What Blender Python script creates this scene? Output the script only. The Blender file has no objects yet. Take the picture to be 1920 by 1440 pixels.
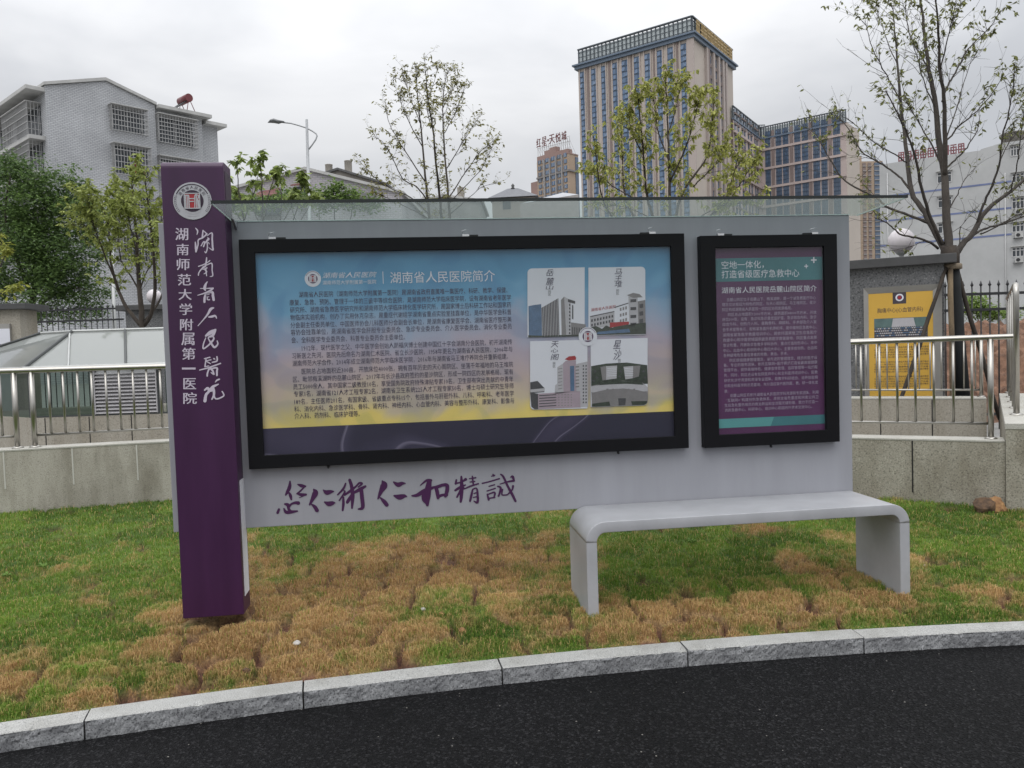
import bpy, bmesh, math, random
import numpy as np
from math import radians, sin, cos, pi, sqrt
from mathutils import Vector

random.seed(7)
rng = np.random.default_rng(11)
SC = bpy.context.scene
COL = SC.collection

# ------------------------------------------------------------------ camera
FPX = 1498.0                       # focal length in pixels of a 1920 wide picture
EYE = 1.65
YAW, PIT, ROL = radians(7.2), radians(2.45), radians(1.83)
CF = Vector((sin(YAW) * cos(PIT), cos(YAW) * cos(PIT), -sin(PIT)))
_r0 = Vector((cos(YAW), -sin(YAW), 0))
_u0 = _r0.cross(CF)
CR = _r0 * cos(ROL) - _u0 * sin(ROL)
CU = _u0 * cos(ROL) + _r0 * sin(ROL)
CAM = Vector((0, 0, EYE))
cd = bpy.data.cameras.new('camera')
cam = bpy.data.objects.new('camera', cd)
COL.objects.link(cam)
from mathutils import Matrix
m = Matrix((CR, CU, -CF)).transposed().to_4x4()
m.translation = CAM
cam.matrix_world = m
cd.sensor_fit = 'HORIZONTAL'
cd.sensor_width = 36.0
cd.lens = 36.0 * FPX / 1920.0
cd.clip_start = 0.05
cd.clip_end = 9000
SC.camera = cam
SC.view_settings.view_transform = 'Standard'
SC.view_settings.look = 'None'
SC.view_settings.exposure = 0.0
SC.view_settings.gamma = 1.0
SC.view_settings.use_curve_mapping = False

# ------------------------------------------------------------------ overcast sky and sun
SUN_EL, SUN_AZ = radians(58), radians(200)
world = bpy.data.worlds.new("World")
SC.world = world
world.use_nodes = True
wn, wl = world.node_tree.nodes, world.node_tree.links
wn.clear()
w_out = wn.new('ShaderNodeOutputWorld')
w_bg = wn.new('ShaderNodeBackground')
w_bg.inputs['Strength'].default_value = 0.1
sky = wn.new('ShaderNodeTexSky')
sky.sky_type = 'NISHITA'
sky.sun_disc = False
sky.sun_elevation = SUN_EL
sky.sun_rotation = SUN_AZ
w_tc = wn.new('ShaderNodeTexCoord')
w_map = wn.new('ShaderNodeMapping')
w_map.inputs['Scale'].default_value = (1.0, 1.0, 2.6)
w_noise = wn.new('ShaderNodeTexNoise')
w_noise.inputs['Scale'].default_value = 2.3
w_noise.inputs['Detail'].default_value = 5
w_noise.inputs['Roughness'].default_value = 0.5
w_noise.inputs['Distortion'].default_value = 0.3
w_ramp = wn.new('ShaderNodeValToRGB')
w_ramp.color_ramp.elements[0].position = 0.33
w_ramp.color_ramp.elements[0].color = (5.75, 5.9, 6.2, 1)
w_ramp.color_ramp.elements[1].position = 0.62
w_ramp.color_ramp.elements[1].color = (8.3, 8.35, 8.5, 1)
w_sep = wn.new('ShaderNodeSeparateXYZ')
w_zr = wn.new('ShaderNodeMapRange')          # an overcast sky is brightest overhead
w_zr.inputs['From Min'].default_value = 0.25
w_zr.inputs['From Max'].default_value = 1.0
w_zr.inputs['To Min'].default_value = 1.0
w_zr.inputs['To Max'].default_value = 3.3
w_mul = wn.new('ShaderNodeVectorMath')
w_mul.operation = 'SCALE'
w_mix = wn.new('ShaderNodeMixRGB')           # a little of the clear sky shows through the cloud
w_mix.inputs['Fac'].default_value = 0.93
wl.new(w_tc.outputs['Generated'], w_map.inputs['Vector'])
wl.new(w_map.outputs['Vector'], w_noise.inputs['Vector'])
wl.new(w_noise.outputs['Fac'], w_ramp.inputs['Fac'])
wl.new(w_tc.outputs['Generated'], w_sep.inputs['Vector'])
wl.new(w_sep.outputs['Z'], w_zr.inputs['Value'])
wl.new(w_ramp.outputs['Color'], w_mul.inputs[0])
wl.new(w_zr.outputs['Result'], w_mul.inputs['Scale'])
wl.new(sky.outputs['Color'], w_mix.inputs['Color1'])
wl.new(w_mul.outputs['Vector'], w_mix.inputs['Color2'])
wl.new(w_mix.outputs['Color'], w_bg.inputs['Color'])
wl.new(w_bg.outputs['Background'], w_out.inputs['Surface'])

sl = bpy.data.lights.new('sun', 'SUN')
sl.energy = 0.8
sl.angle = radians(40)
sl.color = (1.0, 0.97, 0.93)
sun = bpy.data.objects.new('sun', sl)
sd = Vector((sin(SUN_AZ) * cos(SUN_EL), cos(SUN_AZ) * cos(SUN_EL), sin(SUN_EL)))
sun.rotation_euler = sd.to_track_quat('Z', 'Y').to_euler()
sun.location = (0, 0, 30)
COL.objects.link(sun)


# ------------------------------------------------------------------ measuring helpers: a sight line of the survey camera met with a plane
def ray(x, y):
    return CF + CR * ((x - 960) / FPX) - CU * ((y - 720) / FPX)


def at(x, y, Y):
    d = ray(x, y)
    return CAM + d * (Y / d.y)


def atz(x, y, Z):
    d = ray(x, y)
    return CAM + d * ((Z - EYE) / d.z)


def atd(x, y, D):
    return CAM + ray(x, y) * D


class Face:
    """a vertical plane through P (taken at z = 0) along the ground direction U; N points to the viewer"""
    def __init__(self, P, U):
        self.P = Vector((P[0], P[1], 0))
        self.U = Vector((U[0], U[1], 0)).normalized()
        self.N = Vector((self.U.y, -self.U.x, 0))
        if self.N.dot(CAM - self.P) < 0:
            self.N = -self.N

    def off(self, w):
        return Face(self.P + self.N * w, self.U)

    def uz(self, x, y):
        d = ray(x, y)
        t = (self.P - Vector((0, 0, 0))).dot(self.N) / d.dot(self.N)
        p = CAM + d * t
        return (p - self.P).dot(self.U), p.z

    def pt(self, u, w, z):
        p = self.P + self.U * u + self.N * w
        return Vector((p.x, p.y, z))


def lin(c):
    """sRGB 0-255 triple to linear rgba"""
    o = []
    for v in c:
        v = v / 255.0
        o.append(v / 12.92 if v <= 0.04045 else ((v + 0.055) / 1.055) ** 2.4)
    return (o[0], o[1], o[2], 1)


# ------------------------------------------------------------------ materials
def base_mat(name):
    mt = bpy.data.materials.new(name)
    mt.use_nodes = True
    nt = mt.node_tree
    return mt, nt, nt.nodes['Principled BSDF']


def pm(name, c, rough=0.6, metal=0.0, var=0.12, scale=3.0, bump=0.0, bscale=60.0, spec=0.5, c2=None, stretch=None, coat=0.0, rvar=0.0):
    """painted / stone / metal surface: two close tones mixed by noise, an optional fine bump; c in linear 0..1"""
    mt, nt, b = base_mat(name)
    N, L = nt.nodes, nt.links
    tc = N.new('ShaderNodeTexCoord')
    vec = tc.outputs['Object']
    if stretch:
        mp = N.new('ShaderNodeMapping')
        mp.inputs['Scale'].default_value = stretch
        L.new(vec, mp.inputs['Vector'])
        vec = mp.outputs['Vector']
    n = N.new('ShaderNodeTexNoise')
    n.inputs['Scale'].default_value = scale
    n.inputs['Detail'].default_value = 6
    n.inputs['Roughness'].default_value = 0.65
    L.new(vec, n.inputs['Vector'])
    rp = N.new('ShaderNodeValToRGB')
    if c2 is None:
        a = tuple(max(0, x * (1 - var)) for x in c[:3]) + (1,)
        d = tuple(min(1, x * (1 + var)) for x in c[:3]) + (1,)
    else:
        a, d = tuple(c[:3]) + (1,), tuple(c2[:3]) + (1,)
    rp.color_ramp.elements[0].position = 0.32
    rp.color_ramp.elements[1].position = 0.68
    rp.color_ramp.elements[0].color = a
    rp.color_ramp.elements[1].color = d
    L.new(n.outputs['Fac'], rp.inputs['Fac'])
    L.new(rp.outputs['Color'], b.inputs['Base Color'])
    b.inputs['Roughness'].default_value = rough
    b.inputs['Metallic'].default_value = metal
    b.inputs['Specular IOR Level'].default_value = spec
    b.inputs['Coat Weight'].default_value = coat
    if rvar:
        mr = N.new('ShaderNodeMapRange')
        mr.inputs['To Min'].default_value = rough - rvar
        mr.inputs['To Max'].default_value = rough + rvar
        L.new(n.outputs['Fac'], mr.inputs['Value'])
        L.new(mr.outputs['Result'], b.inputs['Roughness'])
    if bump:
        n2 = N.new('ShaderNodeTexNoise')
        n2.inputs['Scale'].default_value = bscale
        n2.inputs['Detail'].default_value = 4
        L.new(tc.outputs['Object'], n2.inputs['Vector'])
        bp = N.new('ShaderNodeBump')
        bp.inputs['Strength'].default_value = bump
        bp.inputs['Distance'].default_value = 0.01
        L.new(n2.outputs['Fac'], bp.inputs['Height'])
        L.new(bp.outputs['Normal'], b.inputs['Normal'])
    return mt


def granite(name, c, dark, light, grain=190.0, stain=None, rough=0.75, stain_amt=0.6, streak=(1.2, 1.2, 0.35)):
    """speckled stone: fine dark and light grains over a base tone, with soft weather stains"""
    mt, nt, b = base_mat(name)
    N, L = nt.nodes, nt.links
    tc = N.new('ShaderNodeTexCoord')
    v = N.new('ShaderNodeTexNoise')
    v.inputs['Scale'].default_value = grain
    v.inputs['Detail'].default_value = 3
    L.new(tc.outputs['Object'], v.inputs['Vector'])
    rp = N.new('ShaderNodeValToRGB')
    e = rp.color_ramp.elements
    e[0].position, e[0].color = 0.33, tuple(dark) + (1,)
    e[1].position, e[1].color = 0.72, tuple(light) + (1,)
    k = e.new(0.47)
    k.color = tuple(c) + (1,)
    k = e.new(0.60)
    k.color = tuple(c) + (1,)
    L.new(v.outputs['Fac'], rp.inputs['Fac'])
    col = rp.outputs['Color']
    if stain:
        mp = N.new('ShaderNodeMapping')
        mp.inputs['Scale'].default_value = streak
        L.new(tc.outputs['Object'], mp.inputs['Vector'])
        s = N.new('ShaderNodeTexNoise')
        s.inputs['Scale'].default_value = 2.2
        s.inputs['Detail'].default_value = 8
        s.inputs['Roughness'].default_value = 0.62
        L.new(mp.outputs['Vector'], s.inputs['Vector'])
        sr = N.new('ShaderNodeMapRange')
        sr.inputs['From Min'].default_value = 0.42
        sr.inputs['From Max'].default_value = 0.72
        sr.inputs['To Max'].default_value = stain_amt
        L.new(s.outputs['Fac'], sr.inputs['Value'])
        mx = N.new('ShaderNodeMixRGB')
        mx.blend_type = 'MULTIPLY'
        mx.inputs['Color2'].default_value = tuple(stain) + (1,)
        L.new(sr.outputs['Result'], mx.inputs['Fac'])
        L.new(col, mx.inputs['Color1'])
        col = mx.outputs['Color']
    L.new(col, b.inputs['Base Color'])
    b.inputs['Roughness'].default_value = rough
    bp = N.new('ShaderNodeBump')
    bp.inputs['Strength'].default_value = 0.35
    bp.inputs['Distance'].default_value = 0.004
    L.new(v.outputs['Fac'], bp.inputs['Height'])
    L.new(bp.outputs['Normal'], b.inputs['Normal'])
    return mt


def glass_pane(name, tint, haze, gloss_rough=0.03, mirror=0.8, haze_col=(0.5, 0.55, 0.55)):
    """thin sheet: part clear, part dusty film, plus a fresnel mirror"""
    mt = bpy.data.materials.new(name)
    mt.use_nodes = True
    nt = mt.node_tree
    N, L = nt.nodes, nt.links
    N.clear()
    out = N.new('ShaderNodeOutputMaterial')
    tr = N.new('ShaderNodeBsdfTransparent')
    tr.inputs['Color'].default_value = tuple(tint) + (1,)
    df = N.new('ShaderNodeBsdfDiffuse')
    df.inputs['Color'].default_value = tuple(haze_col) + (1,)
    tl = N.new('ShaderNodeBsdfTranslucent')
    tl.inputs['Color'].default_value = tuple(haze_col) + (1,)
    m0 = N.new('ShaderNodeMixShader')
    m0.inputs['Fac'].default_value = 0.5
    L.new(df.outputs[0], m0.inputs[1])
    L.new(tl.outputs[0], m0.inputs[2])
    m1 = N.new('ShaderNodeMixShader')
    m1.inputs['Fac'].default_value = haze
    L.new(tr.outputs[0], m1.inputs[1])
    L.new(m0.outputs[0], m1.inputs[2])
    gl = N.new('ShaderNodeBsdfGlossy')
    gl.inputs['Roughness'].default_value = gloss_rough
    fr = N.new('ShaderNodeLayerWeight')          # same from either side of the sheet
    fr.inputs['Blend'].default_value = 0.5
    pw = N.new('ShaderNodeMath')
    pw.operation = 'POWER'
    pw.inputs[1].default_value = 5.0
    L.new(fr.outputs['Facing'], pw.inputs[0])
    ma = N.new('ShaderNodeMath')
    ma.operation = 'MULTIPLY_ADD'
    ma.inputs[1].default_value = mirror
    ma.inputs[2].default_value = 0.04
    L.new(pw.outputs[0], ma.inputs[0])
    m2 = N.new('ShaderNodeMixShader')
    L.new(ma.outputs[0], m2.inputs['Fac'])
    L.new(m1.outputs[0], m2.inputs[1])
    L.new(gl.outputs[0], m2.inputs[2])
    L.new(m2.outputs[0], out.inputs['Surface'])
    return mt


def leaf_mat(name, rough=0.5, transl=0.35):
    """leaf colour comes from each leaf's own tone (attribute Tone)"""
    mt = bpy.data.materials.new(name)
    mt.use_nodes = True
    nt = mt.node_tree
    N, L = nt.nodes, nt.links
    b = N['Principled BSDF']
    b.inputs['Roughness'].default_value = rough
    b.inputs['Specular IOR Level'].default_value = 0.3
    at_ = N.new('ShaderNodeAttribute')
    at_.attribute_name = 'Tone'
    L.new(at_.outputs['Color'], b.inputs['Base Color'])
    tl = N.new('ShaderNodeBsdfTranslucent')
    L.new(at_.outputs['Color'], tl.inputs['Color'])
    mx = N.new('ShaderNodeMixShader')
    mx.inputs['Fac'].default_value = transl
    L.new(b.outputs[0], mx.inputs[1])
    L.new(tl.outputs[0], mx.inputs[2])
    L.new(mx.outputs[0], N['Material Output'].inputs['Surface'])
    return mt


def brick_mat(name, U, c1, c2, mortar, w=0.25, h=0.085, mo=0.012, rough=0.55):
    mt, nt, b = base_mat(name)
    N, L = nt.nodes, nt.links
    tc = N.new('ShaderNodeTexCoord')
    dt = N.new('ShaderNodeVectorMath')
    dt.operation = 'DOT_PRODUCT'
    dt.inputs[1].default_value = (U[0], U[1], 0)
    L.new(tc.outputs['Object'], dt.inputs[0])
    sp = N.new('ShaderNodeSeparateXYZ')
    L.new(tc.outputs['Object'], sp.inputs[0])
    cb = N.new('ShaderNodeCombineXYZ')
    L.new(dt.outputs['Value'], cb.inputs['X'])
    L.new(sp.outputs['Z'], cb.inputs['Y'])
    br = N.new('ShaderNodeTexBrick')
    br.inputs['Scale'].default_value = 1.0
    br.inputs['Brick Width'].default_value = w
    br.inputs['Row Height'].default_value = h
    br.inputs['Mortar Size'].default_value = mo
    br.inputs['Color1'].default_value = tuple(c1) + (1,)
    br.inputs['Color2'].default_value = tuple(c2) + (1,)
    br.inputs['Mortar'].default_value = tuple(mortar) + (1,)
    L.new(cb.outputs[0], br.inputs['Vector'])
    n = N.new('ShaderNodeTexNoise')
    n.inputs['Scale'].default_value = 0.35
    n.inputs['Detail'].default_value = 8
    L.new(tc.outputs['Object'], n.inputs['Vector'])
    mr = N.new('ShaderNodeMapRange')
    mr.inputs['From Min'].default_value = 0.3
    mr.inputs['From Max'].default_value = 0.7
    mr.inputs['To Min'].default_value = 0.78
    mr.inputs['To Max'].default_value = 1.08
    L.new(n.outputs['Fac'], mr.inputs['Value'])
    sc = N.new('ShaderNodeVectorMath')
    sc.operation = 'SCALE'
    L.new(br.outputs['Color'], sc.inputs[0])
    L.new(mr.outputs['Result'], sc.inputs['Scale'])
    L.new(sc.outputs[0], b.inputs['Base Color'])
    b.inputs['Roughness'].default_value = rough
    return mt


# ------------------------------------------------------------------ things, parts, meshes
OFF = {}


def tag(o, label=None, cat=None, group=None, kind=None):
    if label:
        o['label'] = label
    if cat:
        o['category'] = cat
    if group:
        o['group'] = group
    if kind:
        o['kind'] = kind
    return o


def thing(name, loc, label, cat, group=None):
    o = bpy.data.objects.new(name, None)
    o.empty_display_size = 0.2
    o.location = loc
    COL.objects.link(o)
    OFF[o.name] = Vector(loc)
    return tag(o, label, cat, group)


class MB:
    """collects geometry in world coordinates; build() links it as one mesh object"""
    def __init__(self):
        self.v, self.f, self.m, self.mats, self.s = [], [], [], [], []

    def mi(self, mat):
        if mat not in self.mats:
            self.mats.append(mat)
        return self.mats.index(mat)

    def add(self, vs, fs, mat, smooth=False):
        b = len(self.v)
        k = self.mi(mat)
        self.v.extend([tuple(p) for p in vs])
        for f in fs:
            self.f.append(tuple(i + b for i in f))
            self.m.append(k)
            self.s.append(smooth)

    def box(self, a, c, mat):
        x0, y0, z0 = a
        x1, y1, z1 = c
        vs = [(x0, y0, z0), (x1, y0, z0), (x1, y1, z0), (x0, y1, z0), (x0, y0, z1), (x1, y0, z1), (x1, y1, z1), (x0, y1, z1)]
        self.add(vs, [(0, 3, 2, 1), (4, 5, 6, 7), (0, 1, 5, 4), (1, 2, 6, 5), (2, 3, 7, 6), (3, 0, 4, 7)], mat)

    def fbox(self, F, u0, u1, w0, w1, z0, z1, mat, top=None):
        """box in a Face's own axes; top gives z1 at u1 when it slopes"""
        t1 = z1 if top is None else top
        vs = [F.pt(u0, w1, z0), F.pt(u1, w1, z0), F.pt(u1, w0, z0), F.pt(u0, w0, z0),
              F.pt(u0, w1, z1), F.pt(u1, w1, t1), F.pt(u1, w0, t1), F.pt(u0, w0, z1)]
        fs = [(0, 3, 2, 1), (4, 5, 6, 7), (0, 1, 5, 4), (1, 2, 6, 5), (2, 3, 7, 6), (3, 0, 4, 7)]
        self.add(vs, fs, mat)

    def prism(self, poly, ext, mat, smooth=False, cap=True):
        """polygon (3D points in order) extruded by the vector ext"""
        n = len(poly)
        ext = Vector(ext)
        vs = [Vector(p) for p in poly] + [Vector(p) + ext for p in poly]
        fs = [(i, (i + 1) % n, (i + 1) % n + n, i + n) for i in range(n)]
        self.add(vs, fs, mat, smooth)
        if cap:
            b = len(self.v) - 2 * n
            k = self.mi(mat)
            for f in (tuple(range(n))[::-1], tuple(range(n, 2 * n))):
                self.f.append(tuple(i + b for i in f))
                self.m.append(k)
                self.s.append(False)

    def tube(self, pts, rad, mat, sides=10, cap=True, smooth=True):
        pts = [Vector(p) for p in pts]
        n = len(pts)
        if not hasattr(rad, '__len__'):
            rad = [rad] * n
        vs, prev = [], None
        for i, p in enumerate(pts):
            t = (pts[min(i + 1, n - 1)] - pts[max(i - 1, 0)])
            if t.length < 1e-9:
                t = Vector((0, 0, 1))
            t.normalize()
            if prev is None:
                a = Vector((0, 0, 1)) if abs(t.z) < 0.9 else Vector((0, 1, 0))
                s = t.cross(a).normalized()
            else:
                s = (prev - t * prev.dot(t))
                s = s.normalized() if s.length > 1e-6 else t.orthogonal().normalized()
            prev = s
            q = t.cross(s)
            for k in range(sides):
                an = 2 * pi * k / sides
                vs.append(p + (s * cos(an) + q * sin(an)) * rad[i])
        fs = []
        for i in range(n - 1):
            for k in range(sides):
                k2 = (k + 1) % sides
                fs.append((i * sides + k, i * sides + k2, (i + 1) * sides + k2, (i + 1) * sides + k))
        self.add(vs, fs, mat, smooth)
        if cap:
            b = len(self.v) - len(vs)
            kk = self.mi(mat)
            for ring in (tuple(range(sides))[::-1], tuple((n - 1) * sides + i for i in range(sides))):
                self.f.append(tuple(i + b for i in ring))
                self.m.append(kk)
                self.s.append(False)

    def lathe(self, base, prof, mat, sides=24, smooth=True):
        """prof: list of (r, z) turned about the vertical through base"""
        vs, fs = [], []
        n = len(prof)
        for r, z in prof:
            for k in range(sides):
                an = 2 * pi * k / sides
                vs.append((base[0] + r * cos(an), base[1] + r * sin(an), base[2] + z))
        for i in range(n - 1):
            for k in range(sides):
                k2 = (k + 1) % sides
                fs.append((i * sides + k, i * sides + k2, (i + 1) * sides + k2, (i + 1) * sides + k))
        fs.append(tuple(range(sides))[::-1])
        fs.append(tuple((n - 1) * sides + i for i in range(sides)))
        self.add(vs, fs, mat, smooth)

    def build(self, name, parent=None, bevel=0.0, seg=2, loc=None, weld=False, keep_z=None):
        me = bpy.data.meshes.new(name)
        o = bpy.data.objects.new(name, me)
        if parent is not None:
            off = OFF[parent.name]
        else:
            off = Vector(loc) if loc is not None else Vector((0, 0, 0))
            o.location = off
        me.from_pydata([(p[0] - off[0], p[1] - off[1], p[2] - off[2]) for p in self.v], [], self.f)
        for mt in self.mats:
            me.materials.append(mt)
        me.polygons.foreach_set('material_index', self.m)
        me.polygons.foreach_set('use_smooth', self.s)
        me.update()
        COL.objects.link(o)
        OFF[o.name] = off
        if parent is not None:
            o.parent = parent
        if weld or bevel:
            bm = bmesh.new()
            bm.from_mesh(me)
            if weld:
                bmesh.ops.remove_doubles(bm, verts=bm.verts, dist=1e-5)
            bmesh.ops.recalc_face_normals(bm, faces=bm.faces)
            if bevel:
                es = [e for e in bm.edges if len(e.link_faces) == 2 and e.calc_face_angle(0) > 0.6]
                if keep_z is not None:               # leave the butt joint at this height sharp
                    es = [e for e in es if not all(abs(v.co.z + off[2] - keep_z) < 0.002 for v in e.verts)]
                bmesh.ops.bevel(bm, geom=es, offset=bevel, segments=seg, affect='EDGES', profile=0.6, clamp_overlap=True)
            bm.to_mesh(me)
            bm.free()
        return o


def arrays_mesh(name, V, Fq, mats, tone=None, parent=None, smooth=False):
    """a large mesh from numpy arrays: V (n,3), Fq (m,k) faces, tone (n,3) per vertex colour"""
    me = bpy.data.meshes.new(name)
    off = OFF[parent.name] if parent is not None else Vector((0, 0, 0))
    V = np.asarray(V, dtype=np.float32) - np.array(off, dtype=np.float32)
    Fq = np.asarray(Fq, dtype=np.int32)
    k = Fq.shape[1]
    me.vertices.add(len(V))
    me.vertices.foreach_set('co', V.ravel())
    me.loops.add(Fq.size)
    me.loops.foreach_set('vertex_index', Fq.ravel())
    me.polygons.add(len(Fq))
    me.polygons.foreach_set('loop_start', np.arange(0, Fq.size, k, dtype=np.int32))
    me.polygons.foreach_set('loop_total', np.full(len(Fq), k, dtype=np.int32))
    if smooth:
        me.polygons.foreach_set('use_smooth', np.ones(len(Fq), dtype=bool))
    for mt in mats:
        me.materials.append(mt)
    me.update(calc_edges=True)
    if tone is not None:
        ca = me.color_attributes.new('Tone', 'FLOAT_COLOR', 'POINT')
        t4 = np.ones((len(V), 4), dtype=np.float32)
        t4[:, :3] = tone
        ca.data.foreach_set('color', t4.ravel())
    me.validate()
    o = bpy.data.objects.new(name, me)
    COL.objects.link(o)
    OFF[o.name] = off
    if parent is not None:
        o.parent = parent
    return o


# ------------------------------------------------------------------ writing
_TXT = {}


def glyphs(s, bold=0.0, res=2):
    key = (s, bold, res)
    if key in _TXT:
        return _TXT[key]
    cu = bpy.data.curves.new('lettering', 'FONT')
    cu.body = s
    cu.size = 1.0
    cu.resolution_u = res
    cu.offset = bold
    ob = bpy.data.objects.new('lettering', cu)
    COL.objects.link(ob)
    dg = bpy.context.evaluated_depsgraph_get()
    ev = ob.evaluated_get(dg)
    me = ev.to_mesh()
    vs = np.array([v.co[:2] for v in me.vertices]) if len(me.vertices) else np.zeros((0, 2))
    fs = [tuple(p.vertices) for p in me.polygons]
    ev.to_mesh_clear()
    bpy.data.objects.remove(ob)
    bpy.data.curves.remove(cu)
    _TXT[key] = (vs, fs)
    return vs, fs


def write(mb, s, put, x0, x1, z0, z1, mat, bold=0.0, fit=True, res=2):
    """text filled into the box x0..x1, z0..z1 of a flat face; put(x, z) gives the 3D point"""
    vs, fs = glyphs(s, bold, res)
    if not len(vs):
        return
    a, b = vs.min(0), vs.max(0)
    sx = (x1 - x0) / max(b[0] - a[0], 1e-6)
    sz = (z1 - z0) / max(b[1] - a[1], 1e-6)
    mb.add([put(x0 + (p[0] - a[0]) * sx, z0 + (p[1] - a[1]) * sz) for p in vs], fs, mat)


def line(mb, s, put, x0, x1, zb, em, mat, bold=0.0, res=1):
    """one line of text on the base line zb, stretched to x0..x1, em high"""
    vs, fs = glyphs(s, bold, res)
    a, b = vs.min(0), vs.max(0)
    sx = (x1 - x0) / max(b[0] - a[0], 1e-6)
    mb.add([put(x0 + (p[0] - a[0]) * sx, zb + p[1] * em) for p in vs], fs, mat)


_BR = [0.0]


def brush(mb, pts, put, mat, k=1.0):
    """one brush stroke: pts = (x, z, width) list, smoothed and swept as a thin ribbon of paint with round ends;
    every stroke lies a hair above the one before it"""
    P = [Vector((p[0], p[1], p[2])) for p in pts]
    Q = []
    n = len(P)
    for i in range(n - 1):
        p0, p1, p2, p3 = P[max(i - 1, 0)], P[i], P[i + 1], P[min(i + 2, n - 1)]
        for j in range(5):
            t = j / 5
            Q.append(0.5 * ((2 * p1) + (p2 - p0) * t + (2 * p0 - 5 * p1 + 4 * p2 - p3) * t * t + (3 * p1 - p0 - 3 * p2 + p3) * t ** 3))
    Q.append(P[-1])
    _BR[0] = (_BR[0] + 0.00013) % 0.0021
    lift = _BR[0]

    def pp(x, z, e=0.0):
        return Vector(put(x, z)) - Vector((0, lift + e, 0))
    wmin = min(q.z for q in P) * 0.6
    L_, R_ = [], []
    for i, q in enumerate(Q):
        t = Q[min(i + 1, len(Q) - 1)] - Q[max(i - 1, 0)]
        d = Vector((t.x, t.y)).normalized() if (t.x or t.y) else Vector((1, 0))
        nrm = Vector((-d.y, d.x)) * max(q.z, wmin) * 0.5 * k
        L_.append(pp(q.x + nrm.x, q.y + nrm.y, i * 1.2e-5))
        R_.append(pp(q.x - nrm.x, q.y - nrm.y, i * 1.2e-5))
    m_ = len(Q)
    mb.add(L_ + R_, [(i, i + 1, m_ + i + 1, m_ + i) for i in range(m_ - 1)], mat)
    for q, e in ((Q[0], -5e-5), (Q[-1], m_ * 1.2e-5 + 5e-5)):
        r_ = max(q.z, wmin) * 0.5 * k
        ring = [pp(q.x + r_ * cos(a * pi / 5), q.y + r_ * sin(a * pi / 5), e) for a in range(10)]
        mb.add(ring, [tuple(range(10))], mat)

# ================================================================== colours and shared materials
def L3(r, g, b):
    return lin((r, g, b))[:3]


M_SILVER = pm('silver_paint', (0.305, 0.31, 0.34), rough=0.42, metal=0.0, var=0.055, scale=3.0, spec=0.5, rvar=0.08, stretch=(2.2, 2.2, 0.28))
M_PURPLE = pm('purple_paint', (0.040, 0.0075, 0.045), rough=0.40, var=0.16, scale=2.5, spec=0.5, rvar=0.10, stretch=(2.5, 2.5, 0.3))
M_PURPLE_D = pm('purple_inset', (0.020, 0.007, 0.024), rough=0.5, var=0.1)
M_WHITE_LET = pm('white_letter', (0.52, 0.47, 0.55), rough=0.5, var=0.03)
M_SLOGAN = pm('purple_letter', (0.050, 0.007, 0.058), rough=0.5, var=0.05)
M_BLACKFR = pm('black_frame', (0.004, 0.004, 0.0055), rough=0.5, var=0.2, scale=4, spec=0.22)
M_CHROME = pm('bright_metal', (0.65, 0.65, 0.66), rough=0.25, metal=1.0, var=0.05)
M_STEEL = pm('stainless_steel', (0.40, 0.385, 0.355), rough=0.33, metal=1.0, var=0.08, scale=9, rvar=0.05)
M_BLACKPL = pm('black_plastic', (0.012, 0.012, 0.013), rough=0.5, var=0.1)
M_INK = pm('print_ink', (0.038, 0.032, 0.070), rough=0.6, var=0.05)
M_PAPERW = pm('print_white', (0.66, 0.67, 0.72), rough=0.6, var=0.02)
M_TEAL = pm('print_teal', (0.040, 0.165, 0.185), rough=0.55, var=0.14, scale=3)
M_TEAL2 = pm('print_teal_light', (0.085, 0.29, 0.29), rough=0.55, var=0.05)
M_PRPRINT = pm('print_purple', (0.078, 0.016, 0.078), rough=0.55, var=0.22, scale=2.2)
M_PRTEXT = pm('print_pale', (0.34, 0.29, 0.38), rough=0.6, var=0.04)
M_RED = pm('print_red', (0.33, 0.02, 0.025), rough=0.6, var=0.08)
M_GREY1 = pm('print_grey', (0.20, 0.19, 0.19), rough=0.6, var=0.1, scale=20)
M_GREY2 = pm('print_dark_grey', (0.055, 0.055, 0.06), rough=0.6, var=0.25, scale=30)
M_GREY3 = pm('print_light_grey', (0.42, 0.41, 0.43), rough=0.6, var=0.06, scale=20)
M_PINKP = pm('print_pink_grey', (0.36, 0.29, 0.33), rough=0.6, var=0.06, scale=20)
M_BLUEP = pm('print_blue', (0.075, 0.14, 0.24), rough=0.6, var=0.2, scale=20)
M_GREENP = pm('print_green', (0.030, 0.042, 0.028), rough=0.6, var=0.5, scale=40)
M_CASEGLASS = glass_pane('case_glass', (0.97, 0.98, 0.98), 0.03, 0.05, 0.7, (0.6, 0.6, 0.62))
M_CANOPY = glass_pane('canopy_glass', (0.78, 0.86, 0.84), 0.36, 0.08, 0.25, (0.36, 0.42, 0.41))
M_CANEDGE = pm('glass_edge', (0.006, 0.011, 0.010), rough=0.25, var=0.1)
M_CANRIM = pm('glass_edge_pale', (0.42, 0.50, 0.48), rough=0.3, var=0.05)


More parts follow.
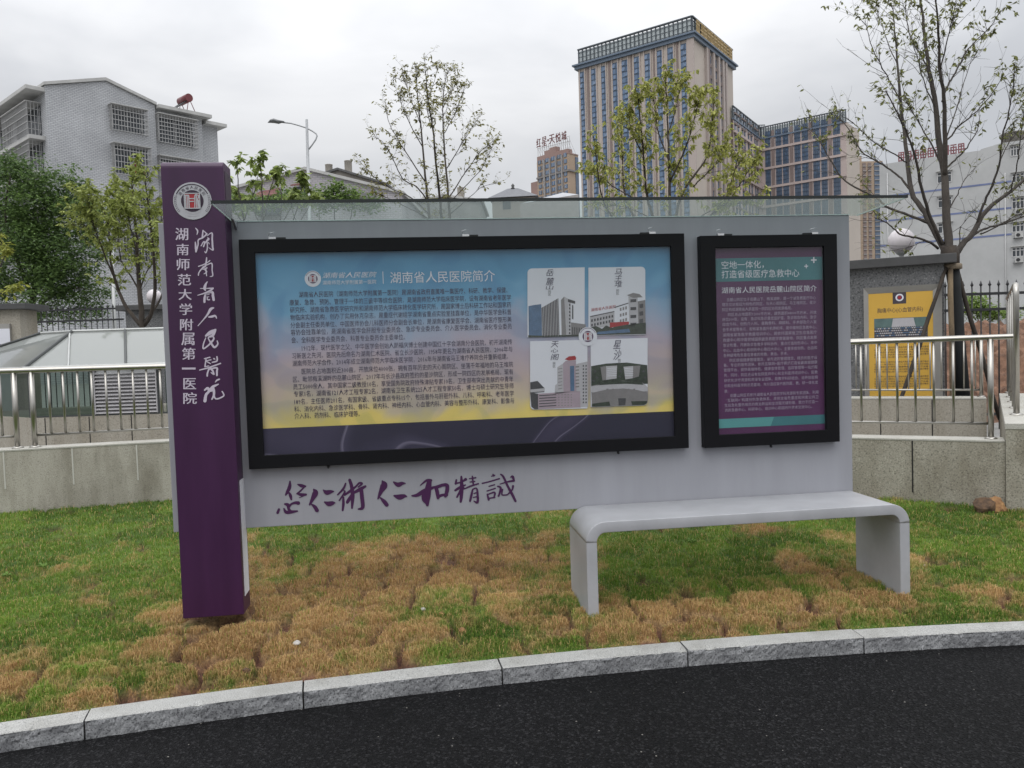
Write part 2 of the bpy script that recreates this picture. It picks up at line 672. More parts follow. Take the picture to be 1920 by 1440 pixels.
def sky_print():
    """the poster's printed ground: blue through mauve and peach to yellow, watercolour blobs, dark foot band"""
    mt, nt, b = base_mat('print_watercolour')
    N, L = nt.nodes, nt.links
    tc = N.new('ShaderNodeTexCoord')
    sp = N.new('ShaderNodeSeparateXYZ')
    L.new(tc.outputs['Object'], sp.inputs[0])
    n = N.new('ShaderNodeTexNoise')
    n.inputs['Scale'].default_value = 2.4
    n.inputs['Detail'].default_value = 1.5
    n.inputs['Distortion'].default_value = 1.6
    L.new(tc.outputs['Object'], n.inputs['Vector'])
    mr = N.new('ShaderNodeMapRange')                 # height on the sheet, bent a little by the blobs
    mr.inputs['From Min'].default_value = 0.93       # object space: z above the board's foot point
    mr.inputs['From Max'].default_value = 2.12
    L.new(sp.outputs['Z'], mr.inputs['Value'])
    ad = N.new('ShaderNodeMath')
    ad.operation = 'MULTIPLY_ADD'
    ad.inputs[1].default_value = 0.30
    L.new(n.outputs['Fac'], ad.inputs[0])
    sb = N.new('ShaderNodeMath')
    sb.operation = 'SUBTRACT'
    sb.inputs[1].default_value = 0.15
    L.new(mr.outputs['Result'], sb.inputs[0])
    L.new(sb.outputs[0], ad.inputs[2])
    rp = N.new('ShaderNodeValToRGB')
    e = rp.color_ramp.elements
    e[0].position, e[0].color = 0.0, (0.78, 0.60, 0.14, 1)
    e[1].position, e[1].color = 1.0, (0.07, 0.245, 0.42, 1)
    for p, c in ((0.16, (0.76, 0.60, 0.17)), (0.24, (0.56, 0.47, 0.33)), (0.36, (0.50, 0.40, 0.38)), (0.50, (0.42, 0.36, 0.43)), (0.62, (0.33, 0.38, 0.50)), (0.76, (0.15, 0.36, 0.55)), (0.88, (0.09, 0.29, 0.48))):
        k = e.new(p)
        k.color = c + (1,)
    L.new(ad.outputs[0], rp.inputs['Fac'])
    # large soft shapes, a touch darker or lighter
    v = N.new('ShaderNodeTexNoise')
    v.inputs['Scale'].default_value = 1.5
    v.inputs['Detail'].default_value = 0.6
    v.inputs['Distortion'].default_value = 3.2
    L.new(tc.outputs['Object'], v.inputs['Vector'])
    vr = N.new('ShaderNodeValToRGB')
    ve = vr.color_ramp.elements
    ve[0].position, ve[0].color = 0.40, (0.72, 0.78, 0.84, 1)
    ve[1].position, ve[1].color = 0.60, (0.98, 0.98, 0.96, 1)
    k = ve.new(0.455)
    k.color = (0.80, 0.86, 0.90, 1)
    k = ve.new(0.475)
    k.color = (0.92, 0.92, 0.92, 1)
    L.new(v.outputs['Fac'], vr.inputs['Fac'])
    mx = N.new('ShaderNodeMixRGB')
    mx.blend_type = 'MULTIPLY'
    mx.inputs['Fac'].default_value = 0.75
    L.new(rp.outputs['Color'], mx.inputs['Color1'])
    L.new(vr.outputs['Color'], mx.inputs['Color2'])
    L.new(mx.outputs['Color'], b.inputs['Base Color'])
    b.inputs['Roughness'].default_value = 0.55
    return mt


def foot_print():
    mt, nt, b = base_mat('print_foot_band')
    N, L = nt.nodes, nt.links
    tc = N.new('ShaderNodeTexCoord')
    n = N.new('ShaderNodeTexNoise')
    n.inputs['Scale'].default_value = 1.3
    n.inputs['Detail'].default_value = 0.8
    n.inputs['Distortion'].default_value = 1.4
    L.new(tc.outputs['Object'], n.inputs['Vector'])
    rp = N.new('ShaderNodeValToRGB')
    e = rp.color_ramp.elements
    e[0].position, e[0].color = 0.36, (0.014, 0.013, 0.034, 1)
    e[1].position, e[1].color = 0.66, (0.045, 0.037, 0.078, 1)
    for p, c in ((0.46, (0.018, 0.015, 0.040)), (0.50, (0.042, 0.036, 0.074)), (0.508, (0.15, 0.135, 0.20)), (0.525, (0.028, 0.023, 0.054))):
        k = e.new(p)
        k.color = c + (1,)
    L.new(n.outputs['Fac'], rp.inputs['Fac'])
    L.new(rp.outputs['Color'], b.inputs['Base Color'])
    b.inputs['Roughness'].default_value = 0.5
    return mt


M_SKYPRINT = sky_print()
M_FOOT = foot_print()

# ================================================================== the notice board
YP = 4.708            # front of the pillar
YB = 4.858            # front of the silver panel
YC = 4.800            # front of the display cases
board = thing('notice_board', (0.70, 4.87, 0.14), 'long silver notice board with purple pillar, two black display cases and glass canopy', 'notice board')


def emblem(mb, put, r, dark, pale, red, big=True):
    """round badge: pale ring with wreath and writing, dark centre with a red seal; put takes millesimal offsets from the centre"""
    def P(x, z, w=0.0):
        return put(x * r, z * r, w)

    def disc(rad, mat, w, n=48, a0=0, a1=2 * pi):
        mb.add([P(rad * cos(a0 + (a1 - a0) * k / n), rad * sin(a0 + (a1 - a0) * k / n), w) for k in range(n)], [tuple(range(n))], mat)

    def arc(ra, rb, a0, a1, mat, w, n=40):
        vs = []
        for k in range(n + 1):
            a = a0 + (a1 - a0) * k / n
            vs += [P(ra * cos(a), ra * sin(a), w), P(rb * cos(a), rb * sin(a), w)]
        mb.add(vs, [(2 * k, 2 * k + 1, 2 * k + 3, 2 * k + 2) for k in range(n)], mat)
    disc(1.0, pale, 0.0)
    disc(0.585, dark, 0.0012)
    arc(0.865, 0.915, radians(24), radians(156), dark, 0.0012)
    q = 0.40
    mb.add([P(-q, -q, 0.0022), P(q, -q, 0.0022), P(q, q, 0.0022), P(-q, q, 0.0022)], [(0, 1, 2, 3)], red)
    # seal script in pale strokes
    pb = lambda x, z: P(x, z, 0.0032)
    S = [((-q, -q, .05), (-q, q, .05)), ((-q, q, .05), (q, q, .05)), ((q, q, .05), (q, -q, .05)), ((q, -q, .05), (-q, -q, .05)),
         ((-.34, -.36, .07), (-.34, .30, .07)), ((-.25, -.36, .05), (-.25, .30, .05)), ((-.17, -.38, .06), (-.17, .28, .06)), ((-.36, .30, .06), (-.17, .30, .06)),
         ((-.17, .12, .055), (.06, .12, .055)), ((-.17, -.03, .055), (.06, -.03, .055)),
         ((.12, -.36, .05), (.16, .30, .06)), ((.20, .34, .05), (.10, .10, .05)), ((.22, -.36, .05), (.24, .34, .06)), ((.30, -.36, .05), (.29, .05, .05)),
         ((.30, .32, .05), (.37, .16, .05)), ((.25, .10, .05), (.37, -.02, .05)), ((.36, -.36, .05), (.33, -.04, .05)), ((.30, .10, .05), (.38, .30, .05))]
    for a, c in S:
        brush(mb, [a, c], pb, pale)
    if big:
        for k, ch in enumerate('湖南省人民医院'):
            a = radians(147 - k * 19)
            vs, fs = glyphs(ch, 0.0, 1)
            c, s_ = cos(a - pi / 2), sin(a - pi / 2)
            out = []
            for p in vs:
                x, z = (p[0] - 0.5) * 0.19, (p[1] - 0.38) * 0.19
                out.append(P(0.725 * cos(a) + x * c - z * s_, 0.725 * sin(a) + x * s_ + z * c, 0.0012))
            mb.add(out, fs, dark)
        for side in (-1, 1):
            for k in range(10):
                a = radians(-8 - k * 6.2 + 26)
                for rr, tilt in ((0.86, 0.55), (0.93, -0.35)):
                    cx, cz = rr * cos(a), rr * sin(a)
                    d = a + pi / 2 + tilt
                    l_, w_ = 0.055, 0.016
                    pts = [(cx - l_ * cos(d), cz - l_ * sin(d)), (cx + w_ * sin(d), cz - w_ * cos(d)), (cx + l_ * cos(d), cz + l_ * sin(d)), (cx - w_ * sin(d), cz + w_ * cos(d))]
                    mb.add([P(side * x, z, 0.0012) for x, z in pts], [(0, 1, 2, 3)], dark)
        arc(0.66, 0.70, radians(-125), radians(-55), M_GREY3, 0.0012, 16)
        arc(0.80, 0.83, radians(-112), radians(-68), M_GREY3, 0.0012, 12)


# ---- panel with the brush-written motto
PX0, PX1, PZ0, PZ1 = -1.412, 2.832, 0.645, 2.445
b = MB()
b.box((PX0, YB, PZ0), (PX1, YB + 0.036, PZ1), M_SILVER)
YM = YB - 0.0012
putA = lambda x, y: at(500 + x / 8, 880 + y / 8, YM)
putB = lambda x, y: at(740 + x / 8, 880 + y / 8, YM)
MOTTO_A = [
    [(350, 180, 20), (345, 260, 45), (310, 340, 40), (285, 385, 20)], [(330, 340, 15), (355, 390, 40), (370, 450, 25)],
    [(465, 225, 15), (520, 245, 45), (580, 255, 25)], [(565, 265, 20), (500, 330, 22), (455, 365, 20)], [(460, 365, 20), (520, 380, 40), (590, 378, 28)], [(585, 385, 15), (490, 425, 10)],
    [(165, 650, 35), (185, 600, 30)], [(260, 590, 20), (290, 640, 40), (350, 640, 45), (460, 625, 20)], [(275, 520, 26), (320, 535, 45), (330, 590, 35), (360, 630, 36)], [(475, 505, 48), (430, 500, 35), (370, 520, 25), (340, 555, 30)],
    [(705, 300, 20), (730, 350, 75), (690, 440, 50), (645, 530, 22)], [(670, 520, 15), (720, 560, 45), (755, 615, 50)],
    [(850, 310, 15), (900, 345, 60), (960, 335, 45), (1005, 330, 15)], [(870, 490, 20), (930, 515, 60), (990, 505, 50), (1020, 500, 20)],
    [(1185, 210, 20), (1150, 290, 28), (1065, 380, 18)], [(1160, 320, 15), (1170, 345, 25), (1090, 465, 18)], [(1150, 420, 25), (1150, 520, 35), (1140, 615, 25)],
    [(1245, 160, 38), (1275, 260, 45), (1290, 400, 50), (1280, 580, 25)], [(1170, 385, 25), (1260, 320, 35), (1340, 255, 25), (1390, 205, 25), (1430, 215, 28), (1375, 265, 18)], [(1280, 390, 45), (1230, 460, 45), (1210, 495, 38)],
    [(1310, 350, 32), (1400, 300, 45), (1480, 255, 30)], [(1420, 320, 50), (1430, 420, 50), (1440, 570, 46), (1375, 595, 18)],
    [(1735, 175, 20), (1760, 235, 90), (1715, 330, 55), (1670, 440, 20)], [(1700, 420, 15), (1760, 480, 50), (1800, 530, 52)]]
MOTTO_B = [
    [(-15, 190, 20), (50, 230, 60), (110, 210, 45), (158, 210, 15)], [(-5, 395, 25), (70, 415, 70), (140, 400, 50), (178, 405, 20)],
    [(545, 165, 34), (480, 165, 30), (385, 240, 12)], [(260, 395, 20), (340, 385, 45), (450, 320, 55), (570, 275, 35), (610, 260, 25)], [(520, 180, 60), (500, 300, 85), (480, 420, 95), (490, 535, 35)], [(440, 350, 60), (430, 450, 40), (470, 500, 30)],
    [(620, 270, 45), (640, 350, 50), (650, 430, 35)], [(620, 270, 45), (720, 235, 40), (785, 240, 48), (785, 320, 50), (760, 400, 40)], [(650, 410, 45), (720, 385, 35), (780, 385, 40)],
    [(1000, 110, 25), (1005, 250, 50), (1000, 400, 45), (990, 485, 30)], [(925, 160, 25), (915, 215, 30)], [(1065, 150, 40), (1000, 190, 20), (920, 210, 25)], [(910, 315, 30), (980, 270, 35), (1060, 235, 20)], [(990, 310, 30), (935, 415, 25)], [(1020, 260, 20), (1050, 290, 15)],
    [(1120, 140, 15), (1215, 125, 20)], [(1165, 105, 20), (1180, 230, 22)], [(1130, 190, 15), (1200, 180, 18)], [(1040, 295, 15), (1140, 250, 22), (1255, 215, 20)], [(1170, 300, 20), (1150, 390, 30), (1130, 475, 25)], [(1170, 300, 18), (1230, 285, 20), (1245, 400, 30), (1240, 495, 30), (1190, 475, 15)], [(1190, 360, 15), (1225, 350, 15)], [(1180, 420, 15), (1225, 410, 15)],
    [(1475, 75, 20), (1482, 95, 25)], [(1450, 105, 12), (1500, 90, 20)], [(1315, 210, 20), (1420, 185, 18), (1570, 140, 20)], [(1415, 255, 16), (1500, 230, 16)], [(1385, 325, 16), (1510, 285, 18)], [(1390, 375, 22), (1410, 455, 28)], [(1400, 375, 16), (1500, 345, 24), (1490, 420, 22)], [(1410, 435, 16), (1500, 420, 20)],
    [(1590, 75, 20), (1630, 110, 28), (1690, 240, 30), (1760, 370, 35), (1812, 475, 30)], [(1545, 255, 20), (1590, 280, 30), (1560, 400, 22)], [(1550, 400, 14), (1600, 320, 18), (1620, 300, 16), (1610, 380, 20), (1690, 380, 16)], [(1580, 220, 12), (1700, 185, 22), (1790, 170, 28)], [(1790, 170, 25), (1770, 110, 35), (1740, 115, 15)], [(1775, 250, 30), (1760, 310, 20), (1690, 380, 18)]]
for st in MOTTO_A:
    brush(b, [(x, y, w) for x, y, w in st], putA, M_SLOGAN, 1.18)
for st in MOTTO_B:
    brush(b, [(x, y, w) for x, y, w in st], putB, M_SLOGAN, 1.15)
panel = b.build('panel', board, bevel=0.004)

# ---- pillar
QX0, QX1, QZ0, QZ1 = -1.341, -1.004, 0.176, 2.762
QY1 = 4.898
b = MB()
prof = []
R_ = 0.035                                           # the top edge is rolled over
for k in range(7):
    a = pi / 2 * k / 6
    prof.append((YP + R_ - R_ * cos(a), QZ1 - R_ + R_ * sin(a)))
prof += [(QY1, QZ1), (QY1, QZ0), (YP, QZ0)]
b.prism([(QX0, y, z) for y, z in prof], (QX1 - QX0, 0, 0), M_PURPLE)
pillar = b.build('pillar', board, bevel=0.003, seg=1)
b = MB()                                             # side channel: dark above, pale strip below the panel
b.box((QX1, YP + 0.030, 2.46), (QX1 + 0.002, QY1 - 0.03, QZ1 - 0.05), M_PURPLE_D)
b.build('side_channel', pillar)
b = MB()
b.box((QX1, YP + 0.045, 0.27), (QX1 + 0.002, QY1 - 0.02, PZ0 + 0.3), M_PAPERW)
b.build('side_strip', pillar)
b = MB()
putC = lambda x, y: at(350 + x / 14.4, 420 + y / 14.4, YP - 0.0012)
putD = lambda x, y: at(350 + x / 14.4, 520 + y / 14.4, YP - 0.0012)
putE = lambda x, y: at(350 + x / 9.6, 610 + y / 9.6, YP - 0.0012)
BR_C = [[(245, 115, 25), (300, 190, 40), (280, 285, 22)], [(235, 490, 28), (245, 600, 50), (255, 745, 50)], [(255, 750, 45), (310, 560, 35), (320, 430, 38), (440, 370, 40), (550, 270, 40)], [(440, 170, 30), (430, 280, 40), (420, 380, 45)], [(440, 170, 25), (550, 270, 30)],
        [(550, 320, 20), (680, 240, 35), (690, 400, 45), (700, 600, 48), (710, 705, 38), (600, 640, 15)], [(390, 590, 28), (460, 480, 32), (490, 510, 40), (455, 610, 35)], [(490, 520, 25), (580, 420, 60), (600, 400, 40), (565, 365, 15)], [(555, 500, 35), (560, 650, 32), (520, 775, 35), (485, 740, 15)], [(590, 500, 25), (615, 545, 15)],
        [(540, 910, 30), (530, 1020, 42), (510, 1130, 42)], [(320, 1145, 28), (450, 1100, 30), (560, 1040, 26), (625, 990, 30)], [(510, 1150, 30), (400, 1220, 35), (330, 1320, 30), (320, 1385, 30)], [(420, 1170, 20), (560, 1100, 30), (660, 1060, 35), (690, 1100, 38), (690, 1250, 32), (705, 1395, 35), (630, 1420, 15)], [(440, 1230, 20), (560, 1180, 30), (490, 1230, 25), (545, 1290, 35), (470, 1350, 22)], [(520, 1200, 20), (530, 1300, 30), (540, 1400, 25)]]
BR_D = [[(560, 120, 20), (510, 200, 60), (490, 300, 80), (510, 350, 36)], [(375, 300, 20), (520, 300, 25), (715, 295, 42)], [(715, 300, 42), (620, 370, 50), (450, 440, 35), (300, 485, 18)], [(510, 440, 40), (485, 550, 60), (480, 665, 60)], [(530, 430, 40), (690, 400, 60), (710, 500, 70), (730, 610, 66)], [(540, 470, 15), (610, 460, 18)], [(540, 530, 20), (600, 525, 18)], [(560, 545, 25), (560, 600, 28), (620, 605, 30)],
        [(730, 825, 35), (650, 860, 75), (560, 1010, 50), (430, 1170, 28), (310, 1305, 25)], [(600, 1070, 36), (680, 1060, 60), (770, 1040, 50), (810, 1105, 25)]]
BR_E = [[(345, 190, 35), (430, 130, 70), (520, 80, 35)], [(520, 90, 30), (470, 180, 50), (395, 215, 25), (400, 260, 22)], [(400, 255, 22), (440, 320, 35), (500, 395, 36), (560, 340, 28), (550, 280, 20)], [(345, 225, 18), (305, 330, 24), (300, 420, 26), (380, 370, 28), (450, 300, 35), (490, 240, 28), (470, 190, 30)],
        [(320, 600, 20), (420, 575, 22)], [(350, 610, 22), (340, 680, 25), (330, 745, 24)], [(345, 640, 18), (440, 620, 20)], [(360, 650, 20), (430, 690, 20)], [(330, 745, 20), (400, 730, 18)], [(490, 600, 28), (510, 610, 15)], [(545, 565, 25), (545, 640, 28), (460, 665, 22)], [(235, 805, 20), (400, 760, 26), (610, 685, 24)], [(400, 790, 30), (375, 860, 30), (370, 910, 30)], [(400, 790, 25), (540, 765, 32), (545, 830, 34), (545, 900, 34)], [(430, 770, 40), (470, 820, 35), (490, 880, 30)], [(440, 850, 18), (480, 880, 24)],
        [(590, 970, 25), (545, 990, 30), (515, 1025, 12)], [(325, 1165, 30), (380, 1130, 45), (400, 1190, 45), (350, 1250, 50), (330, 1360, 58)], [(400, 1190, 40), (470, 1110, 50), (570, 1060, 22)], [(470, 1100, 30), (490, 1170, 45), (490, 1260, 40), (455, 1330, 25)], [(430, 1180, 40), (490, 1160, 40)], [(490, 1230, 35), (510, 1310, 25), (570, 1320, 28), (670, 1265, 25), (640, 1190, 22)]]
for lst, pu in ((BR_C, putC), (BR_D, putD), (BR_E, putE)):
    for st in lst:
        brush(b, st, pu, M_WHITE_LET)
putp = lambda x, z: at(x, -z, YP - 0.0012)
for ch, (xa, xb, ya, yb) in zip('湖南师范大学附属第一医院', ((190, 257, 408, 472), (197, 260, 490, 550), (198, 265, 567, 627), (203, 272, 647, 707), (207, 275, 725, 782), (212, 278, 800, 860), (215, 283, 880, 940), (222, 290, 952, 1017), (225, 295, 1030, 1092), (225, 295, 1133, 1143), (232, 298, 1188, 1245), (232, 302, 1262, 1322))):
    for sh in (-0.45, 0.0, 0.45):                   # heavy strokes: three prints of the character, a hair apart
        write(b, ch, lambda x, z: at(x, -z, YP - 0.0012 - 0.0002 * (sh + 0.45)), 260.3 + xa / 2.769 + sh, 259.7 + xb / 2.769 + sh, -(280 + yb / 2.769), -(280 + ya / 2.769), M_WHITE_LET)
b.build('pillar_lettering', pillar)
b = MB()
ex, ez = -1.177, 2.540
b.prism([(ex + 0.104 * cos(2 * pi * k / 48), YP - 0.004, ez + 0.104 * sin(2 * pi * k / 48)) for k in range(48)], (0, 0.0035, 0), M_GREY3)
M_EMB = pm('emblem_pale', (0.40, 0.41, 0.43), rough=0.5, var=0.05, scale=30)
emblem(b, lambda x, z, w: (ex + x, YP - 0.0045 - w, ez + z), 0.1035, M_PURPLE_D, M_EMB, M_RED)
b.build('emblem', pillar)

# ---- glass canopy
b = MB()
cz0, cz1 = 2.447, 2.463
gx0, gx1 = QX1 + 0.006, 2.905
gy0 = 4.355
gt = 0.010
ya, yb = gy0, YB + 0.036
za, zb = cz1, cz0
vs = [(gx0, ya, za), (gx1, ya, za), (gx1, yb, zb), (gx0, yb, zb)]
b.add(vs, [(0, 1, 2, 3)], M_CANOPY)
b.prism([(gx0, ya - 0.001, za - 0.004), (gx1, ya - 0.001, za - 0.004), (gx1, ya - 0.001, za + 0.013), (gx0, ya - 0.001, za + 0.013)], (0, 0.006, 0), M_CANEDGE)
b.prism([(gx1, ya + 0.006, za - 0.002), (gx1, yb, zb - 0.002), (gx1, yb, zb + 0.006), (gx1, ya + 0.006, za + 0.006)], (0.004, 0, 0), M_CANRIM)
b.prism([(gx0 - 0.004, ya + 0.006, za - 0.002), (gx0 - 0.004, yb, zb - 0.002), (gx0 - 0.004, yb, zb + 0.006), (gx0 - 0.004, ya + 0.006, za + 0.006)], (0.004, 0, 0), M_CANRIM)
b.box((gx0, YB - 0.003, PZ1 + 0.0005), (PX1, YB + 0.012, PZ1 + 0.006), M_CANRIM)
canopy = b.build('canopy', board)
for xx in (-0.985,):
    b = MB()
    b.prism([(xx, YB - 0.002, 2.40), (xx, YB - 0.002, 2.442), (xx, YB - 0.10, 2.447)], (0.014, 0, 0), M_SILVER)
    b.build('canopy_bracket', board)


# ---- display cases
def display_case(x0, x1, z0, z1, ox0, ox1, oz0, oz1, name_label, latches, lock):
    b = MB()
    yb_ = YB - 0.001
    # a mitred frame: four bars with a small inner chamfer
    out = [(x0, z0), (x1, z0), (x1, z1), (x0, z1)]
    inn = [(ox0, oz0), (ox1, oz0), (ox1, oz1), (ox0, oz1)]
    for k in range(4):
        k2 = (k + 1) % 4
        a, c, e, g = out[k], out[k2], inn[k2], inn[k]
        vs = [(a[0], YC, a[1]), (c[0], YC, c[1]), (e[0], YC, e[1]), (g[0], YC, g[1]),
              (a[0], yb_, a[1]), (c[0], yb_, c[1]), (e[0], YC + 0.016, e[1]), (g[0], YC + 0.016, g[1])]
        b.add(vs, [(0, 1, 2, 3), (0, 4, 5, 1), (3, 2, 6, 7)], M_BLACKFR)
    o = b.build('display_case', board, weld=True, bevel=0.003, seg=2)
    tag(o, name_label)
    b = MB()
    b.add([(ox0 - 0.003, YC + 0.010, oz0 - 0.003), (ox1 + 0.003, YC + 0.010, oz0 - 0.003), (ox1 + 0.003, YC + 0.010, oz1 + 0.003), (ox0 - 0.003, YC + 0.010, oz1 + 0.003)], [(0, 1, 2, 3)], M_CASEGLASS)
    b.build('case_glass', o)
    for px, py, sgn in latches:
        p = at(px, py, YC + 0.02)
        b = MB()
        b.box((p.x - 0.020, YC + 0.004, z1 + 0.001), (p.x + 0.020, YC + 0.034, z1 + 0.013), M_CHROME)
        q = p.x + sgn * 0.022
        b.box((min(q, q + sgn * 0.052), YC + 0.006, z1 + 0.001), (max(q, q + sgn * 0.052), YC + 0.030, z1 + 0.010), M_BLACKPL)
        r_ = 0.0022
        b.tube([(p.x - 0.018, YC + 0.018, z1 + 0.012), (p.x - 0.022, YC + 0.018, z1 + 0.036), (p.x + 0.012, YC + 0.018, z1 + 0.042)], r_, M_CHROME, 6)
        b.build('latch', o)
    for px, py in lock:
        p = at(px, py, YC + 0.03)
        b = MB()
        b.tube([(p.x, YC + 0.028, z0 - 0.001), (p.x, YC + 0.028, z0 - 0.014)], 0.008, M_BLACKPL, 10)
        b.tube([(p.x, YC + 0.016, z0 - 0.014), (p.x, YC + 0.034, z0 - 0.014)], 0.006, M_BLACKPL, 8)
        b.build('case_lock', o)
    return o


def corner(a, c):
    p, q = at(a[0], a[1], YC), at(c[0], c[1], YC)
    return min(p.x, q.x), max(p.x, q.x), min(p.z, q.z), max(p.z, q.z)


c1o = corner((447, 449), (1292, 840))
c1i = corner((477.5, 474), (1266, 818))
c2o = corner((1313, 442), (1575, 828))
c2i = corner((1341.5, 465), (1550, 806))
case1 = display_case(*c1o, *c1i, 'wide black display case holding the blue and yellow poster', [(511, 443, 1), (873, 442, 1), (1222, 437, -1)], [(616, 880), (1159, 850)])
case2 = display_case(*c2o, *c2i, 'upright black display case holding the purple poster', [(1350, 434, 1), (1526, 431, -1)], [(1445, 835)])

# ---- printed sheet in the wide case
YS = YC + 0.030
i0, i1, j0, j1 = c1i[0] - 0.004, c1i[1] + 0.004, c1i[2] - 0.004, c1i[3] + 0.004
b = MB()
zf = (at(491, 800, YC).z + at(1266, 776, YC).z) / 2
lay = 0.0010
b.box((i0, YS, j0), (i1, YS + 0.003, j1), M_SKYPRINT)
b.add([(i0, YS - lay, j0), (i1, YS - lay, j0), (i1, YS - lay, zf), (i0, YS - lay, zf)], [(0, 1, 2, 3)], M_FOOT)
YT = YS - 2 * lay
pt = lambda x, z: (x, YT, z)
A = lambda px, py: at(px, py, YC + 0.028)
BODY = [
    ('湖南省人民医院（湖南师范大学附属第一医院）是湖南省政府直属唯一集医疗、科研、教学、保健、', 560.5, 553, 952),
    ('康复、急救、预防、管理于一体的三级甲等综合医院，是湖南师范大学临床医学院，设有湖南省老年医学', 543, 568, 958.5),
    ('研究所、湖南省急救医学研究所和湖南师范大学临床转化医学研究所，是国家博士后科研工作站和国家药', 544, 582, 958.5),
    ('物临床实验机构，创办了实用休克杂志，是重症代谢组学湖南省重点实验室挂靠单位，是中华医学会科普', 544.5, 596, 959),
    ('分会副主任委员单位、中国医师协会儿科医师分会副会长单位，是湖南省康复医学会、湖南省医疗整形美', 545, 610.5, 959.5),
    ('容协会挂靠单位，是湖南省医学会肝胆专业委员会、急诊专业委员会、介入医学委员会、消化专业委员', 545.5, 624, 960),
    ('会、全科医学专业委员会、科普专业委员会主委单位。', 546.5, 638.5, 759.6),
    ('1912年，现代医学之父、中华医学会创始人颜福庆博士创建中国红十字会湖南分会医院，初开湖南传', 566, 653.5, 960.6),
    ('习新医之先河。医院先后命名为湖南仁术医院、省立长沙医院，1958年更名为湖南省人民医院，2006年与', 548, 668, 961),
    ('湖南师范大学合作，2014年成立湖南师范大学临床医学院，2016年与湖南省马王堆疗养院合并重新组建。', 548.5, 682, 953),
    ('医院总占地面积近300亩，开放床位4000张，拥有百年历史的天心阁院区、坐落千年福地的马王堆院', 565.6, 697, 962.4),
    ('区、毗邻梅溪湖畔的岳麓山院区、2017年与长沙县政府签约的星沙院区，形成一院四区的发展格局。现有', 549.5, 712, 962.7),
    ('员工5000余人，其中国家二级教授10名，享受国务院政府特殊津贴专家10名，卫生部有突出贡献的中青年', 550, 726, 963),
    ('专家1名，湖南省121人才工程专家2名，湖南省卫生系统225人才工程专家50名，博士与硕士研究生导师', 551, 739.5, 963.6),
    ('189名，主任医师201名。有国家级、省级重点专科15个，包括普外与肝胆外科、儿科、呼吸科、老年医学', 552, 754, 964),
    ('科、消化内科、急诊医学科、骨科、肾内科、神经内科、心血管内科、美容与整形外科、康复科、影像与', 552, 768, 964.5),
    ('介入科、药剂科、临床护理等。', 552.5, 781, 675)]
for s, xl, yl, xr in BODY:
    p = A(xl, yl + 4.0)
    q = A(xr, yl)
    line(b, s, pt, p.x, q.x, p.z, 0.0375, M_INK, bold=0.0)
p, q = A(732, 531), A(927.6, 507)
write(b, '湖南省人民医院简介', pt, p.x, q.x, A(732, 531.5).z, A(732, 510).z, M_PAPERW)
p = A(604, 522)
write(b, '湖南省人民医院', lambda x, z: (x + (z - p.z) * 0.3, YT, z), p.x, A(704, 520).x, p.z, A(604, 511).z, M_PAPERW, res=1)
p = A(605, 533.5)
line(b, '湖南师范大学附属第一医院', pt, p.x, A(705.5, 530).x, p.z, 0.027, M_PAPERW, res=1)
p, q = A(718, 532), A(719, 509)
b.add([pt(p.x, p.z), pt(p.x + 0.004, p.z), pt(p.x + 0.004, q.z), pt(p.x, q.z)], [(0, 1, 2, 3)], M_PAPERW)
ec = A(586.6, 522.7)
emblem(b, lambda x, z, w: (ec.x + x, YT - w, ec.z + z), 0.047, M_PRPRINT, M_PAPERW, M_RED, big=False)


def zpoly(pts, w, mat):
    """printed shape on the sheet, corners read from the enlarged survey picture"""
    b.add([A(1000 + x / 5.14, 490 + y / 5.14) + Vector((0, -w - 0.0005, 0)) for x, y in pts], [tuple(range(len(pts)))], mat)


def rounded(x0, y0, x1, y1, r, which):
    pts = []
    for k, (cx, cy, a0) in enumerate(((x0 + r, y0 + r, 180), (x1 - r, y0 + r, 270), (x1 - r, y1 - r, 0), (x0 + r, y1 - r, 90))):
        if k == which:
            pts += [(cx + r * cos(radians(a0 + t * 15)), cy + r * sin(radians(a0 + t * 15))) for t in range(7)]
        else:
            pts.append(((x0, y0), (x1, y0), (x1, y1), (x0, y1))[k])
    return pts


def shear(pts, y_r, y_l, x_l, x_r):
    return [(x, y + y_l + (y_r - y_l) * (x - x_l) / (x_r - x_l)) for x, y in pts]


W1, W2, W3 = 0.0022, 0.0030, 0.0038
zpoly(shear(rounded(-57, 64, 494, 728, 42, 0), -6, 6, -57, 494), W1, M_PAPERW)
zpoly(shear(rounded(530, 56, 1078, 712, 42, 1), -5, 5, 530, 1078), W1, M_PAPERW)
zpoly(shear(rounded(-32, 762, 520, 1422, 42, 3), -5, 8, -32, 520), W1, M_PAPERW)
zpoly(shear(rounded(552, 746, 1100, 1396, 42, 2), -8, 8, 552, 1100), W1, M_PAPERW)
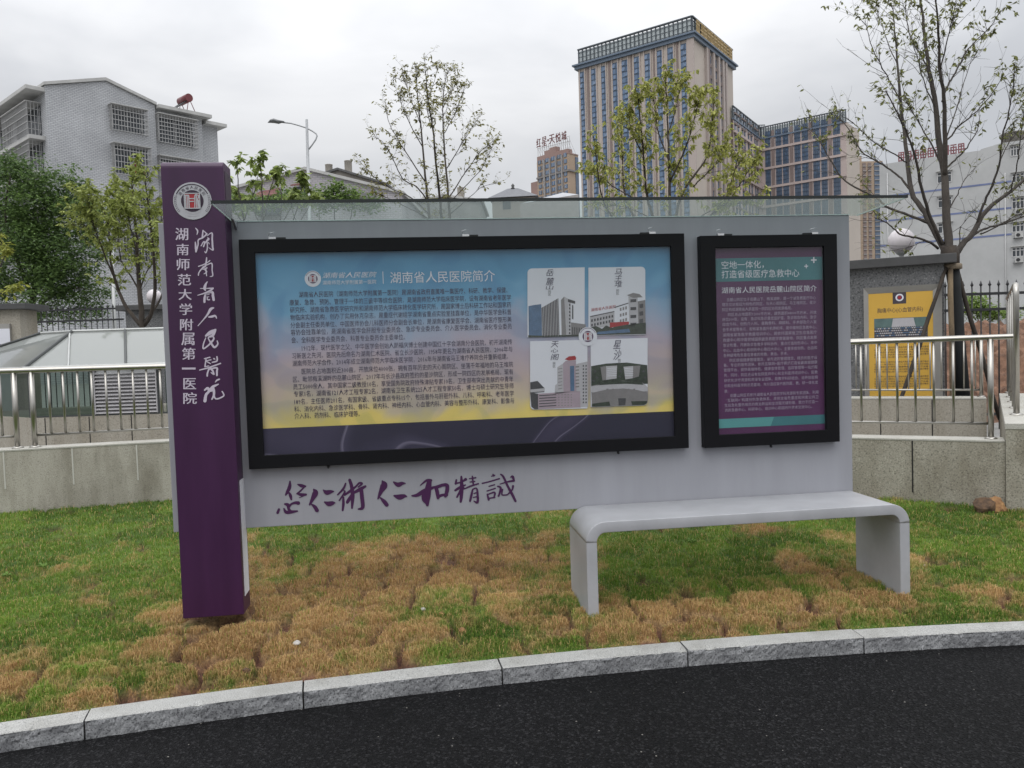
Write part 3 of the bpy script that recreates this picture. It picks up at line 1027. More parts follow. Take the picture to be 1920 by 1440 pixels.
# upper left: slab hospital block
zpoly([(-48, 432), (0, 422), (75, 412), (82, 722), (-44, 732)], W2, M_BLUEP)
zpoly([(75, 450), (240, 355), (252, 727), (85, 732)], W2, M_GREY2)
for k in range(11):
    u = (k + 0.25) / 11
    x_, y_ = 75 + 165 * u, 450 - 95 * u
    zpoly([(x_, y_), (x_ + 5, y_ - 3), (x_ + 14, 728), (x_ + 9, 728)], W3, M_GREY3)
zpoly([(240, 362), (265, 350), (272, 727), (252, 727)], W2, M_PAPERW)
zpoly([(265, 372), (296, 340), (318, 727), (272, 727)], W2, M_GREY1)
zpoly([(296, 340), (332, 360), (338, 726), (318, 727)], W3, M_GREY3)
zpoly([(332, 362), (402, 384), (402, 410), (332, 392)], W3, M_GREY2)
zpoly([(338, 392), (360, 398), (362, 722), (338, 724)], W2, M_GREY3)
for k in range(9):
    zpoly([(342, 410 + k * 34), (356, 413 + k * 34), (356, 430 + k * 34), (342, 428 + k * 34)], W3, M_GREY2)
zpoly([(372, 420), (384, 424), (384, 560), (372, 556)], W3, M_GREY2)
zpoly([(362, 588), (504, 608), (504, 704), (364, 720)], W2, M_GREY1)
for k in range(6):
    zpoly([(370 + k * 22, 632 + k * 2), (380 + k * 22, 634 + k * 2), (380 + k * 22, 705 - k), (370 + k * 22, 707 - k)], W3, M_GREY2)
zpoly([(-50, 712), (60, 716), (504, 704), (504, 721), (-50, 733)], W3, M_GREENP)
# upper right: low white block with the round stair tower
zpoly([(545, 535), (780, 486), (780, 610), (548, 660)], W2, M_GREY3)
zpoly([(545, 528), (780, 479), (780, 488), (545, 538)], W3, M_GREY2)
for r_ in range(2):
    for k in range(8):
        x_ = 556 + k * 28
        y_ = 560 + r_ * 44 - k * 6
        zpoly([(x_, y_), (x_ + 16, y_ - 3), (x_ + 16, y_ + 22), (x_, y_ + 25)], W3, M_GREY2)
zpoly([(780, 446), (915, 405), (925, 605), (782, 612)], W2, M_PAPERW)
zpoly([(780, 440), (915, 398), (915, 407), (780, 450)], W3, M_GREY2)
for r_ in range(3):
    for k in range(3):
        x_ = 832 + k * 26
        y_ = 450 + r_ * 56 - k * 7
        zpoly([(x_, y_), (x_ + 16, y_ - 3), (x_ + 16, y_ + 26), (x_, y_ + 29)], W3, M_GREY1)
zpoly([(915, 340), (1003, 338), (1010, 600), (925, 605)], W2, M_GREY3)
for k in range(4):
    zpoly([(934, 366 + k * 76), (990, 363 + k * 76), (990, 392 + k * 76), (934, 396 + k * 76)], W3, M_GREY2)
zpoly([(900, 326), (960, 304), (1022, 316), (1052, 346), (960, 352)], W3, M_GREY1)
zpoly([(1005, 386), (1076, 372), (1080, 600), (1010, 602)], W2, M_GREY1)
for k in range(3):
    zpoly([(1020, 414 + k * 72), (1056, 408 + k * 72), (1058, 448 + k * 72), (1022, 452 + k * 72)], W3, M_GREY2)
pl0, pl1 = A(1000 + 555 / 5.14, 490 + 486 / 5.14), A(1000 + 795 / 5.14, 490 + 436 / 5.14)
write(b, '湖南省人民医院', lambda x, z: (x, YT - W3, z + (x - pl0.x) / (pl1.x - pl0.x) * 0.018), pl0.x, pl1.x, pl0.z, pl0.z + 0.021, M_RED, res=1)
zpoly([(545, 640), (600, 622), (660, 650), (700, 618), (760, 640), (850, 600), (930, 610), (985, 600), (1082, 590), (1084, 700), (545, 712)], W3, M_GREENP)
zpoly([(735, 590), (920, 580), (920, 606), (735, 640)], W3 + 0.0005, M_RED)
zpoly([(620, 680), (920, 650), (932, 684), (606, 704)], W3 + 0.0008, M_BLUEP)
# lower left: pink-white tower
zpoly([(-30, 1165), (40, 1152), (110, 1225), (105, 1260), (-30, 1270)], W2, M_GREY2)
zpoly([(-28, 1235), (108, 1222), (108, 1252), (-28, 1262)], W3, M_GREY3)
zpoly([(45, 1275), (450, 1250), (455, 1408), (45, 1424)], W2, M_PINKP)
for r_ in range(5):
    zpoly([(55, 1290 + r_ * 26), (220, 1280 + r_ * 26), (220, 1288 + r_ * 26), (55, 1299 + r_ * 26)], W3, M_GREY2)
    for k in range(5):
        zpoly([(240 + k * 30, 1280 + r_ * 26), (250 + k * 30, 1279 + r_ * 26), (250 + k * 30, 1288 + r_ * 26), (240 + k * 30, 1289 + r_ * 26)], W3, M_GREY1)
zpoly([(230, 1020), (285, 985), (290, 1270), (205, 1275), (210, 1195), (230, 1180)], W2, M_GREY3)
zpoly([(285, 985), (310, 960), (410, 955), (415, 1255), (290, 1265)], W2, M_PINKP)
zpoly([(352, 1008), (392, 1006), (394, 1248), (356, 1250)], W3, M_BLUEP)
zpoly([(412, 990), (520, 965), (526, 1400), (456, 1404), (450, 1252), (415, 1254)], W2, M_GREY3)
for r_ in range(12):
    for k in range(2):
        zpoly([(475 + k * 26, 1000 + r_ * 32), (487 + k * 26, 998 + r_ * 32), (487 + k * 26, 1014 + r_ * 32), (475 + k * 26, 1016 + r_ * 32)], W3, M_GREY2)
    if r_ < 7:
        zpoly([(405, 1012 + r_ * 32), (440, 1008 + r_ * 32), (440, 1020 + r_ * 32), (405, 1024 + r_ * 32)], W3, M_GREY1)
        zpoly([(238, 1035 + r_ * 32), (278, 1028 + r_ * 32), (278, 1034 + r_ * 32), (238, 1041 + r_ * 32)], W3, M_GREY1)
zpoly([(302, 944), (340, 916), (400, 910), (412, 930), (408, 950), (340, 956)], W3, M_RED)
zpoly([(-32, 1262), (45, 1275), (45, 1424), (8, 1424), (-20, 1400)], W3, M_GREY2)
# lower right: campus seen from the air
zpoly([(556, 1010), (700, 985), (900, 975), (1096, 1000), (1102, 1180), (556, 1200)], W2, M_GREENP)
zpoly([(645, 1018), (700, 1008), (700, 1142), (665, 1148)], W3, M_GREY1)
zpoly([(700, 1010), (806, 1004), (800, 1128), (700, 1142)], W3, M_GREY3)
zpoly([(868, 1016), (960, 1008), (955, 1126), (885, 1138)], W3, M_GREY3)
zpoly([(960, 1008), (1030, 1004), (1015, 1110), (955, 1126)], W3, M_GREY1)
for x_, y_ in ((590, 1060), (610, 1120), (580, 1150), (1060, 1060), (1075, 1120), (830, 1110), (838, 1060)):
    zpoly([(x_ - 16, y_), (x_, y_ - 12), (x_ + 18, y_ + 2), (x_ + 4, y_ + 12)], W3 + 0.0003, M_GREY2)
for k in range(5):
    zpoly([(710, 1030 + k * 18), (800, 1025 + k * 18), (800, 1030 + k * 18), (710, 1035 + k * 18)], W3 + 0.0006, M_PAPERW)
    zpoly([(880, 1030 + k * 17), (960, 1026 + k * 17), (960, 1031 + k * 17), (880, 1035 + k * 17)], W3 + 0.0006, M_PAPERW)
zpoly([(556, 1200), (690, 1170), (860, 1150), (1050, 1165), (1102, 1220), (1102, 1330), (970, 1335), (900, 1310), (780, 1310), (700, 1335), (560, 1340)], W3, M_GREY1)
zpoly([(556, 1206), (690, 1176), (860, 1156), (1050, 1170), (1102, 1224), (1102, 1262), (1000, 1240), (860, 1224), (700, 1236), (556, 1268)], W3 + 0.0004, M_GREY3)
zpoly([(600, 1195), (740, 1150), (1045, 1160), (1060, 1190), (900, 1180), (760, 1185)], W3 + 0.0006, M_GREENP)
for x_ in (702, 755, 905, 960):
    zpoly([(x_, 1228), (x_ + 20, 1226), (x_ + 18, 1242), (x_ - 2, 1244)], W3 + 0.0006, M_GREY1)
zpoly([(780, 1270), (915, 1266), (905, 1298), (775, 1300)], W3 + 0.0006, M_GREY1)
zpoly([(556, 1262), (700, 1268), (930, 1262), (1102, 1250), (1102, 1256), (930, 1268), (700, 1274), (556, 1268)], W3 + 0.0008, M_GREY1)
for k in range(3):
    zpoly([(568, 1280 + k * 18), (700, 1300 + k * 14), (700, 1306 + k * 14), (568, 1287 + k * 18)], W3 + 0.0006, M_GREY1)
    zpoly([(970, 1300 + k * 12), (1100, 1276 + k * 18), (1100, 1283 + k * 18), (970, 1306 + k * 12)], W3 + 0.0006, M_GREY1)
zpoly([(562, 1340), (700, 1335), (780, 1310), (900, 1310), (970, 1335), (1102, 1330), (1098, 1365), (1068, 1385), (560, 1400)], W3 + 0.0003, M_GREY1)
zpoly([(565, 1372), (730, 1350), (740, 1392), (565, 1400)], W3 + 0.0009, M_GREENP)
zpoly([(940, 1348), (1096, 1345), (1090, 1370), (1060, 1383), (950, 1386)], W3 + 0.0009, M_GREENP)
zpoly([(815, 1320), (890, 1318), (885, 1385), (822, 1388)], W3 + 0.0009, M_GREY2)
for nm, xc, ys_, h_ in (('岳麓山', 152, (110, 195, 252), (68, 76, 44)), ('马王堆', 812, (105, 168, 222), (68, 52, 62)), ('天心阁', 200, (800, 860, 922), (64, 44, 62)), ('星沙', 800, (802, 902), (84, 104))):
    for ch, yc, hh in zip(nm, ys_, h_):
        p, q = A(1000 + (xc - 34) / 5.14, 490 + (yc + hh / 2) / 5.14), A(1000 + (xc + 34) / 5.14, 490 + (yc - hh / 2) / 5.14)
        zc = p.z
        write(b, ch, lambda x, z: (x + (z - zc) * 0.22, YT - W3, z), p.x, q.x, p.z, q.z, M_INK, bold=0.0, res=1)
for xc, yc in ((156, 306), (812, 296), (200, 998), (828, 966)):
    for k, ch in enumerate('院区'):
        p, q = A(1000 + (xc - 13) / 5.14, 490 + (yc - 2 + k * 28) / 5.14), A(1000 + (xc + 13) / 5.14, 490 + (yc - 27 + k * 28) / 5.14)
        write(b, ch, lambda x, z: (x, YT - W3, z), p.x, q.x, p.z, q.z, M_GREY2, res=1)
em_c = A(1000 + 524 / 5.14, 490 + 724 / 5.14)
emblem(b, lambda x, z, w: (em_c.x + x, YT - W3 - 0.0012 - w, em_c.z + z), 0.058, M_PRPRINT, M_PAPERW, M_RED, big=False)
b.build('poster', case1)

# ---- printed sheet in the upright case
i0, i1, j0, j1 = c2i[0] - 0.004, c2i[1] + 0.004, c2i[2] - 0.004, c2i[3] + 0.004
b = MB()
b.box((i0, YS, j0), (i1, YS + 0.003, j1), M_PRPRINT)
B_ = lambda x, y: A(1300 + x / 3.273, 420 + y / 3.273)
za, zb = B_(140, 212).z, B_(145, 355).z
b.add([(i0, YS - lay, zb), (i1, YS - lay, zb), (i1, YS - lay, za), (i0, YS - lay, za)], [(0, 1, 2, 3)], M_TEAL)
za, zb = B_(160, 1198).z, B_(160, 1254).z
xm = B_(485, 1200).x
b.add([(i0, YS - lay, zb), (xm - 0.012, YS - lay, zb), (xm + 0.012, YS - lay, za), (i0, YS - lay, za)], [(0, 1, 2, 3)], M_TEAL2)
b.add([(xm - 0.012, YS - lay, zb), (i1, YS - lay, zb), (i1, YS - lay, za), (xm + 0.012, YS - lay, za)], [(0, 1, 2, 3)], M_TEAL)
for s, xl, yb_, xr, yt in (('空地一体化，', 174, 277, 432, 228), ('打造省级医疗急救中心', 174, 334, 650, 285)):
    p, q = B_(xl, yb_), B_(xr, yt)
    write(b, s, pt, p.x, q.x, p.z, B_(xl, yt).z, M_PAPERW)
p = B_(174, 427)
write(b, '湖南省人民医院岳麓山院区简介', pt, p.x, B_(757, 400).x, p.z, B_(174, 388).z, M_PAPERW)
for cx, cy, r_ in ((739, 221, 19), (693, 259, 13)):
    p = B_(cx, cy)
    r_ = r_ / 3.273 / 310
    t_ = r_ * 0.24
    b.add([pt(p.x - r_, p.z - t_), pt(p.x + r_, p.z - t_), pt(p.x + r_, p.z + t_), pt(p.x - r_, p.z + t_)], [(0, 1, 2, 3)], M_PAPERW)
    b.add([(p.x - t_, YT - 0.0004, p.z - r_), (p.x + t_, YT - 0.0004, p.z - r_), (p.x + t_, YT - 0.0004, p.z + r_), (p.x - t_, YT - 0.0004, p.z + r_)], [(0, 1, 2, 3)], M_PAPERW)
BODY2 = [
    ('岳麓山院区位于岳麓山下、梅溪湖畔，是一个以急救医疗中心', 205, 464, 752), ('理念交达枢纽为特色的院区，与天心阁院区、马王堆院区、星沙', 176, 494, 753), ('院区构成湖南省人民医院一院四区协同发展格局。', 177, 525, 606),
    ('院区总占地面积12000平方米，建筑面积44000平方米，开放', 212, 555, 756), ('床位300张，设有：急诊科急诊重症监护室、急诊综合内科、急诊', 178, 585, 756), ('综合外科、创伤介入科、普胸骨科、麻醉科、手术部及介入复', 179, 615, 757), ('合手术室等单元，配有紧急直升机停机坪、是中南地区急救中心、', 180, 648, 757), ('湖南省紧急医学救援培训中心，是依托国家省卫生应急医疗', 181, 680, 758), ('救援中心和中南领域国家级急救医学救援基地，院区重点发展', 182, 712, 758), ('急诊危重、开展急诊急救多学科协作，重点打造创伤中心、卒中', 183, 744, 759), ('中心、出血中心和创伤中心等四大中心，主要承担创伤、出血和', 184, 776, 759), ('各种疑难危急重症患者的抢救、救治、手术。', 185, 806, 582),
    ('院区提倡健康管理理念，以先进的管理理念、精良的医疗设', 222, 836, 760), ('备、专业的服务团队、依托互联网+医疗模式打造省级高端健康', 186, 866, 761), ('管理平台，提供高端体检、健康查体管理、追踪管理等一站式服', 187, 896, 762), ('务，同时，院区还设有住院医师中心和全科医师培训中心，医教', 188, 928, 763), ('研优化诊疗资源和资深专业团队、是教学科研结合、培养技能精', 189, 960, 764), ('创和全科医学的示范基地，充分适应现代医院医、教、研一体化发', 190, 992, 765), ('展。', 191, 1026, 215),
    ('岳麓山院区将依托湖南省人民医院学科资源和专家团队，利用', 226, 1052, 768), ('“互联网+”构建创伤急救体系，承担全省危重症和突发公共卫', 200, 1082, 769), ('生应急处置伤病员的救治转运和全流程无缝衔接，致力于打造一', 192, 1112, 766), ('流的急救中心、科研中心、培训中心和国内外学术交流中心。', 193, 1142, 730)]
for s, xl, yl, xr in BODY2:
    p, q = B_(xl, yl + 10), B_(xr, yl)
    line(b, s, pt, p.x, q.x, p.z, 0.0235, M_PRTEXT)
b.build('poster', case2)

# ================================================================== the bench
M_BENCH = pm('bench_paint', (0.37, 0.375, 0.395), rough=0.38, var=0.09, scale=4.5, rvar=0.12)
bench = thing('bench', (1.92, 4.62, 0.12), 'grey bent-slab bench with rounded corners under the right of the notice board', 'bench')
BX0, BX1, BZT, BT, BR = 0.945, 2.905, 0.664, 0.062, 0.115
BY0, BY1 = 4.372, 4.852


def bench_arc(cx, cz, r, a0, a1, n=10):
    return [(cx + r * cos(a0 + (a1 - a0) * k / n), cz + r * sin(a0 + (a1 - a0) * k / n)) for k in range(n + 1)]


zc = BZT - BR
outer = bench_arc(BX0 + BR, zc, BR, pi, pi / 2) + bench_arc(BX1 - BR, zc, BR, pi / 2, 0)
inner = bench_arc(BX1 - BR, zc, BR - BT, 0, pi / 2) + bench_arc(BX0 + BR, zc, BR - BT, pi / 2, pi)
b = MB()
ring = outer + inner
n_ = len(outer)
vs = [(x, BY0, z) for x, z in outer] + [(x, BY0, z) for x, z in inner[::-1]] + [(x, BY1, z) for x, z in outer] + [(x, BY1, z) for x, z in inner[::-1]]
fs = []
for k in range(n_ - 1):
    fs += [(k, k + 1, n_ + k + 1, n_ + k), (2 * n_ + k, 3 * n_ + k, 3 * n_ + k + 1, 2 * n_ + k + 1), (k, 2 * n_ + k, 2 * n_ + k + 1, k + 1), (n_ + k, n_ + k + 1, 3 * n_ + k + 1, 3 * n_ + k)]
fs += [(0, n_, 3 * n_, 2 * n_), (n_ - 1, 3 * n_ - 1, 4 * n_ - 1, 2 * n_ - 1)]
b.add(vs, fs, M_BENCH, True)
seat = b.build('seat', bench, bevel=0.004, seg=2, keep_z=zc)
for x0, x1 in ((BX0, BX0 + BT), (BX1 - BT, BX1)):
    b = MB()
    b.box((x0, BY0, 0.02), (x1, BY1, zc - 0.0002), M_BENCH)
    b.build('leg', bench, bevel=0.004, seg=2, keep_z=zc)

# ================================================================== road, kerb, lawn
def vnoise(x, y, s, seed):
    """smooth value noise on numpy arrays, 0..1"""
    r = np.random.default_rng(seed)
    T = r.random((256, 256))
    X, Y = x / s + 64.3, y / s + 64.7
    i, j = np.floor(X).astype(int), np.floor(Y).astype(int)
    fx, fy = X - i, Y - j
    fx, fy = fx * fx * (3 - 2 * fx), fy * fy * (3 - 2 * fy)
    g = lambda a, c: T[a % 256, c % 256]
    return (g(i, j) * (1 - fx) + g(i + 1, j) * fx) * (1 - fy) + (g(i, j + 1) * (1 - fx) + g(i + 1, j + 1) * fx) * fy


def fbm(x, y, s, seed, o=4):
    t, a, w = 0, 1.0, 0
    for k in range(o):
        t = t + a * vnoise(x, y, s / 2 ** k, seed + k)
        w += a
        a *= 0.55
    return t / w



KC, KR = (1.42, 3.89 - 18.0), 18.0
KJ = []                                             # joints between the kerb stones, as angles on the arc


def kerb_pt(x, dr=0.0):
    dx = x - KC[0]
    a = math.atan2(dx, 1)
    return KC[0] + dx, KC[1] + sqrt(KR * KR - dx * dx)


def kerb_y(x):
    return KC[1] + np.sqrt(np.maximum((KR) ** 2 - (x - KC[0]) ** 2, 0.01))


KZ, KW = 0.0845, 0.130
M_ASPH = None


def asphalt():
    mt, nt, b = base_mat('fresh_asphalt')
    N, L = nt.nodes, nt.links
    tc = N.new('ShaderNodeTexCoord')
    v = N.new('ShaderNodeTexVoronoi')
    v.inputs['Scale'].default_value = 105
    L.new(tc.outputs['Object'], v.inputs['Vector'])
    n = N.new('ShaderNodeTexNoise')
    n.inputs['Scale'].default_value = 60
    n.inputs['Detail'].default_value = 5
    L.new(tc.outputs['Object'], n.inputs['Vector'])
    n2 = N.new('ShaderNodeTexNoise')
    n2.inputs['Scale'].default_value = 0.8
    n2.inputs['Detail'].default_value = 6
    L.new(tc.outputs['Object'], n2.inputs['Vector'])
    rp = N.new('ShaderNodeValToRGB')
    e = rp.color_ramp.elements
    e[0].position, e[0].color = 0.25, (0.0022, 0.0023, 0.0028, 1)
    e[1].position, e[1].color = 1.0, (0.042, 0.042, 0.044, 1)
    k = e.new(0.72)
    k.color = (0.0075, 0.0076, 0.0085, 1)
    sv = N.new('ShaderNodeSeparateColor')
    L.new(v.outputs['Color'], sv.inputs[0])
    mxv = N.new('ShaderNodeMixRGB')
    mxv.inputs['Fac'].default_value = 0.75
    L.new(n.outputs['Fac'], mxv.inputs['Color1'])
    L.new(sv.outputs[0], mxv.inputs['Color2'])
    L.new(mxv.outputs[0], rp.inputs['Fac'])
    mr = N.new('ShaderNodeMapRange')
    mr.inputs['From Min'].default_value = 0.3
    mr.inputs['From Max'].default_value = 0.7
    mr.inputs['To Min'].default_value = 0.65
    mr.inputs['To Max'].default_value = 1.3
    L.new(n2.outputs['Fac'], mr.inputs['Value'])
    sc = N.new('ShaderNodeVectorMath')
    sc.operation = 'SCALE'
    L.new(rp.outputs['Color'], sc.inputs[0])
    L.new(mr.outputs['Result'], sc.inputs['Scale'])
    # a few pale stone chips
    vp = N.new('ShaderNodeTexVoronoi')
    vp.inputs['Scale'].default_value = 16
    vp.inputs['Randomness'].default_value = 1.0
    L.new(tc.outputs['Object'], vp.inputs['Vector'])
    lt = N.new('ShaderNodeMath')
    lt.operation = 'LESS_THAN'
    lt.inputs[1].default_value = 0.062
    L.new(vp.outputs['Distance'], lt.inputs[0])
    spc = N.new('ShaderNodeSeparateColor')
    L.new(vp.outputs['Color'], spc.inputs[0])
    gt = N.new('ShaderNodeMath')
    gt.operation = 'GREATER_THAN'
    gt.inputs[1].default_value = 0.6
    L.new(spc.outputs[0], gt.inputs[0])
    ml = N.new('ShaderNodeMath')
    ml.operation = 'MULTIPLY'
    L.new(lt.outputs[0], ml.inputs[0])
    L.new(gt.outputs[0], ml.inputs[1])
    # scuffed dusty patches
    n3 = N.new('ShaderNodeTexNoise')
    n3.inputs['Scale'].default_value = 3.1
    n3.inputs['Detail'].default_value = 9
    n3.inputs['Roughness'].default_value = 0.75
    L.new(tc.outputs['Object'], n3.inputs['Vector'])
    dr = N.new('ShaderNodeMapRange')
    dr.inputs['From Min'].default_value = 0.69
    dr.inputs['From Max'].default_value = 0.80
    dr.inputs['To Max'].default_value = 0.5
    L.new(n3.outputs['Fac'], dr.inputs['Value'])
    mx = N.new('ShaderNodeMixRGB')
    mx.inputs['Color2'].default_value = (0.13, 0.125, 0.115, 1)
    L.new(dr.outputs['Result'], mx.inputs['Fac'])
    L.new(sc.outputs[0], mx.inputs['Color1'])
    mx2 = N.new('ShaderNodeMixRGB')
    mx2.inputs['Color2'].default_value = (0.22, 0.21, 0.19, 1)
    L.new(ml.outputs[0], mx2.inputs['Fac'])
    L.new(mx.outputs[0], mx2.inputs['Color1'])
    L.new(mx2.outputs[0], b.inputs['Base Color'])
    b.inputs['Roughness'].default_value = 0.75
    b.inputs['Specular IOR Level'].default_value = 0.16
    bp = N.new('ShaderNodeBump')
    bp.inputs['Strength'].default_value = 1.0
    bp.inputs['Distance'].default_value = 0.010
    ad = N.new('ShaderNodeMath')
    ad.operation = 'ADD'
    L.new(v.outputs['Distance'], ad.inputs[0])
    L.new(n.outputs['Fac'], ad.inputs[1])
    L.new(ad.outputs[0], bp.inputs['Height'])
    L.new(bp.outputs['Normal'], b.inputs['Normal'])
    return mt


b = MB()
b.add([(-60, -40, 0), (60, -40, 0), (60, 3.95, 0), (-60, 3.95, 0)], [(0, 1, 2, 3)], asphalt())
tag(b.build('road'), kind='structure')
b = MB()
nseg = 64
b.add([(3500 * cos(2 * pi * k / nseg), 3500 * sin(2 * pi * k / nseg), -0.08) for k in range(nseg)], [tuple(range(nseg))], pm('far_ground', (0.14, 0.14, 0.12), rough=0.9, var=0.3, scale=0.02))
tag(b.build('ground'), kind='structure')

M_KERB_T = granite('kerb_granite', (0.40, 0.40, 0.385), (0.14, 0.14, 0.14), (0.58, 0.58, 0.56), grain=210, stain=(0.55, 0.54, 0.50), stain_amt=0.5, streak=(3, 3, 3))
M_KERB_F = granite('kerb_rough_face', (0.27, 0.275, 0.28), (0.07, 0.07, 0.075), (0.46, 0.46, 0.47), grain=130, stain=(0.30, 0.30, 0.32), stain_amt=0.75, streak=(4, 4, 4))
joints = [-4.3, -3.36, -2.42, -1.478, -0.556, 0.393, 1.355, 2.305, 3.262, 4.2, 5.15]
kl = ['grey granite kerb stone beyond the left end of the road edge', 'grey granite kerb stone out at the far left of the lawn edge', 'grey granite kerb stone at the left picture edge, its near joint brown with dirt',
      'long grey granite kerb stone in front of the purple pillar', 'grey granite kerb stone in front of the brown turf right of the pillar', 'grey granite kerb stone in front of the bench left leg',
      'grey granite kerb stone in front of the middle of the bench', 'grey granite kerb stone in front of the bench right leg with a dark mark', 'grey granite kerb stone past the bench at the right edge', 'grey granite kerb stone beyond the right end of the road edge']
for i in range(1, 10):
    xa, xb = joints[i] + 0.004, joints[i + 1] - 0.004
    ns = 90
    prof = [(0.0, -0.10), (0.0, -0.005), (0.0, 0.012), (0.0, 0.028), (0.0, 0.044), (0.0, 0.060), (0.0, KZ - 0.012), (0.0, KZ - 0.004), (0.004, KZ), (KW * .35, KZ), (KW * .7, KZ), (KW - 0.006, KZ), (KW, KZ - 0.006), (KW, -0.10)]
    hz_ = (0.0, 0.0015, -0.002, 0.001, -0.0015)[i % 5]
    b = MB()
    npf = len(prof)
    xs_ = np.repeat(np.linspace(xa, xb, ns + 1)[:, None], npf, 1)
    zs_ = np.repeat(np.array([q[1] for q in prof])[None, :], ns + 1, 0)
    rough_ = (fbm(xs_, zs_, 0.018, 700 + i, 3) - 0.5) * 0.011 + (fbm(xs_, zs_, 0.06, 720 + i, 2) - 0.5) * 0.008
    chip_ = np.clip(fbm(xs_, zs_ * 0 + i, 0.045, 740 + i, 4) - 0.60, 0, 1) * 0.06
    vs = []
    for s_ in range(ns + 1):
        x = xs_[s_, 0]
        a = math.asin((x - KC[0]) / KR)
        for q, (d, z) in enumerate(prof):
            dd, zz_ = d, z + (hz_ if z > 0.05 else 0)
            if q < 7:
                dd += float(rough_[s_, q])
            if q in (6, 7):
                dd += float(chip_[s_, q]) * .6
            if q in (7, 8):
                zz_ -= float(chip_[s_, q])
            if q in (9, 10):
                zz_ += float(rough_[s_, q]) * .15
            rr = KR + dd
            vs.append((KC[0] + rr * sin(a), KC[1] + rr * cos(a), zz_))
    for s_ in range(ns):
        for q in range(npf - 1):
            f = (s_ * npf + q, (s_ + 1) * npf + q, (s_ + 1) * npf + q + 1, s_ * npf + q + 1)
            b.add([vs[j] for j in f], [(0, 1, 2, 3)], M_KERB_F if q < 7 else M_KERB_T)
    for s_ in (0, ns):
        b.add([vs[s_ * npf + q] for q in range(npf)], [tuple(range(npf))], M_KERB_F)
    o = b.build('kerb_stone', weld=True, loc=(0.5 * (xa + xb), float(kerb_y(0.5 * (xa + xb))) + 0.06, 0))
    tag(o, kl[i], 'kerb stone', 'kerb stones along the road')
b = MB()                                            # the dark mortar bed seen in the joints
vs, fs = [], []
for s_ in range(60):
    x = -3.4 + s_ * 0.146
    a = math.asin(max(-1, min(1, (x - KC[0]) / KR)))
    for d, z in ((0.016, -0.05), (0.016, KZ - 0.022), (KW - 0.01, KZ - 0.022)):
        vs.append((KC[0] + (KR + d) * sin(a), KC[1] + (KR + d) * cos(a), z))
for s_ in range(59):
    for q in range(2):
        fs.append((s_ * 3 + q, (s_ + 1) * 3 + q, (s_ + 1) * 3 + q + 1, s_ * 3 + q + 1))
b.add(vs, fs, pm('joint_mortar', (0.035, 0.033, 0.03), rough=0.9, var=0.2))
tag(b.build('kerb_bed'), kind='structure')

# ---------------- lines of the two parapet walls (front faces), used to end the lawn
LW0, LW1 = atz(0, 844, 0.88), atz(310, 827, 0.88)
RW0, RW1 = atz(1599, 820, 0.77), atz(1884, 826, 0.77)
FL = Face(LW0, LW1 - LW0)
FR = Face(RW0, RW1 - RW0)
_den = FL.U.x * FR.U.y - FL.U.y * FR.U.x
_d = FR.P - FL.P
UC_L = (_d.x * FR.U.y - _d.y * FR.U.x) / _den       # where the two lines meet, measured along each
CORNER = FL.P + FL.U * UC_L
UC_R = (CORNER - FR.P).dot(FR.U)


def lawn_side(x, y):
    """distance in front of the walls (negative behind them)"""
    a = (x - FL.P.x) * FL.N.x + (y - FL.P.y) * FL.N.y
    c = (x - FR.P.x) * FR.N.x + (y - FR.P.y) * FR.N.y
    return np.minimum(a, c)


# ---------------- lawn: laid turf pieces that have browned and drawn apart
def slope_z(x, y):
    """lie of the lawn: up from the kerb to the walls"""
    d = y - 4.0
    return 0.083 + np.where(d < 1.0, 0.050 * d, 0.050 + 0.0535 * (d - 1.0))


def gpt(px, py):
    d = ray(px, py)
    t = (EYE - 0.083 + 0.05 * 4.0) / (0.05 * d.y - d.z)
    p = CAM + d * t
    return p.x, p.y


CX, CY = 0.34, 0.30
_tr = np.random.default_rng(5)
TJ = _tr.random((96, 96, 6))
BLOBS = []                                          # brown areas (centre, half sizes, amount), green ones negative
for px, py, rx, ry, am in ((700, 1085, 300, 62, 1.0), (880, 1040, 170, 40, 0.7), (420, 1190, 190, 75, 0.95), (980, 1095, 120, 50, 0.7), (1190, 1140, 150, 40, 0.35), (1500, 1080, 130, 50, 0.8), (1420, 1160, 320, 30, 0.55),
                           (1720, 1130, 200, 45, 0.15), (780, 1175, 160, 35, 0.35), (150, 1290, 240, 30, 0.4), (120, 1060, 60, 16, 0.3), (640, 1030, 90, 20, 0.5), (1650, 1010, 80, 25, 0.3), (500, 1260, 200, 40, 0.4), (1120, 1180, 110, 30, 0.5),
                           (1290, 1060, 170, 36, -0.7), (1430, 1090, 110, 26, -0.8), (650, 990, 160, 20, -0.5), (150, 970, 330, 45, -0.7), (120, 1150, 260, 80, -0.55), (1800, 1020, 120, 60, -0.3), (1000, 1190, 130, 35, -0.25), (930, 990, 300, 18, -0.4)):
    x0, y0 = gpt(px, py)
    x1, _ = gpt(px + rx, py)
    _, y1 = gpt(px, py - ry)
    BLOBS.append((x0, y0, abs(x1 - x0), abs(y1 - y0) * 1.1, am))


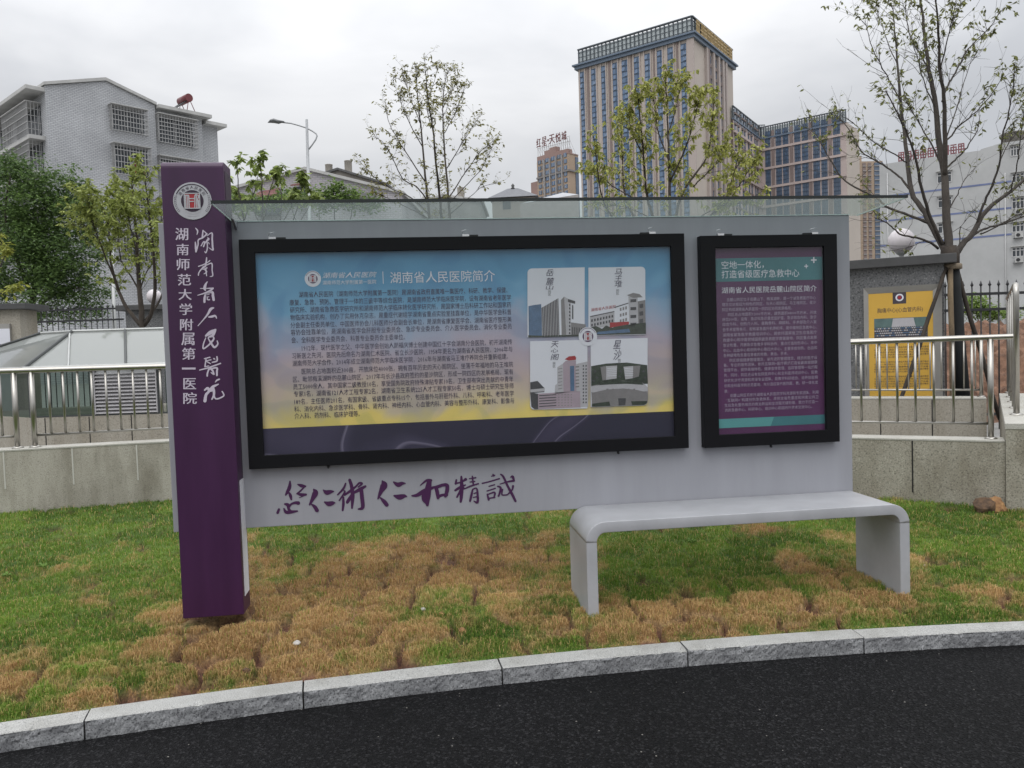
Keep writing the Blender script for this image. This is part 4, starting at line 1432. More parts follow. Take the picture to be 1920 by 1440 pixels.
def turf(x, y):
    """returns gap distance, brown amount, piece tone, piece lift for arrays x, y"""
    wx = x + 0.11 * (fbm(x, y, 0.20, 31) - 0.5) * 2
    wy = y + 0.11 * (fbm(x, y, 0.20, 41) - 0.5) * 2
    j = np.floor(wy / CY).astype(int)
    best = np.full(x.shape, 9.0)
    sec = np.full(x.shape, 9.0)
    bi = np.zeros(x.shape, dtype=int)
    bj = np.zeros(x.shape, dtype=int)
    for dj in (-1, 0, 1):
        jj = j + dj
        sh = TJ[jj % 96, 0, 0] * CX
        i = np.floor((wx - sh) / CX).astype(int)
        for di in (-1, 0, 1):
            ii = i + di
            cx = (ii + 0.5 + (TJ[ii % 96, jj % 96, 1] - 0.5) * 0.45) * CX + sh
            cy = (jj + 0.5 + (TJ[ii % 96, jj % 96, 2] - 0.5) * 0.45) * CY
            d = np.maximum(np.abs(wx - cx) / CX, np.abs(wy - cy) / CY) * 0.6 + np.hypot((wx - cx) / CX, (wy - cy) / CY) * 0.4
            m_ = d < best
            sec = np.where(m_, best, np.minimum(sec, d))
            bi = np.where(m_, ii, bi)
            bj = np.where(m_, jj, bj)
            best = np.where(m_, d, best)
    gap = (sec - best) * 0.5 * CX
    br = np.zeros(x.shape)
    for cx, cy, rx, ry, am in BLOBS:
        br = br + am * np.exp(-(((x - cx) / rx) ** 2 + ((y - cy) / ry) ** 2) * 0.9)
    pt_ = TJ[bi % 96, bj % 96, 3]
    fore = np.exp(-((y - kerb_y(x) - 0.45) / 0.42) ** 2)         # the strip along the kerb is thin and mottled
    br = br * 0.72 + 0.20 * fore + (pt_ - 0.5) * 0.50 + (fbm(x, y, 0.40, 77, 3) - 0.5) * 1.3 + (fbm(x, y, 0.075, 83, 3) - 0.5) * 1.1 + 0.13 - np.clip((y - 5.4) * 0.12, 0, 0.4)
    return gap, np.clip(br, 0, 1), TJ[bi % 96, bj % 96, 4], TJ[bi % 96, bj % 96, 5]


def soil_mask(x, y, gap, br):
    """1 where bare soil shows: the seams of the browned turf, and scattered thin spots"""
    wid = 0.008 + 0.040 * np.clip(br - 0.15, 0, 1) * fbm(x, y, 0.25, 91)
    open_ = (fbm(x, y, 0.24, 95) - 0.46 + 0.14 * br) * 7
    seam = np.clip((wid - gap) / 0.012 + 0.5, 0, 1) * np.clip(open_, 0, 1)
    spot = np.clip((fbm(x * 0.6, y, 0.15, 120) - 0.672) * 12, 0, 1)
    return np.clip(seam + spot, 0, 1)


def lawn_z(x, y):
    gap, br, tone, lift = turf(x, y)
    so = soil_mask(x, y, gap, br)
    dome = np.clip(gap / 0.07, 0, 1)
    dome = dome * dome * (3 - 2 * dome)
    edge = np.clip((y - kerb_y(x) - KW) / 0.10, 0, 1)
    z = slope_z(x, y) + edge * (0.010 * dome * (0.5 + br) + 0.009 * (lift - 0.4) + 0.026 * (fbm(x, y, 0.30, 13) - 0.5)) - 0.055 * so * edge
    pit = np.exp(-(((x + 1.16) / 0.20) ** 2 + ((y - 4.74) / 0.10) ** 2))     # hollow dug round the pillar foot
    z = z - 0.05 * pit + 0.012 * edge - 0.003
    return z, so, br, tone, gap


ROCKX = 0
x_ax = np.concatenate([np.linspace(-9, -3.2, 120), np.linspace(-3.2, 4.4, 600)[1:], np.linspace(4.4, 9, 100)[1:]])
t_ax = np.concatenate([np.linspace(0, 1, 170) ** 1.35])
GX = np.repeat(x_ax[:, None], len(t_ax), 1)
yk = kerb_y(GX) + KW - 0.004
GY = yk + (9.2 - yk) * t_ax[None, :]
GZ, GS, GB, GT, GG = lawn_z(GX, GY)
nx, ny = GX.shape
V = np.stack([GX, GY, GZ], -1).reshape(-1, 3)
ii = np.arange(nx * ny).reshape(nx, ny)
Q = np.stack([ii[:-1, :-1], ii[1:, :-1], ii[1:, 1:], ii[:-1, 1:]], -1).reshape(-1, 4)
GREEN_A, GREEN_B = np.array(L3(70, 102, 32)), np.array(L3(128, 156, 60))
BROWN_A, BROWN_B = np.array(L3(140, 105, 66)), np.array(L3(214, 180, 126))
SOIL_A, SOIL_B = np.array(L3(46, 30, 24)), np.array(L3(112, 72, 56))


def turf_tone(x, y, so, br, tone, r):
    g = GREEN_A + (GREEN_B - GREEN_A) * np.clip(tone * 0.6 + r * 0.4, 0, 1)[..., None]
    w = BROWN_A + (BROWN_B - BROWN_A) * np.clip(tone * 0.4 + r * 0.6, 0, 1)[..., None]
    m_ = np.clip((br - 0.24) * 1.8 + (r - 0.5) * 0.7, 0, 1)[..., None]
    return g * (1 - m_) + w * m_


rr = vnoise(GX, GY, 0.012, 3)
th = turf_tone(GX, GY, GS, GB, GT, rr) * 0.55
sl_ = SOIL_A + (SOIL_B - SOIL_A) * fbm(GX, GY, 0.05, 8)[..., None]
TC = th * (1 - GS[..., None]) + sl_ * GS[..., None]
M_TURF = bpy.data.materials.new('turf_soil')
M_TURF.use_nodes = True
_n, _l = M_TURF.node_tree.nodes, M_TURF.node_tree.links
_a = _n.new('ShaderNodeAttribute')
_a.attribute_name = 'Tone'
_nn = _n.new('ShaderNodeTexNoise')
_nn.inputs['Scale'].default_value = 90
_nn.inputs['Detail'].default_value = 6
_tc = _n.new('ShaderNodeTexCoord')
_l.new(_tc.outputs['Object'], _nn.inputs['Vector'])
_mr = _n.new('ShaderNodeMapRange')
_mr.inputs['From Min'].default_value = 0.3
_mr.inputs['From Max'].default_value = 0.7
_mr.inputs['To Min'].default_value = 0.55
_mr.inputs['To Max'].default_value = 1.35
_l.new(_nn.outputs['Fac'], _mr.inputs['Value'])
_s = _n.new('ShaderNodeVectorMath')
_s.operation = 'SCALE'
_l.new(_a.outputs['Color'], _s.inputs[0])
_l.new(_mr.outputs['Result'], _s.inputs['Scale'])
_l.new(_s.outputs[0], _n['Principled BSDF'].inputs['Base Color'])
_n['Principled BSDF'].inputs['Roughness'].default_value = 0.9
_b = _n.new('ShaderNodeBump')
_b.inputs['Strength'].default_value = 0.7
_b.inputs['Distance'].default_value = 0.01
_l.new(_nn.outputs['Fac'], _b.inputs['Height'])
_l.new(_b.outputs['Normal'], _n['Principled BSDF'].inputs['Normal'])
_fs = lawn_side(V[:, 0], V[:, 1])
Q = Q[(_fs[Q] > -0.12).all(1)]
lawn = arrays_mesh('lawn_ground', V, Q, [M_TURF], TC.reshape(-1, 3), smooth=True)
tag(lawn, kind='structure')


# blades
def blades(N):
    y0, y1 = 3.55, 9.0
    u = rng.random(N)
    y = 1 / (1 / y0 + u * (1 / y1 - 1 / y0))
    hw = 0.72 * y + 1.3
    x = 0.126 * y + (rng.random(N) * 2 - 1) * hw
    ok = y > kerb_y(x) + KW - 0.003
    x, y = x[ok], y[ok]
    z, so, br, tone, gap = lawn_z(x, y)
    keep = (rng.random(len(x)) > so * 1.15) & (lawn_side(x, y) > 0.004)
    # no grass under the pillar foot or the bench legs, or behind the walls
    keep &= ~((x > -1.36) & (x < -0.99) & (y > 4.69) & (y < 4.92))
    keep &= ~((y > 4.37) & (y < 4.855) & (((x > 0.94) & (x < 1.01)) | ((x > 2.84) & (x < 2.91))))
    x, y, z, br, tone, gap = x[keep], y[keep], z[keep], br[keep], tone[keep], gap[keep]
    n = len(x)
    r = rng.random(n)
    tuft = fbm(x, y, 0.07, 55)
    h = (0.014 + 0.018 * r) * (0.6 + 0.9 * tuft) * (0.75 + 0.5 * np.clip(gap / 0.05, 0, 1))
    h *= np.clip((y - kerb_y(x) - KW) / 0.05, 0.45, 1)
    w = 0.0006 + 0.0007 * rng.random(n) + 0.00012 * y
    az = rng.random(n) * 2 * pi
    lean = 0.25 + 0.75 * rng.random(n)
    dirs = np.stack([np.cos(az), np.sin(az)], -1)
    pa = rng.random(n) * 2 * pi
    px_, py_ = np.cos(pa) * w, np.sin(pa) * w
    base = np.stack([x, y, z - 0.006], -1)
    mid = base + np.stack([dirs[:, 0] * h * lean * 0.25, dirs[:, 1] * h * lean * 0.25, h * 0.62 + 0.006], -1)
    tip = base + np.stack([dirs[:, 0] * h * lean * 0.95, dirs[:, 1] * h * lean * 0.95, h * (1.15 - 0.35 * lean)], -1)
    side = np.stack([px_, py_, np.zeros(n)], -1)
    Vb = np.stack([base - side, base + side, mid + side * 0.8, mid - side * 0.8, tip], 1).reshape(-1, 3)
    k = np.arange(n)[:, None] * 5
    F3 = np.concatenate([k + np.array([[0, 1, 2]]), k + np.array([[0, 2, 3]]), k + np.array([[3, 2, 4]])], 0)
    t = turf_tone(x, y, 0, br, tone, r)
    # some dead straws everywhere, some fresh shoots in the brown
    odd = rng.random(n)
    t = np.where((odd < 0.10)[:, None], BROWN_B * 0.95, t)
    t = np.where((odd > 0.94)[:, None], GREEN_B * 1.1, t)
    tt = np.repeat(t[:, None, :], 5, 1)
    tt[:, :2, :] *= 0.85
    return Vb, F3, tt.reshape(-1, 3)


M_GRASS = leaf_mat('grass_blade', 0.6, 0.3)
Vb, Fb, Tb = blades(740000)
gr = arrays_mesh('grass', Vb, Fb, [M_GRASS], Tb)
tag(gr, 'short turf grass, green with browned patches', 'grass', kind='stuff')

# ================================================================== walls, railings, glasshouse roof, gate piers, fences
M_WALL_L = granite('parapet_stone', (0.40, 0.378, 0.325), (0.26, 0.245, 0.21), (0.51, 0.485, 0.42), grain=120, stain=(0.42, 0.40, 0.35), stain_amt=0.85, streak=(1.6, 1.6, 0.45))
M_WALL_R = granite('parapet_stone_coarse', (0.34, 0.32, 0.265), (0.17, 0.16, 0.13), (0.50, 0.475, 0.40), grain=85, stain=(0.45, 0.41, 0.34), stain_amt=0.8, streak=(1.4, 1.4, 0.8))
M_WALL_B = granite('planter_stone', (0.34, 0.315, 0.265), (0.24, 0.22, 0.185), (0.42, 0.39, 0.33), grain=60, stain=(0.60, 0.56, 0.48), stain_amt=0.6, streak=(2.2, 2.2, 0.3))
M_COPING = granite('coping_stone', (0.43, 0.42, 0.38), (0.30, 0.29, 0.26), (0.55, 0.54, 0.50), grain=140, stain=(0.7, 0.68, 0.62), stain_amt=0.5)
M_JOINT_P = pm('pale_joint', (0.50, 0.49, 0.45), rough=0.8, var=0.1)
M_JOINT_D = pm('dark_joint', (0.018, 0.017, 0.015), rough=0.9, var=0.2)
M_DKGREY = pm('dark_iron', (0.018, 0.019, 0.021), rough=0.5, var=0.2, scale=10)
M_GRGRAN = granite('grey_granite_cladding', (0.135, 0.137, 0.14), (0.045, 0.047, 0.05), (0.27, 0.272, 0.275), grain=48, stain=(0.7, 0.7, 0.7), stain_amt=0.5)
M_CAP = pm('dark_capstone', (0.060, 0.060, 0.061), rough=0.6, var=0.2, scale=3, bump=0.1)


def wall(name, F, u0, u1, thick, z0, z1, mat, label, joints=(), jmat=None, jz=None, cat='wall'):
    """a stone wall: body and a coping course lying on it"""
    mid = F.pt((u0 + u1) / 2, -thick / 2, z0)
    t = thing(name, mid, label, cat)
    b = MB()
    b.fbox(F, u0, u1, -thick, 0, z0, z1 - 0.018, mat)
    for u in joints:
        b.fbox(F, u - 0.006, u + 0.006, 0.0, 0.0025, (jz or z0), z1 - 0.02, jmat)
    b.build('wall_body', t)
    b = MB()
    b.fbox(F, u0, u1, -thick - 0.002, 0.004, z1 - 0.018, z1, M_COPING)
    b.build('coping', t, bevel=0.003, seg=1)
    return t


uj = [FL.uz(x, y)[0] for x, y in ((8, 880), (137, 880), (258, 880))]
step = uj[2] - uj[1]
wall('parapet_wall', FL, -4.5, UC_L, 0.24, -0.1, 0.88, M_WALL_L, 'low beige stone parapet wall behind the lawn at left, below the glasshouse roof',
     [uj[0] - step, uj[0], uj[1], uj[2]] + [uj[2] + step * k for k in range(1, 4)], M_JOINT_P, 0.52)
uR = FR.uz(1885, 860)[0]
wall('parapet_wall', FR, UC_R, uR, 0.24, -0.1, 0.77, M_WALL_R, 'low speckled stone parapet wall with one black joint behind the bench, right of the board',
     [FR.uz(1711, 880)[0]], M_JOINT_D, 0.30)
# tall end block with the receding handrail
zB = FR.uz(1886, 793)[1]
t = thing('end_wall', FR.pt(uR + 0.6, -1.2, -0.1), 'thick granite end wall at the right edge carrying the curved handrail', 'wall')
HB = Vector((CF.x, CF.y, 0)).normalized() * cos(radians(30.8)) + Vector((CR.x, CR.y, 0)).normalized() * sin(radians(30.8))
E0, E1 = FR.pt(uR + 0.001, 0.03, 0), FR.pt(uR + 2.6, 0.03, 0)
b = MB()
b.prism([E0 + Vector((0, 0, -0.1)), E1 + Vector((0, 0, -0.1)), E1 + HB * 3.9 + Vector((0, 0, -0.1)), E0 + HB * 3.9 + Vector((0, 0, -0.1))], (0, 0, zB + 0.05), M_WALL_R)
b.build('wall_body', t)
b = MB()
for k in range(6):
    s0, s1 = 0.65 * k - 0.005, 0.65 * (k + 1) - 0.011
    z_ = Vector((0, 0, zB - 0.05))
    o_ = -FR.U * 0.005
    b.prism([E0 + HB * s0 + z_ + o_, E1 + HB * s0 + z_, E1 + HB * s1 + z_, E0 + HB * s1 + z_ + o_], (0, 0, 0.05 + 0.0012 * (k % 2)), M_COPING)
b.build('coping', t, bevel=0.003, seg=1)


# ---- railings
def railing(name, F, w, segs, zt, zb, zpost, rails_u, label, group, rt=0.026, rb=0.012, rp=0.024, rbal=0.011, flange=True):
    """F, w: the vertical plane; rails_u: (u0, u1) of the top rail; zt, zb: height functions of u; segs: list of (post us, baluster us, u0, u1)"""
    t = thing(name, F.pt((rails_u[0] + rails_u[1]) / 2, w, zpost), label, 'railing', group)
    b = MB()
    b.tube([F.pt(rails_u[0], w, zt(rails_u[0])), F.pt(rails_u[0] * 0.5 + rails_u[1] * 0.5, w, zt((rails_u[0] + rails_u[1]) / 2)), F.pt(rails_u[1], w, zt(rails_u[1]))], rt, M_STEEL, 16)
    b.build('top_rail', t, bevel=0.004, seg=2)
    for posts, bals, u0, u1 in segs:
        b = MB()
        b.tube([F.pt(u0, w, zb(u0)), F.pt(u1, w, zb(u1))], rb, M_STEEL, 10)
        b.build('bottom_rail', t)
        for u in posts:
            b = MB()
            b.tube([F.pt(u, w, zpost), F.pt(u, w, zt(u) - rt * 0.7)], rp, M_STEEL, 14)
            if flange:
                c = F.pt(u, w, zpost)
                b.lathe(c, [(rp * 2.1, 0.001), (rp * 2.1, 0.006), (rp * 1.3, 0.016), (rp * 1.02, 0.018)], M_STEEL, 18)
            b.build('post', t)
        for u in bals:
            b = MB()
            b.tube([F.pt(u, w, zb(u) + rb * 0.6), F.pt(u, w, zt(u) - rt * 0.6)], rbal, M_STEEL, 10)
            b.build('baluster', t)
    return t


def linear(F, w, p0, p1):
    G = F.off(w)
    (ua, za), (ub, zb_) = G.uz(*p0), G.uz(*p1)
    return lambda u: za + (zb_ - za) * (u - ua) / (ub - ua)


WR = -0.12
G = FL.off(WR)
ztL = linear(FL, WR, (0, 696), (305, 687))
zbL = linear(FL, WR, (30, 818), (306, 803))
ub_ = [G.uz(x, 806)[0] for x in (96, 123, 150, 176.5, 203, 228, 254, 279.5, 305)]
sp = (ub_[-1] - ub_[0]) / 8
uPA, uPB = G.uz(33, 836)[0], G.uz(66, 836)[0]
more = [ub_[-1] + sp * k for k in range(1, 24) if ub_[-1] + sp * k < UC_L - 0.35]
lb = [G.uz(5, 815)[0] - sp * k for k in range(0, 24)]
railing('railing', FL, WR, [([uPB, UC_L - 0.25], ub_ + more, uPB, UC_L - 0.25), ([uPA, lb[-1] - sp], lb, lb[-1] - sp, uPA)], ztL, zbL, 0.88, (-4.3, UC_L - 0.2),
        'stainless steel railing on the beige parapet wall left of the purple pillar', 'stainless railings', rt=0.0265)
G = FR.off(WR)
ztR = linear(FR, WR, (1600, 642), (1895, 631))
zbR = linear(FR, WR, (1598, 791), (1854, 794))
ubr = [G.uz(x, 785)[0] for x in (1615.5, 1650, 1683, 1717, 1751.6, 1788, 1823)]
spr = (ubr[-1] - ubr[0]) / 6
lower = [ubr[0] - spr * k for k in range(1, 20) if ubr[0] - spr * k > UC_R + 0.3]
uPR = G.uz(1858, 822)[0]
railing('railing', FR, WR, [([uPR, UC_R + 0.25], lower + ubr, UC_R + 0.25, uPR)], ztR, zbR, 0.77, (UC_R + 0.2, G.uz(1900, 631)[0]),
        'stainless steel railing on the speckled parapet wall in front of the yellow poster', 'stainless railings', rt=0.0225, rp=0.0235)
# handrail running back along the end wall
_g0 = atz(1906, 778, zB)
GE_pt = lambda s, z: Vector((_g0.x + HB.x * s, _g0.y + HB.y * s, z))
zE = at(1907, 533, _g0.y).z
t = thing('handrail', GE_pt(0, zB), 'tall stainless handrail with a rounded front end on the right end wall', 'handrail')
b = MB()
r_ = 0.10
pts = [GE_pt(0, zB), GE_pt(0, zE - r_)] + [GE_pt(r_ - r_ * cos(a), zE - r_ + r_ * sin(a)) for a in [pi / 2 * k / 8 for k in range(1, 9)]] + [GE_pt(3.3, zE)]
b.tube(pts, 0.0255, M_STEEL, 16)
b.lathe(GE_pt(0, zB), [(0.055, 0.001), (0.055, 0.007), (0.035, 0.018), (0.026, 0.02)], M_STEEL, 18)
b.build('top_rail', t)
for k in range(1, 5):
    b = MB()
    b.tube([GE_pt(0.8 * k, zB), GE_pt(0.8 * k, zE - 0.01)], 0.02, M_STEEL, 12)
    b.lathe(GE_pt(0.8 * k, zB), [(0.045, 0.001), (0.045, 0.007), (0.028, 0.016)], M_STEEL, 16)
    b.build('post', t)
for k in range(1, 16):
    if k % 4:
        b = MB()
        b.tube([GE_pt(0.2 * k, zB + 0.12), GE_pt(0.2 * k, zE - 0.01)], 0.009, M_STEEL, 8)
        b.build('baluster', t)
b = MB()
b.tube([GE_pt(0, zB + 0.12), GE_pt(3.2, zB + 0.12)], 0.011, M_STEEL, 8)
b.build('bottom_rail', t)

# ---- planter wall and the railing on it, across the ramp
PW0 = atz(1600, 746, 0.95)
FP = Face(PW0, FR.U)
uPe = FP.uz(1850, 760)[0]
wall('planter_wall', FP, -3.2, uPe, 0.30, -0.1, 0.95, M_WALL_B, 'warm grey planter wall behind the right railing, below the tree', [FP.uz(x, 780)[0] for x in (1651, 1748)], M_JOINT_D, -0.05)
G = FP.off(-0.15)
ztP = lambda u: 1.63
zbP = linear(FP, -0.15, (1600, 731), (1840, 731))
u0p, u1p = G.uz(1540, 735)[0], G.uz(1840, 735)[0]
nb = 15
railing('railing', FP, -0.15, [([u1p, u0p], [u0p + (u1p - u0p) * (k + 0.5) / nb for k in range(nb)], u0p, u1p)], ztP, zbP, 0.95, (u0p, u1p + 0.02),
        'thin stainless railing on the planter wall, seen through the front railing at right', 'stainless railings', rt=0.021, rb=0.012, rp=0.02, rbal=0.008)

# ground behind the walls
b = MB()
M_PAVE = granite('courtyard_paving', (0.25, 0.245, 0.235), (0.16, 0.16, 0.155), (0.33, 0.33, 0.32), grain=40, stain=(0.6, 0.6, 0.58), stain_amt=0.6)
A0, A1 = FL.pt(-4.5, -0.1, 0.22), FL.pt(UC_L, -0.1, 0.22)
A2 = FR.pt(uR + 2.6, -0.1, 0.22)
b.add([A0, A1, A2, (60, 6, 0.22), (200, 120, 0.22), (-200, 120, 0.22), (-40, 7.5, 0.22)], [(0, 1, 2, 3, 4, 5, 6)], M_PAVE)
tag(b.build('courtyard'), kind='structure')

# ---- glasshouse roof over the basement light well
M_SKYGL = glass_pane('roof_glass', (0.62, 0.68, 0.66), 0.74, 0.04, 0.85, (0.50, 0.52, 0.51))
M_SIDEGL = glass_pane('side_glass', (0.30, 0.38, 0.34), 0.10, 0.03, 0.6, (0.20, 0.24, 0.22))
M_FRAME = pm('aluminium_frame', (0.42, 0.43, 0.42), rough=0.4, metal=0.3, var=0.08)
M_FRAME_D = pm('dark_frame', (0.05, 0.055, 0.055), rough=0.45, var=0.15)
M_LOUV = pm('louvre_slat', (0.42, 0.41, 0.42), rough=0.45, metal=0.2, var=0.08)
S0, S1 = atz(58, 784, 1.0), atz(307, 775.5, 1.0)
FS = Face(S0, S1 - S0)
UE = 4.6
sky_l = thing('glasshouse_roof', FS.pt(UE / 2, -1.4, 0.2), 'hipped glass roof structure with white louvre on a stone base behind the left railing', 'glass roof')
b = MB()
_c = Vector((CF.x, CF.y, 0)).normalized() * 0.59 - Vector((CR.x, CR.y, 0)).normalized() * 0.81
SD = Vector((_c.x, _c.y, 0))
base_poly = [FS.pt(-0.05, 0, 0.18), FS.pt(UE, 0, 0.18), FS.pt(UE, -2.8, 0.18), FS.pt(-0.05, 0, 0.18) + SD * 3.4]
b.prism(base_poly, (0, 0, 0.82), M_WALL_B)
for x in (85, 168, 247):
    u = FS.uz(x, 800)[0]
    b.fbox(FS, u - 0.006, u + 0.006, 0.0, 0.002, 0.2, 0.995, M_JOINT_D)
b.build('stone_base', sky_l)
zEv = 1.60
EL, ER = FS.pt(-0.03, 0.05, zEv), FS.pt(UE, 0.05, zEv)
ELb, ERb = EL + SD * 3.3, FS.pt(UE, -2.6, zEv)
TF = atz(135, 622.5, 2.08)
uTF = (TF - FS.P).dot(FS.U)
wTF = (TF - FS.P).dot(FS.N)
TFL, TFR = FS.pt(uTF, wTF, 2.08), FS.pt(UE - 0.8, wTF, 2.08)
TBL, TBR = atz(77, 626, 2.08), FS.pt(UE - 0.8, wTF - 0.55, 2.08)
for nm, q in (('roof_pane', (EL, ER, TFR, TFL)), ('roof_pane', (ELb, EL, TFL, TBL)), ('roof_pane', (ERb, ELb, TBL, TBR)), ('roof_pane', (ER, ERb, TBR, TFR)), ('roof_pane', (TFL, TFR, TBR, TBL))):
    b = MB()
    b.add(q, [(0, 1, 2, 3)], M_SKYGL)
    b.build(nm, sky_l)
b = MB()
up = Vector((0, 0, 0.012))
for p, q, r_, mt in ((EL, TFL, 0.022, M_FRAME_D), (ELb, TBL, 0.02, M_FRAME_D), (TFL, TFR, 0.018, M_FRAME), (TBL, TFL, 0.018, M_FRAME), (EL, ER, 0.026, M_FRAME), (ELb, EL, 0.026, M_FRAME), (ER, TFR, 0.02, M_FRAME_D), (TBL, TBR, 0.018, M_FRAME), (ERb, TBR, 0.02, M_FRAME_D), (ELb, ERb, 0.02, M_FRAME_D)):
    b.tube([p + up, q + up], r_, mt, 6, smooth=False)
b.build('roof_frame', sky_l)


def roof_line(xa, ya, xb, yb_, mt, r_):
    ua = (atz(xa, ya, 2.08) - FS.P).dot(FS.U)
    G_ = FS.off(0.05)
    ub2 = G_.uz(xb, yb_)[0]
    b = MB()
    b.tube([FS.pt(ua, wTF, 2.08) + up, FS.pt(ub2, 0.05, zEv) + up], r_, mt, 6, smooth=False)
    b.build('glazing_bar', sky_l)


roof_line(139, 623, 128, 690, M_FRAME, 0.014)
roof_line(244, 620, 236, 687, M_FRAME_D, 0.016)
for k in range(1, 4):
    b = MB()
    b.tube([FS.pt(uTF + 0.75 + 0.95 * k, wTF, 2.08) + up, FS.pt(uTF + 0.70 + 0.95 * k, 0.05, zEv) + up], 0.014, M_FRAME, 6, smooth=False)
    b.build('glazing_bar', sky_l)
uG0, uG1, uL0, uL1 = [FS.uz(x, 740)[0] for x in (62, 175, 179, 293)]
for a, c in ((0.0, uG1), (uL1 + 0.10, uL1 + 1.1), (uL1 + 1.2, UE - 0.05)):
    b = MB()
    b.add([FS.pt(a, -0.04, 1.0), FS.pt(c, -0.04, 1.0), FS.pt(c, -0.04, 1.575), FS.pt(a, -0.04, 1.575)], [(0, 1, 2, 3)], M_SIDEGL)
    b.build('side_pane', sky_l)
b = MB()
q0_, q1_ = FS.pt(0, -0.04, 1.0), FS.pt(0, -0.04, 1.0) + SD * 3.2
b.add([q0_, q1_, q1_ + Vector((0, 0, .575)), q0_ + Vector((0, 0, .575))], [(0, 1, 2, 3)], M_SIDEGL)
b.build('side_pane', sky_l)
for u in (0.0, uG1 + 0.012, uL1 + 0.03, uL1 + 1.15, UE - 0.04):
    b = MB()
    b.fbox(FS, u - 0.022, u + 0.022, -0.07, -0.01, 1.0, 1.575, M_FRAME_D)
    b.build('frame_post', sky_l)
b = MB()
b.fbox(FS, 0.0, UE, -0.075, -0.005, 1.001, 1.018, M_FRAME_D)
b.build('sill', sky_l)
b = MB()
nl = 12
for k in range(nl):
    z = 1.03 + 0.53 * k / nl
    vs = [FS.pt(uL0, 0.012, z), FS.pt(uL1, 0.012, z), FS.pt(uL1, -0.035, z + 0.036), FS.pt(uL0, -0.035, z + 0.036)]
    dn = Vector((0, 0, -0.006))
    b.add(vs + [v + dn for v in vs], [(0, 1, 2, 3), (4, 7, 6, 5), (0, 4, 5, 1), (2, 6, 7, 3)], M_LOUV)
b.fbox(FS, uL0 - 0.005, uL1 + 0.005, -0.09, -0.08, 1.02, 1.57, M_FRAME_D)
b.fbox(FS, uL0 - 0.012, uL0, -0.075, 0.014, 1.02, 1.57, M_LOUV)
b.fbox(FS, uL1, uL1 + 0.012, -0.075, 0.014, 1.02, 1.57, M_LOUV)
b.build('louvre', sky_l)

# ---- gate pier with the yellow poster
GW = atd(1640, 640, 10.6)
FG = Face(GW, FR.U)
u0g, u1g = FG.uz(1490, 600)[0], FG.uz(1771, 600)[0]
zgT = FG.uz(1640, 503)[1]
zgC = FG.off(0.1).uz(1640, 485)[1]
pier = thing('gate_pier', FG.pt((u0g + u1g) / 2, -0.2, 0.2), 'grey granite gate pier with dark capstone and framed yellow poster at right', 'gate pier')
b = MB()
b.fbox(FG, u0g, u1g, -0.45, 0, 0.2, zgT, M_GRGRAN)
b.build('pier_body', pier)
b = MB()
b.fbox(FG, u0g - 0.12, u1g + 0.14, -0.58, 0.10, zgT, zgC, M_CAP)
b.build('capstone', pier, bevel=0.008, seg=2)
M_PFR = pm('poster_frame', (0.34, 0.33, 0.31), rough=0.4, metal=0.5, var=0.08)
M_YEL = pm('poster_yellow', (0.60, 0.36, 0.055), rough=0.5, var=0.05, scale=1.5)
M_DKPRINT = pm('poster_dark', (0.05, 0.04, 0.05), rough=0.5, var=0.1)
(ua, za), (ub2, zb2) = FG.off(0.05).uz(1619, 542), FG.off(0.05).uz(1766, 530)
zt_ = (za + zb2) / 2
(uc, zc2), (ud, zd2) = FG.off(0.03).uz(1628, 551), FG.off(0.03).uz(1749, 545)
zi_ = (zc2 + zd2) / 2
zl_ = 0.86
b = MB()
for (a, c, e, g) in (((ua, zl_ - 0.07), (ub2, zl_ - 0.07), (ud, zl_), (uc, zl_)), ((ub2, zl_ - 0.07), (ub2, zt_), (ud, zi_), (ud, zl_)), ((ub2, zt_), (ua, zt_), (uc, zi_), (ud, zi_)), ((ua, zt_), (ua, zl_ - 0.07), (uc, zl_), (uc, zi_))):
    P4 = [FG.pt(a[0], 0.055, a[1]), FG.pt(c[0], 0.055, c[1]), FG.pt(e[0], 0.028, e[1]), FG.pt(g[0], 0.028, g[1]), FG.pt(a[0], 0.001, a[1]), FG.pt(c[0], 0.001, c[1])]
    b.add(P4, [(0, 1, 2, 3), (0, 4, 5, 1)], M_PFR)
b.build('poster_frame', pier)
b = MB()
wP = 0.026
b.fbox(FG, uc, ud, 0.015, wP, zl_, zi_, M_YEL)
gp = lambda w: (lambda u, z: FG.pt(u, wP + w, z))


def gq(x, y):
    return FG.off(wP).uz(x, y)


Z5 = lambda X, Y: (1440 + X / 3.6, 400 + Y / 3.6)


def grect(X0, Y0, X1, Y1, mat, w):
    """flat printed rectangle, level on the sheet"""
    p, q = gq(*Z5(X0, Y0)), gq(*Z5(X1, Y0))
    zA = (p[1] + q[1]) / 2
    r_, s_ = gq(*Z5(X0, Y1)), gq(*Z5(X1, Y1))
    zB_ = (r_[1] + s_[1]) / 2
    b.add([FG.pt(p[0], wP + w, zB_), FG.pt(q[0], wP + w, zB_), FG.pt(q[0], wP + w, zA), FG.pt(p[0], wP + w, zA)], [(0, 1, 2, 3)], mat)
    return p[0], q[0], zB_, zA


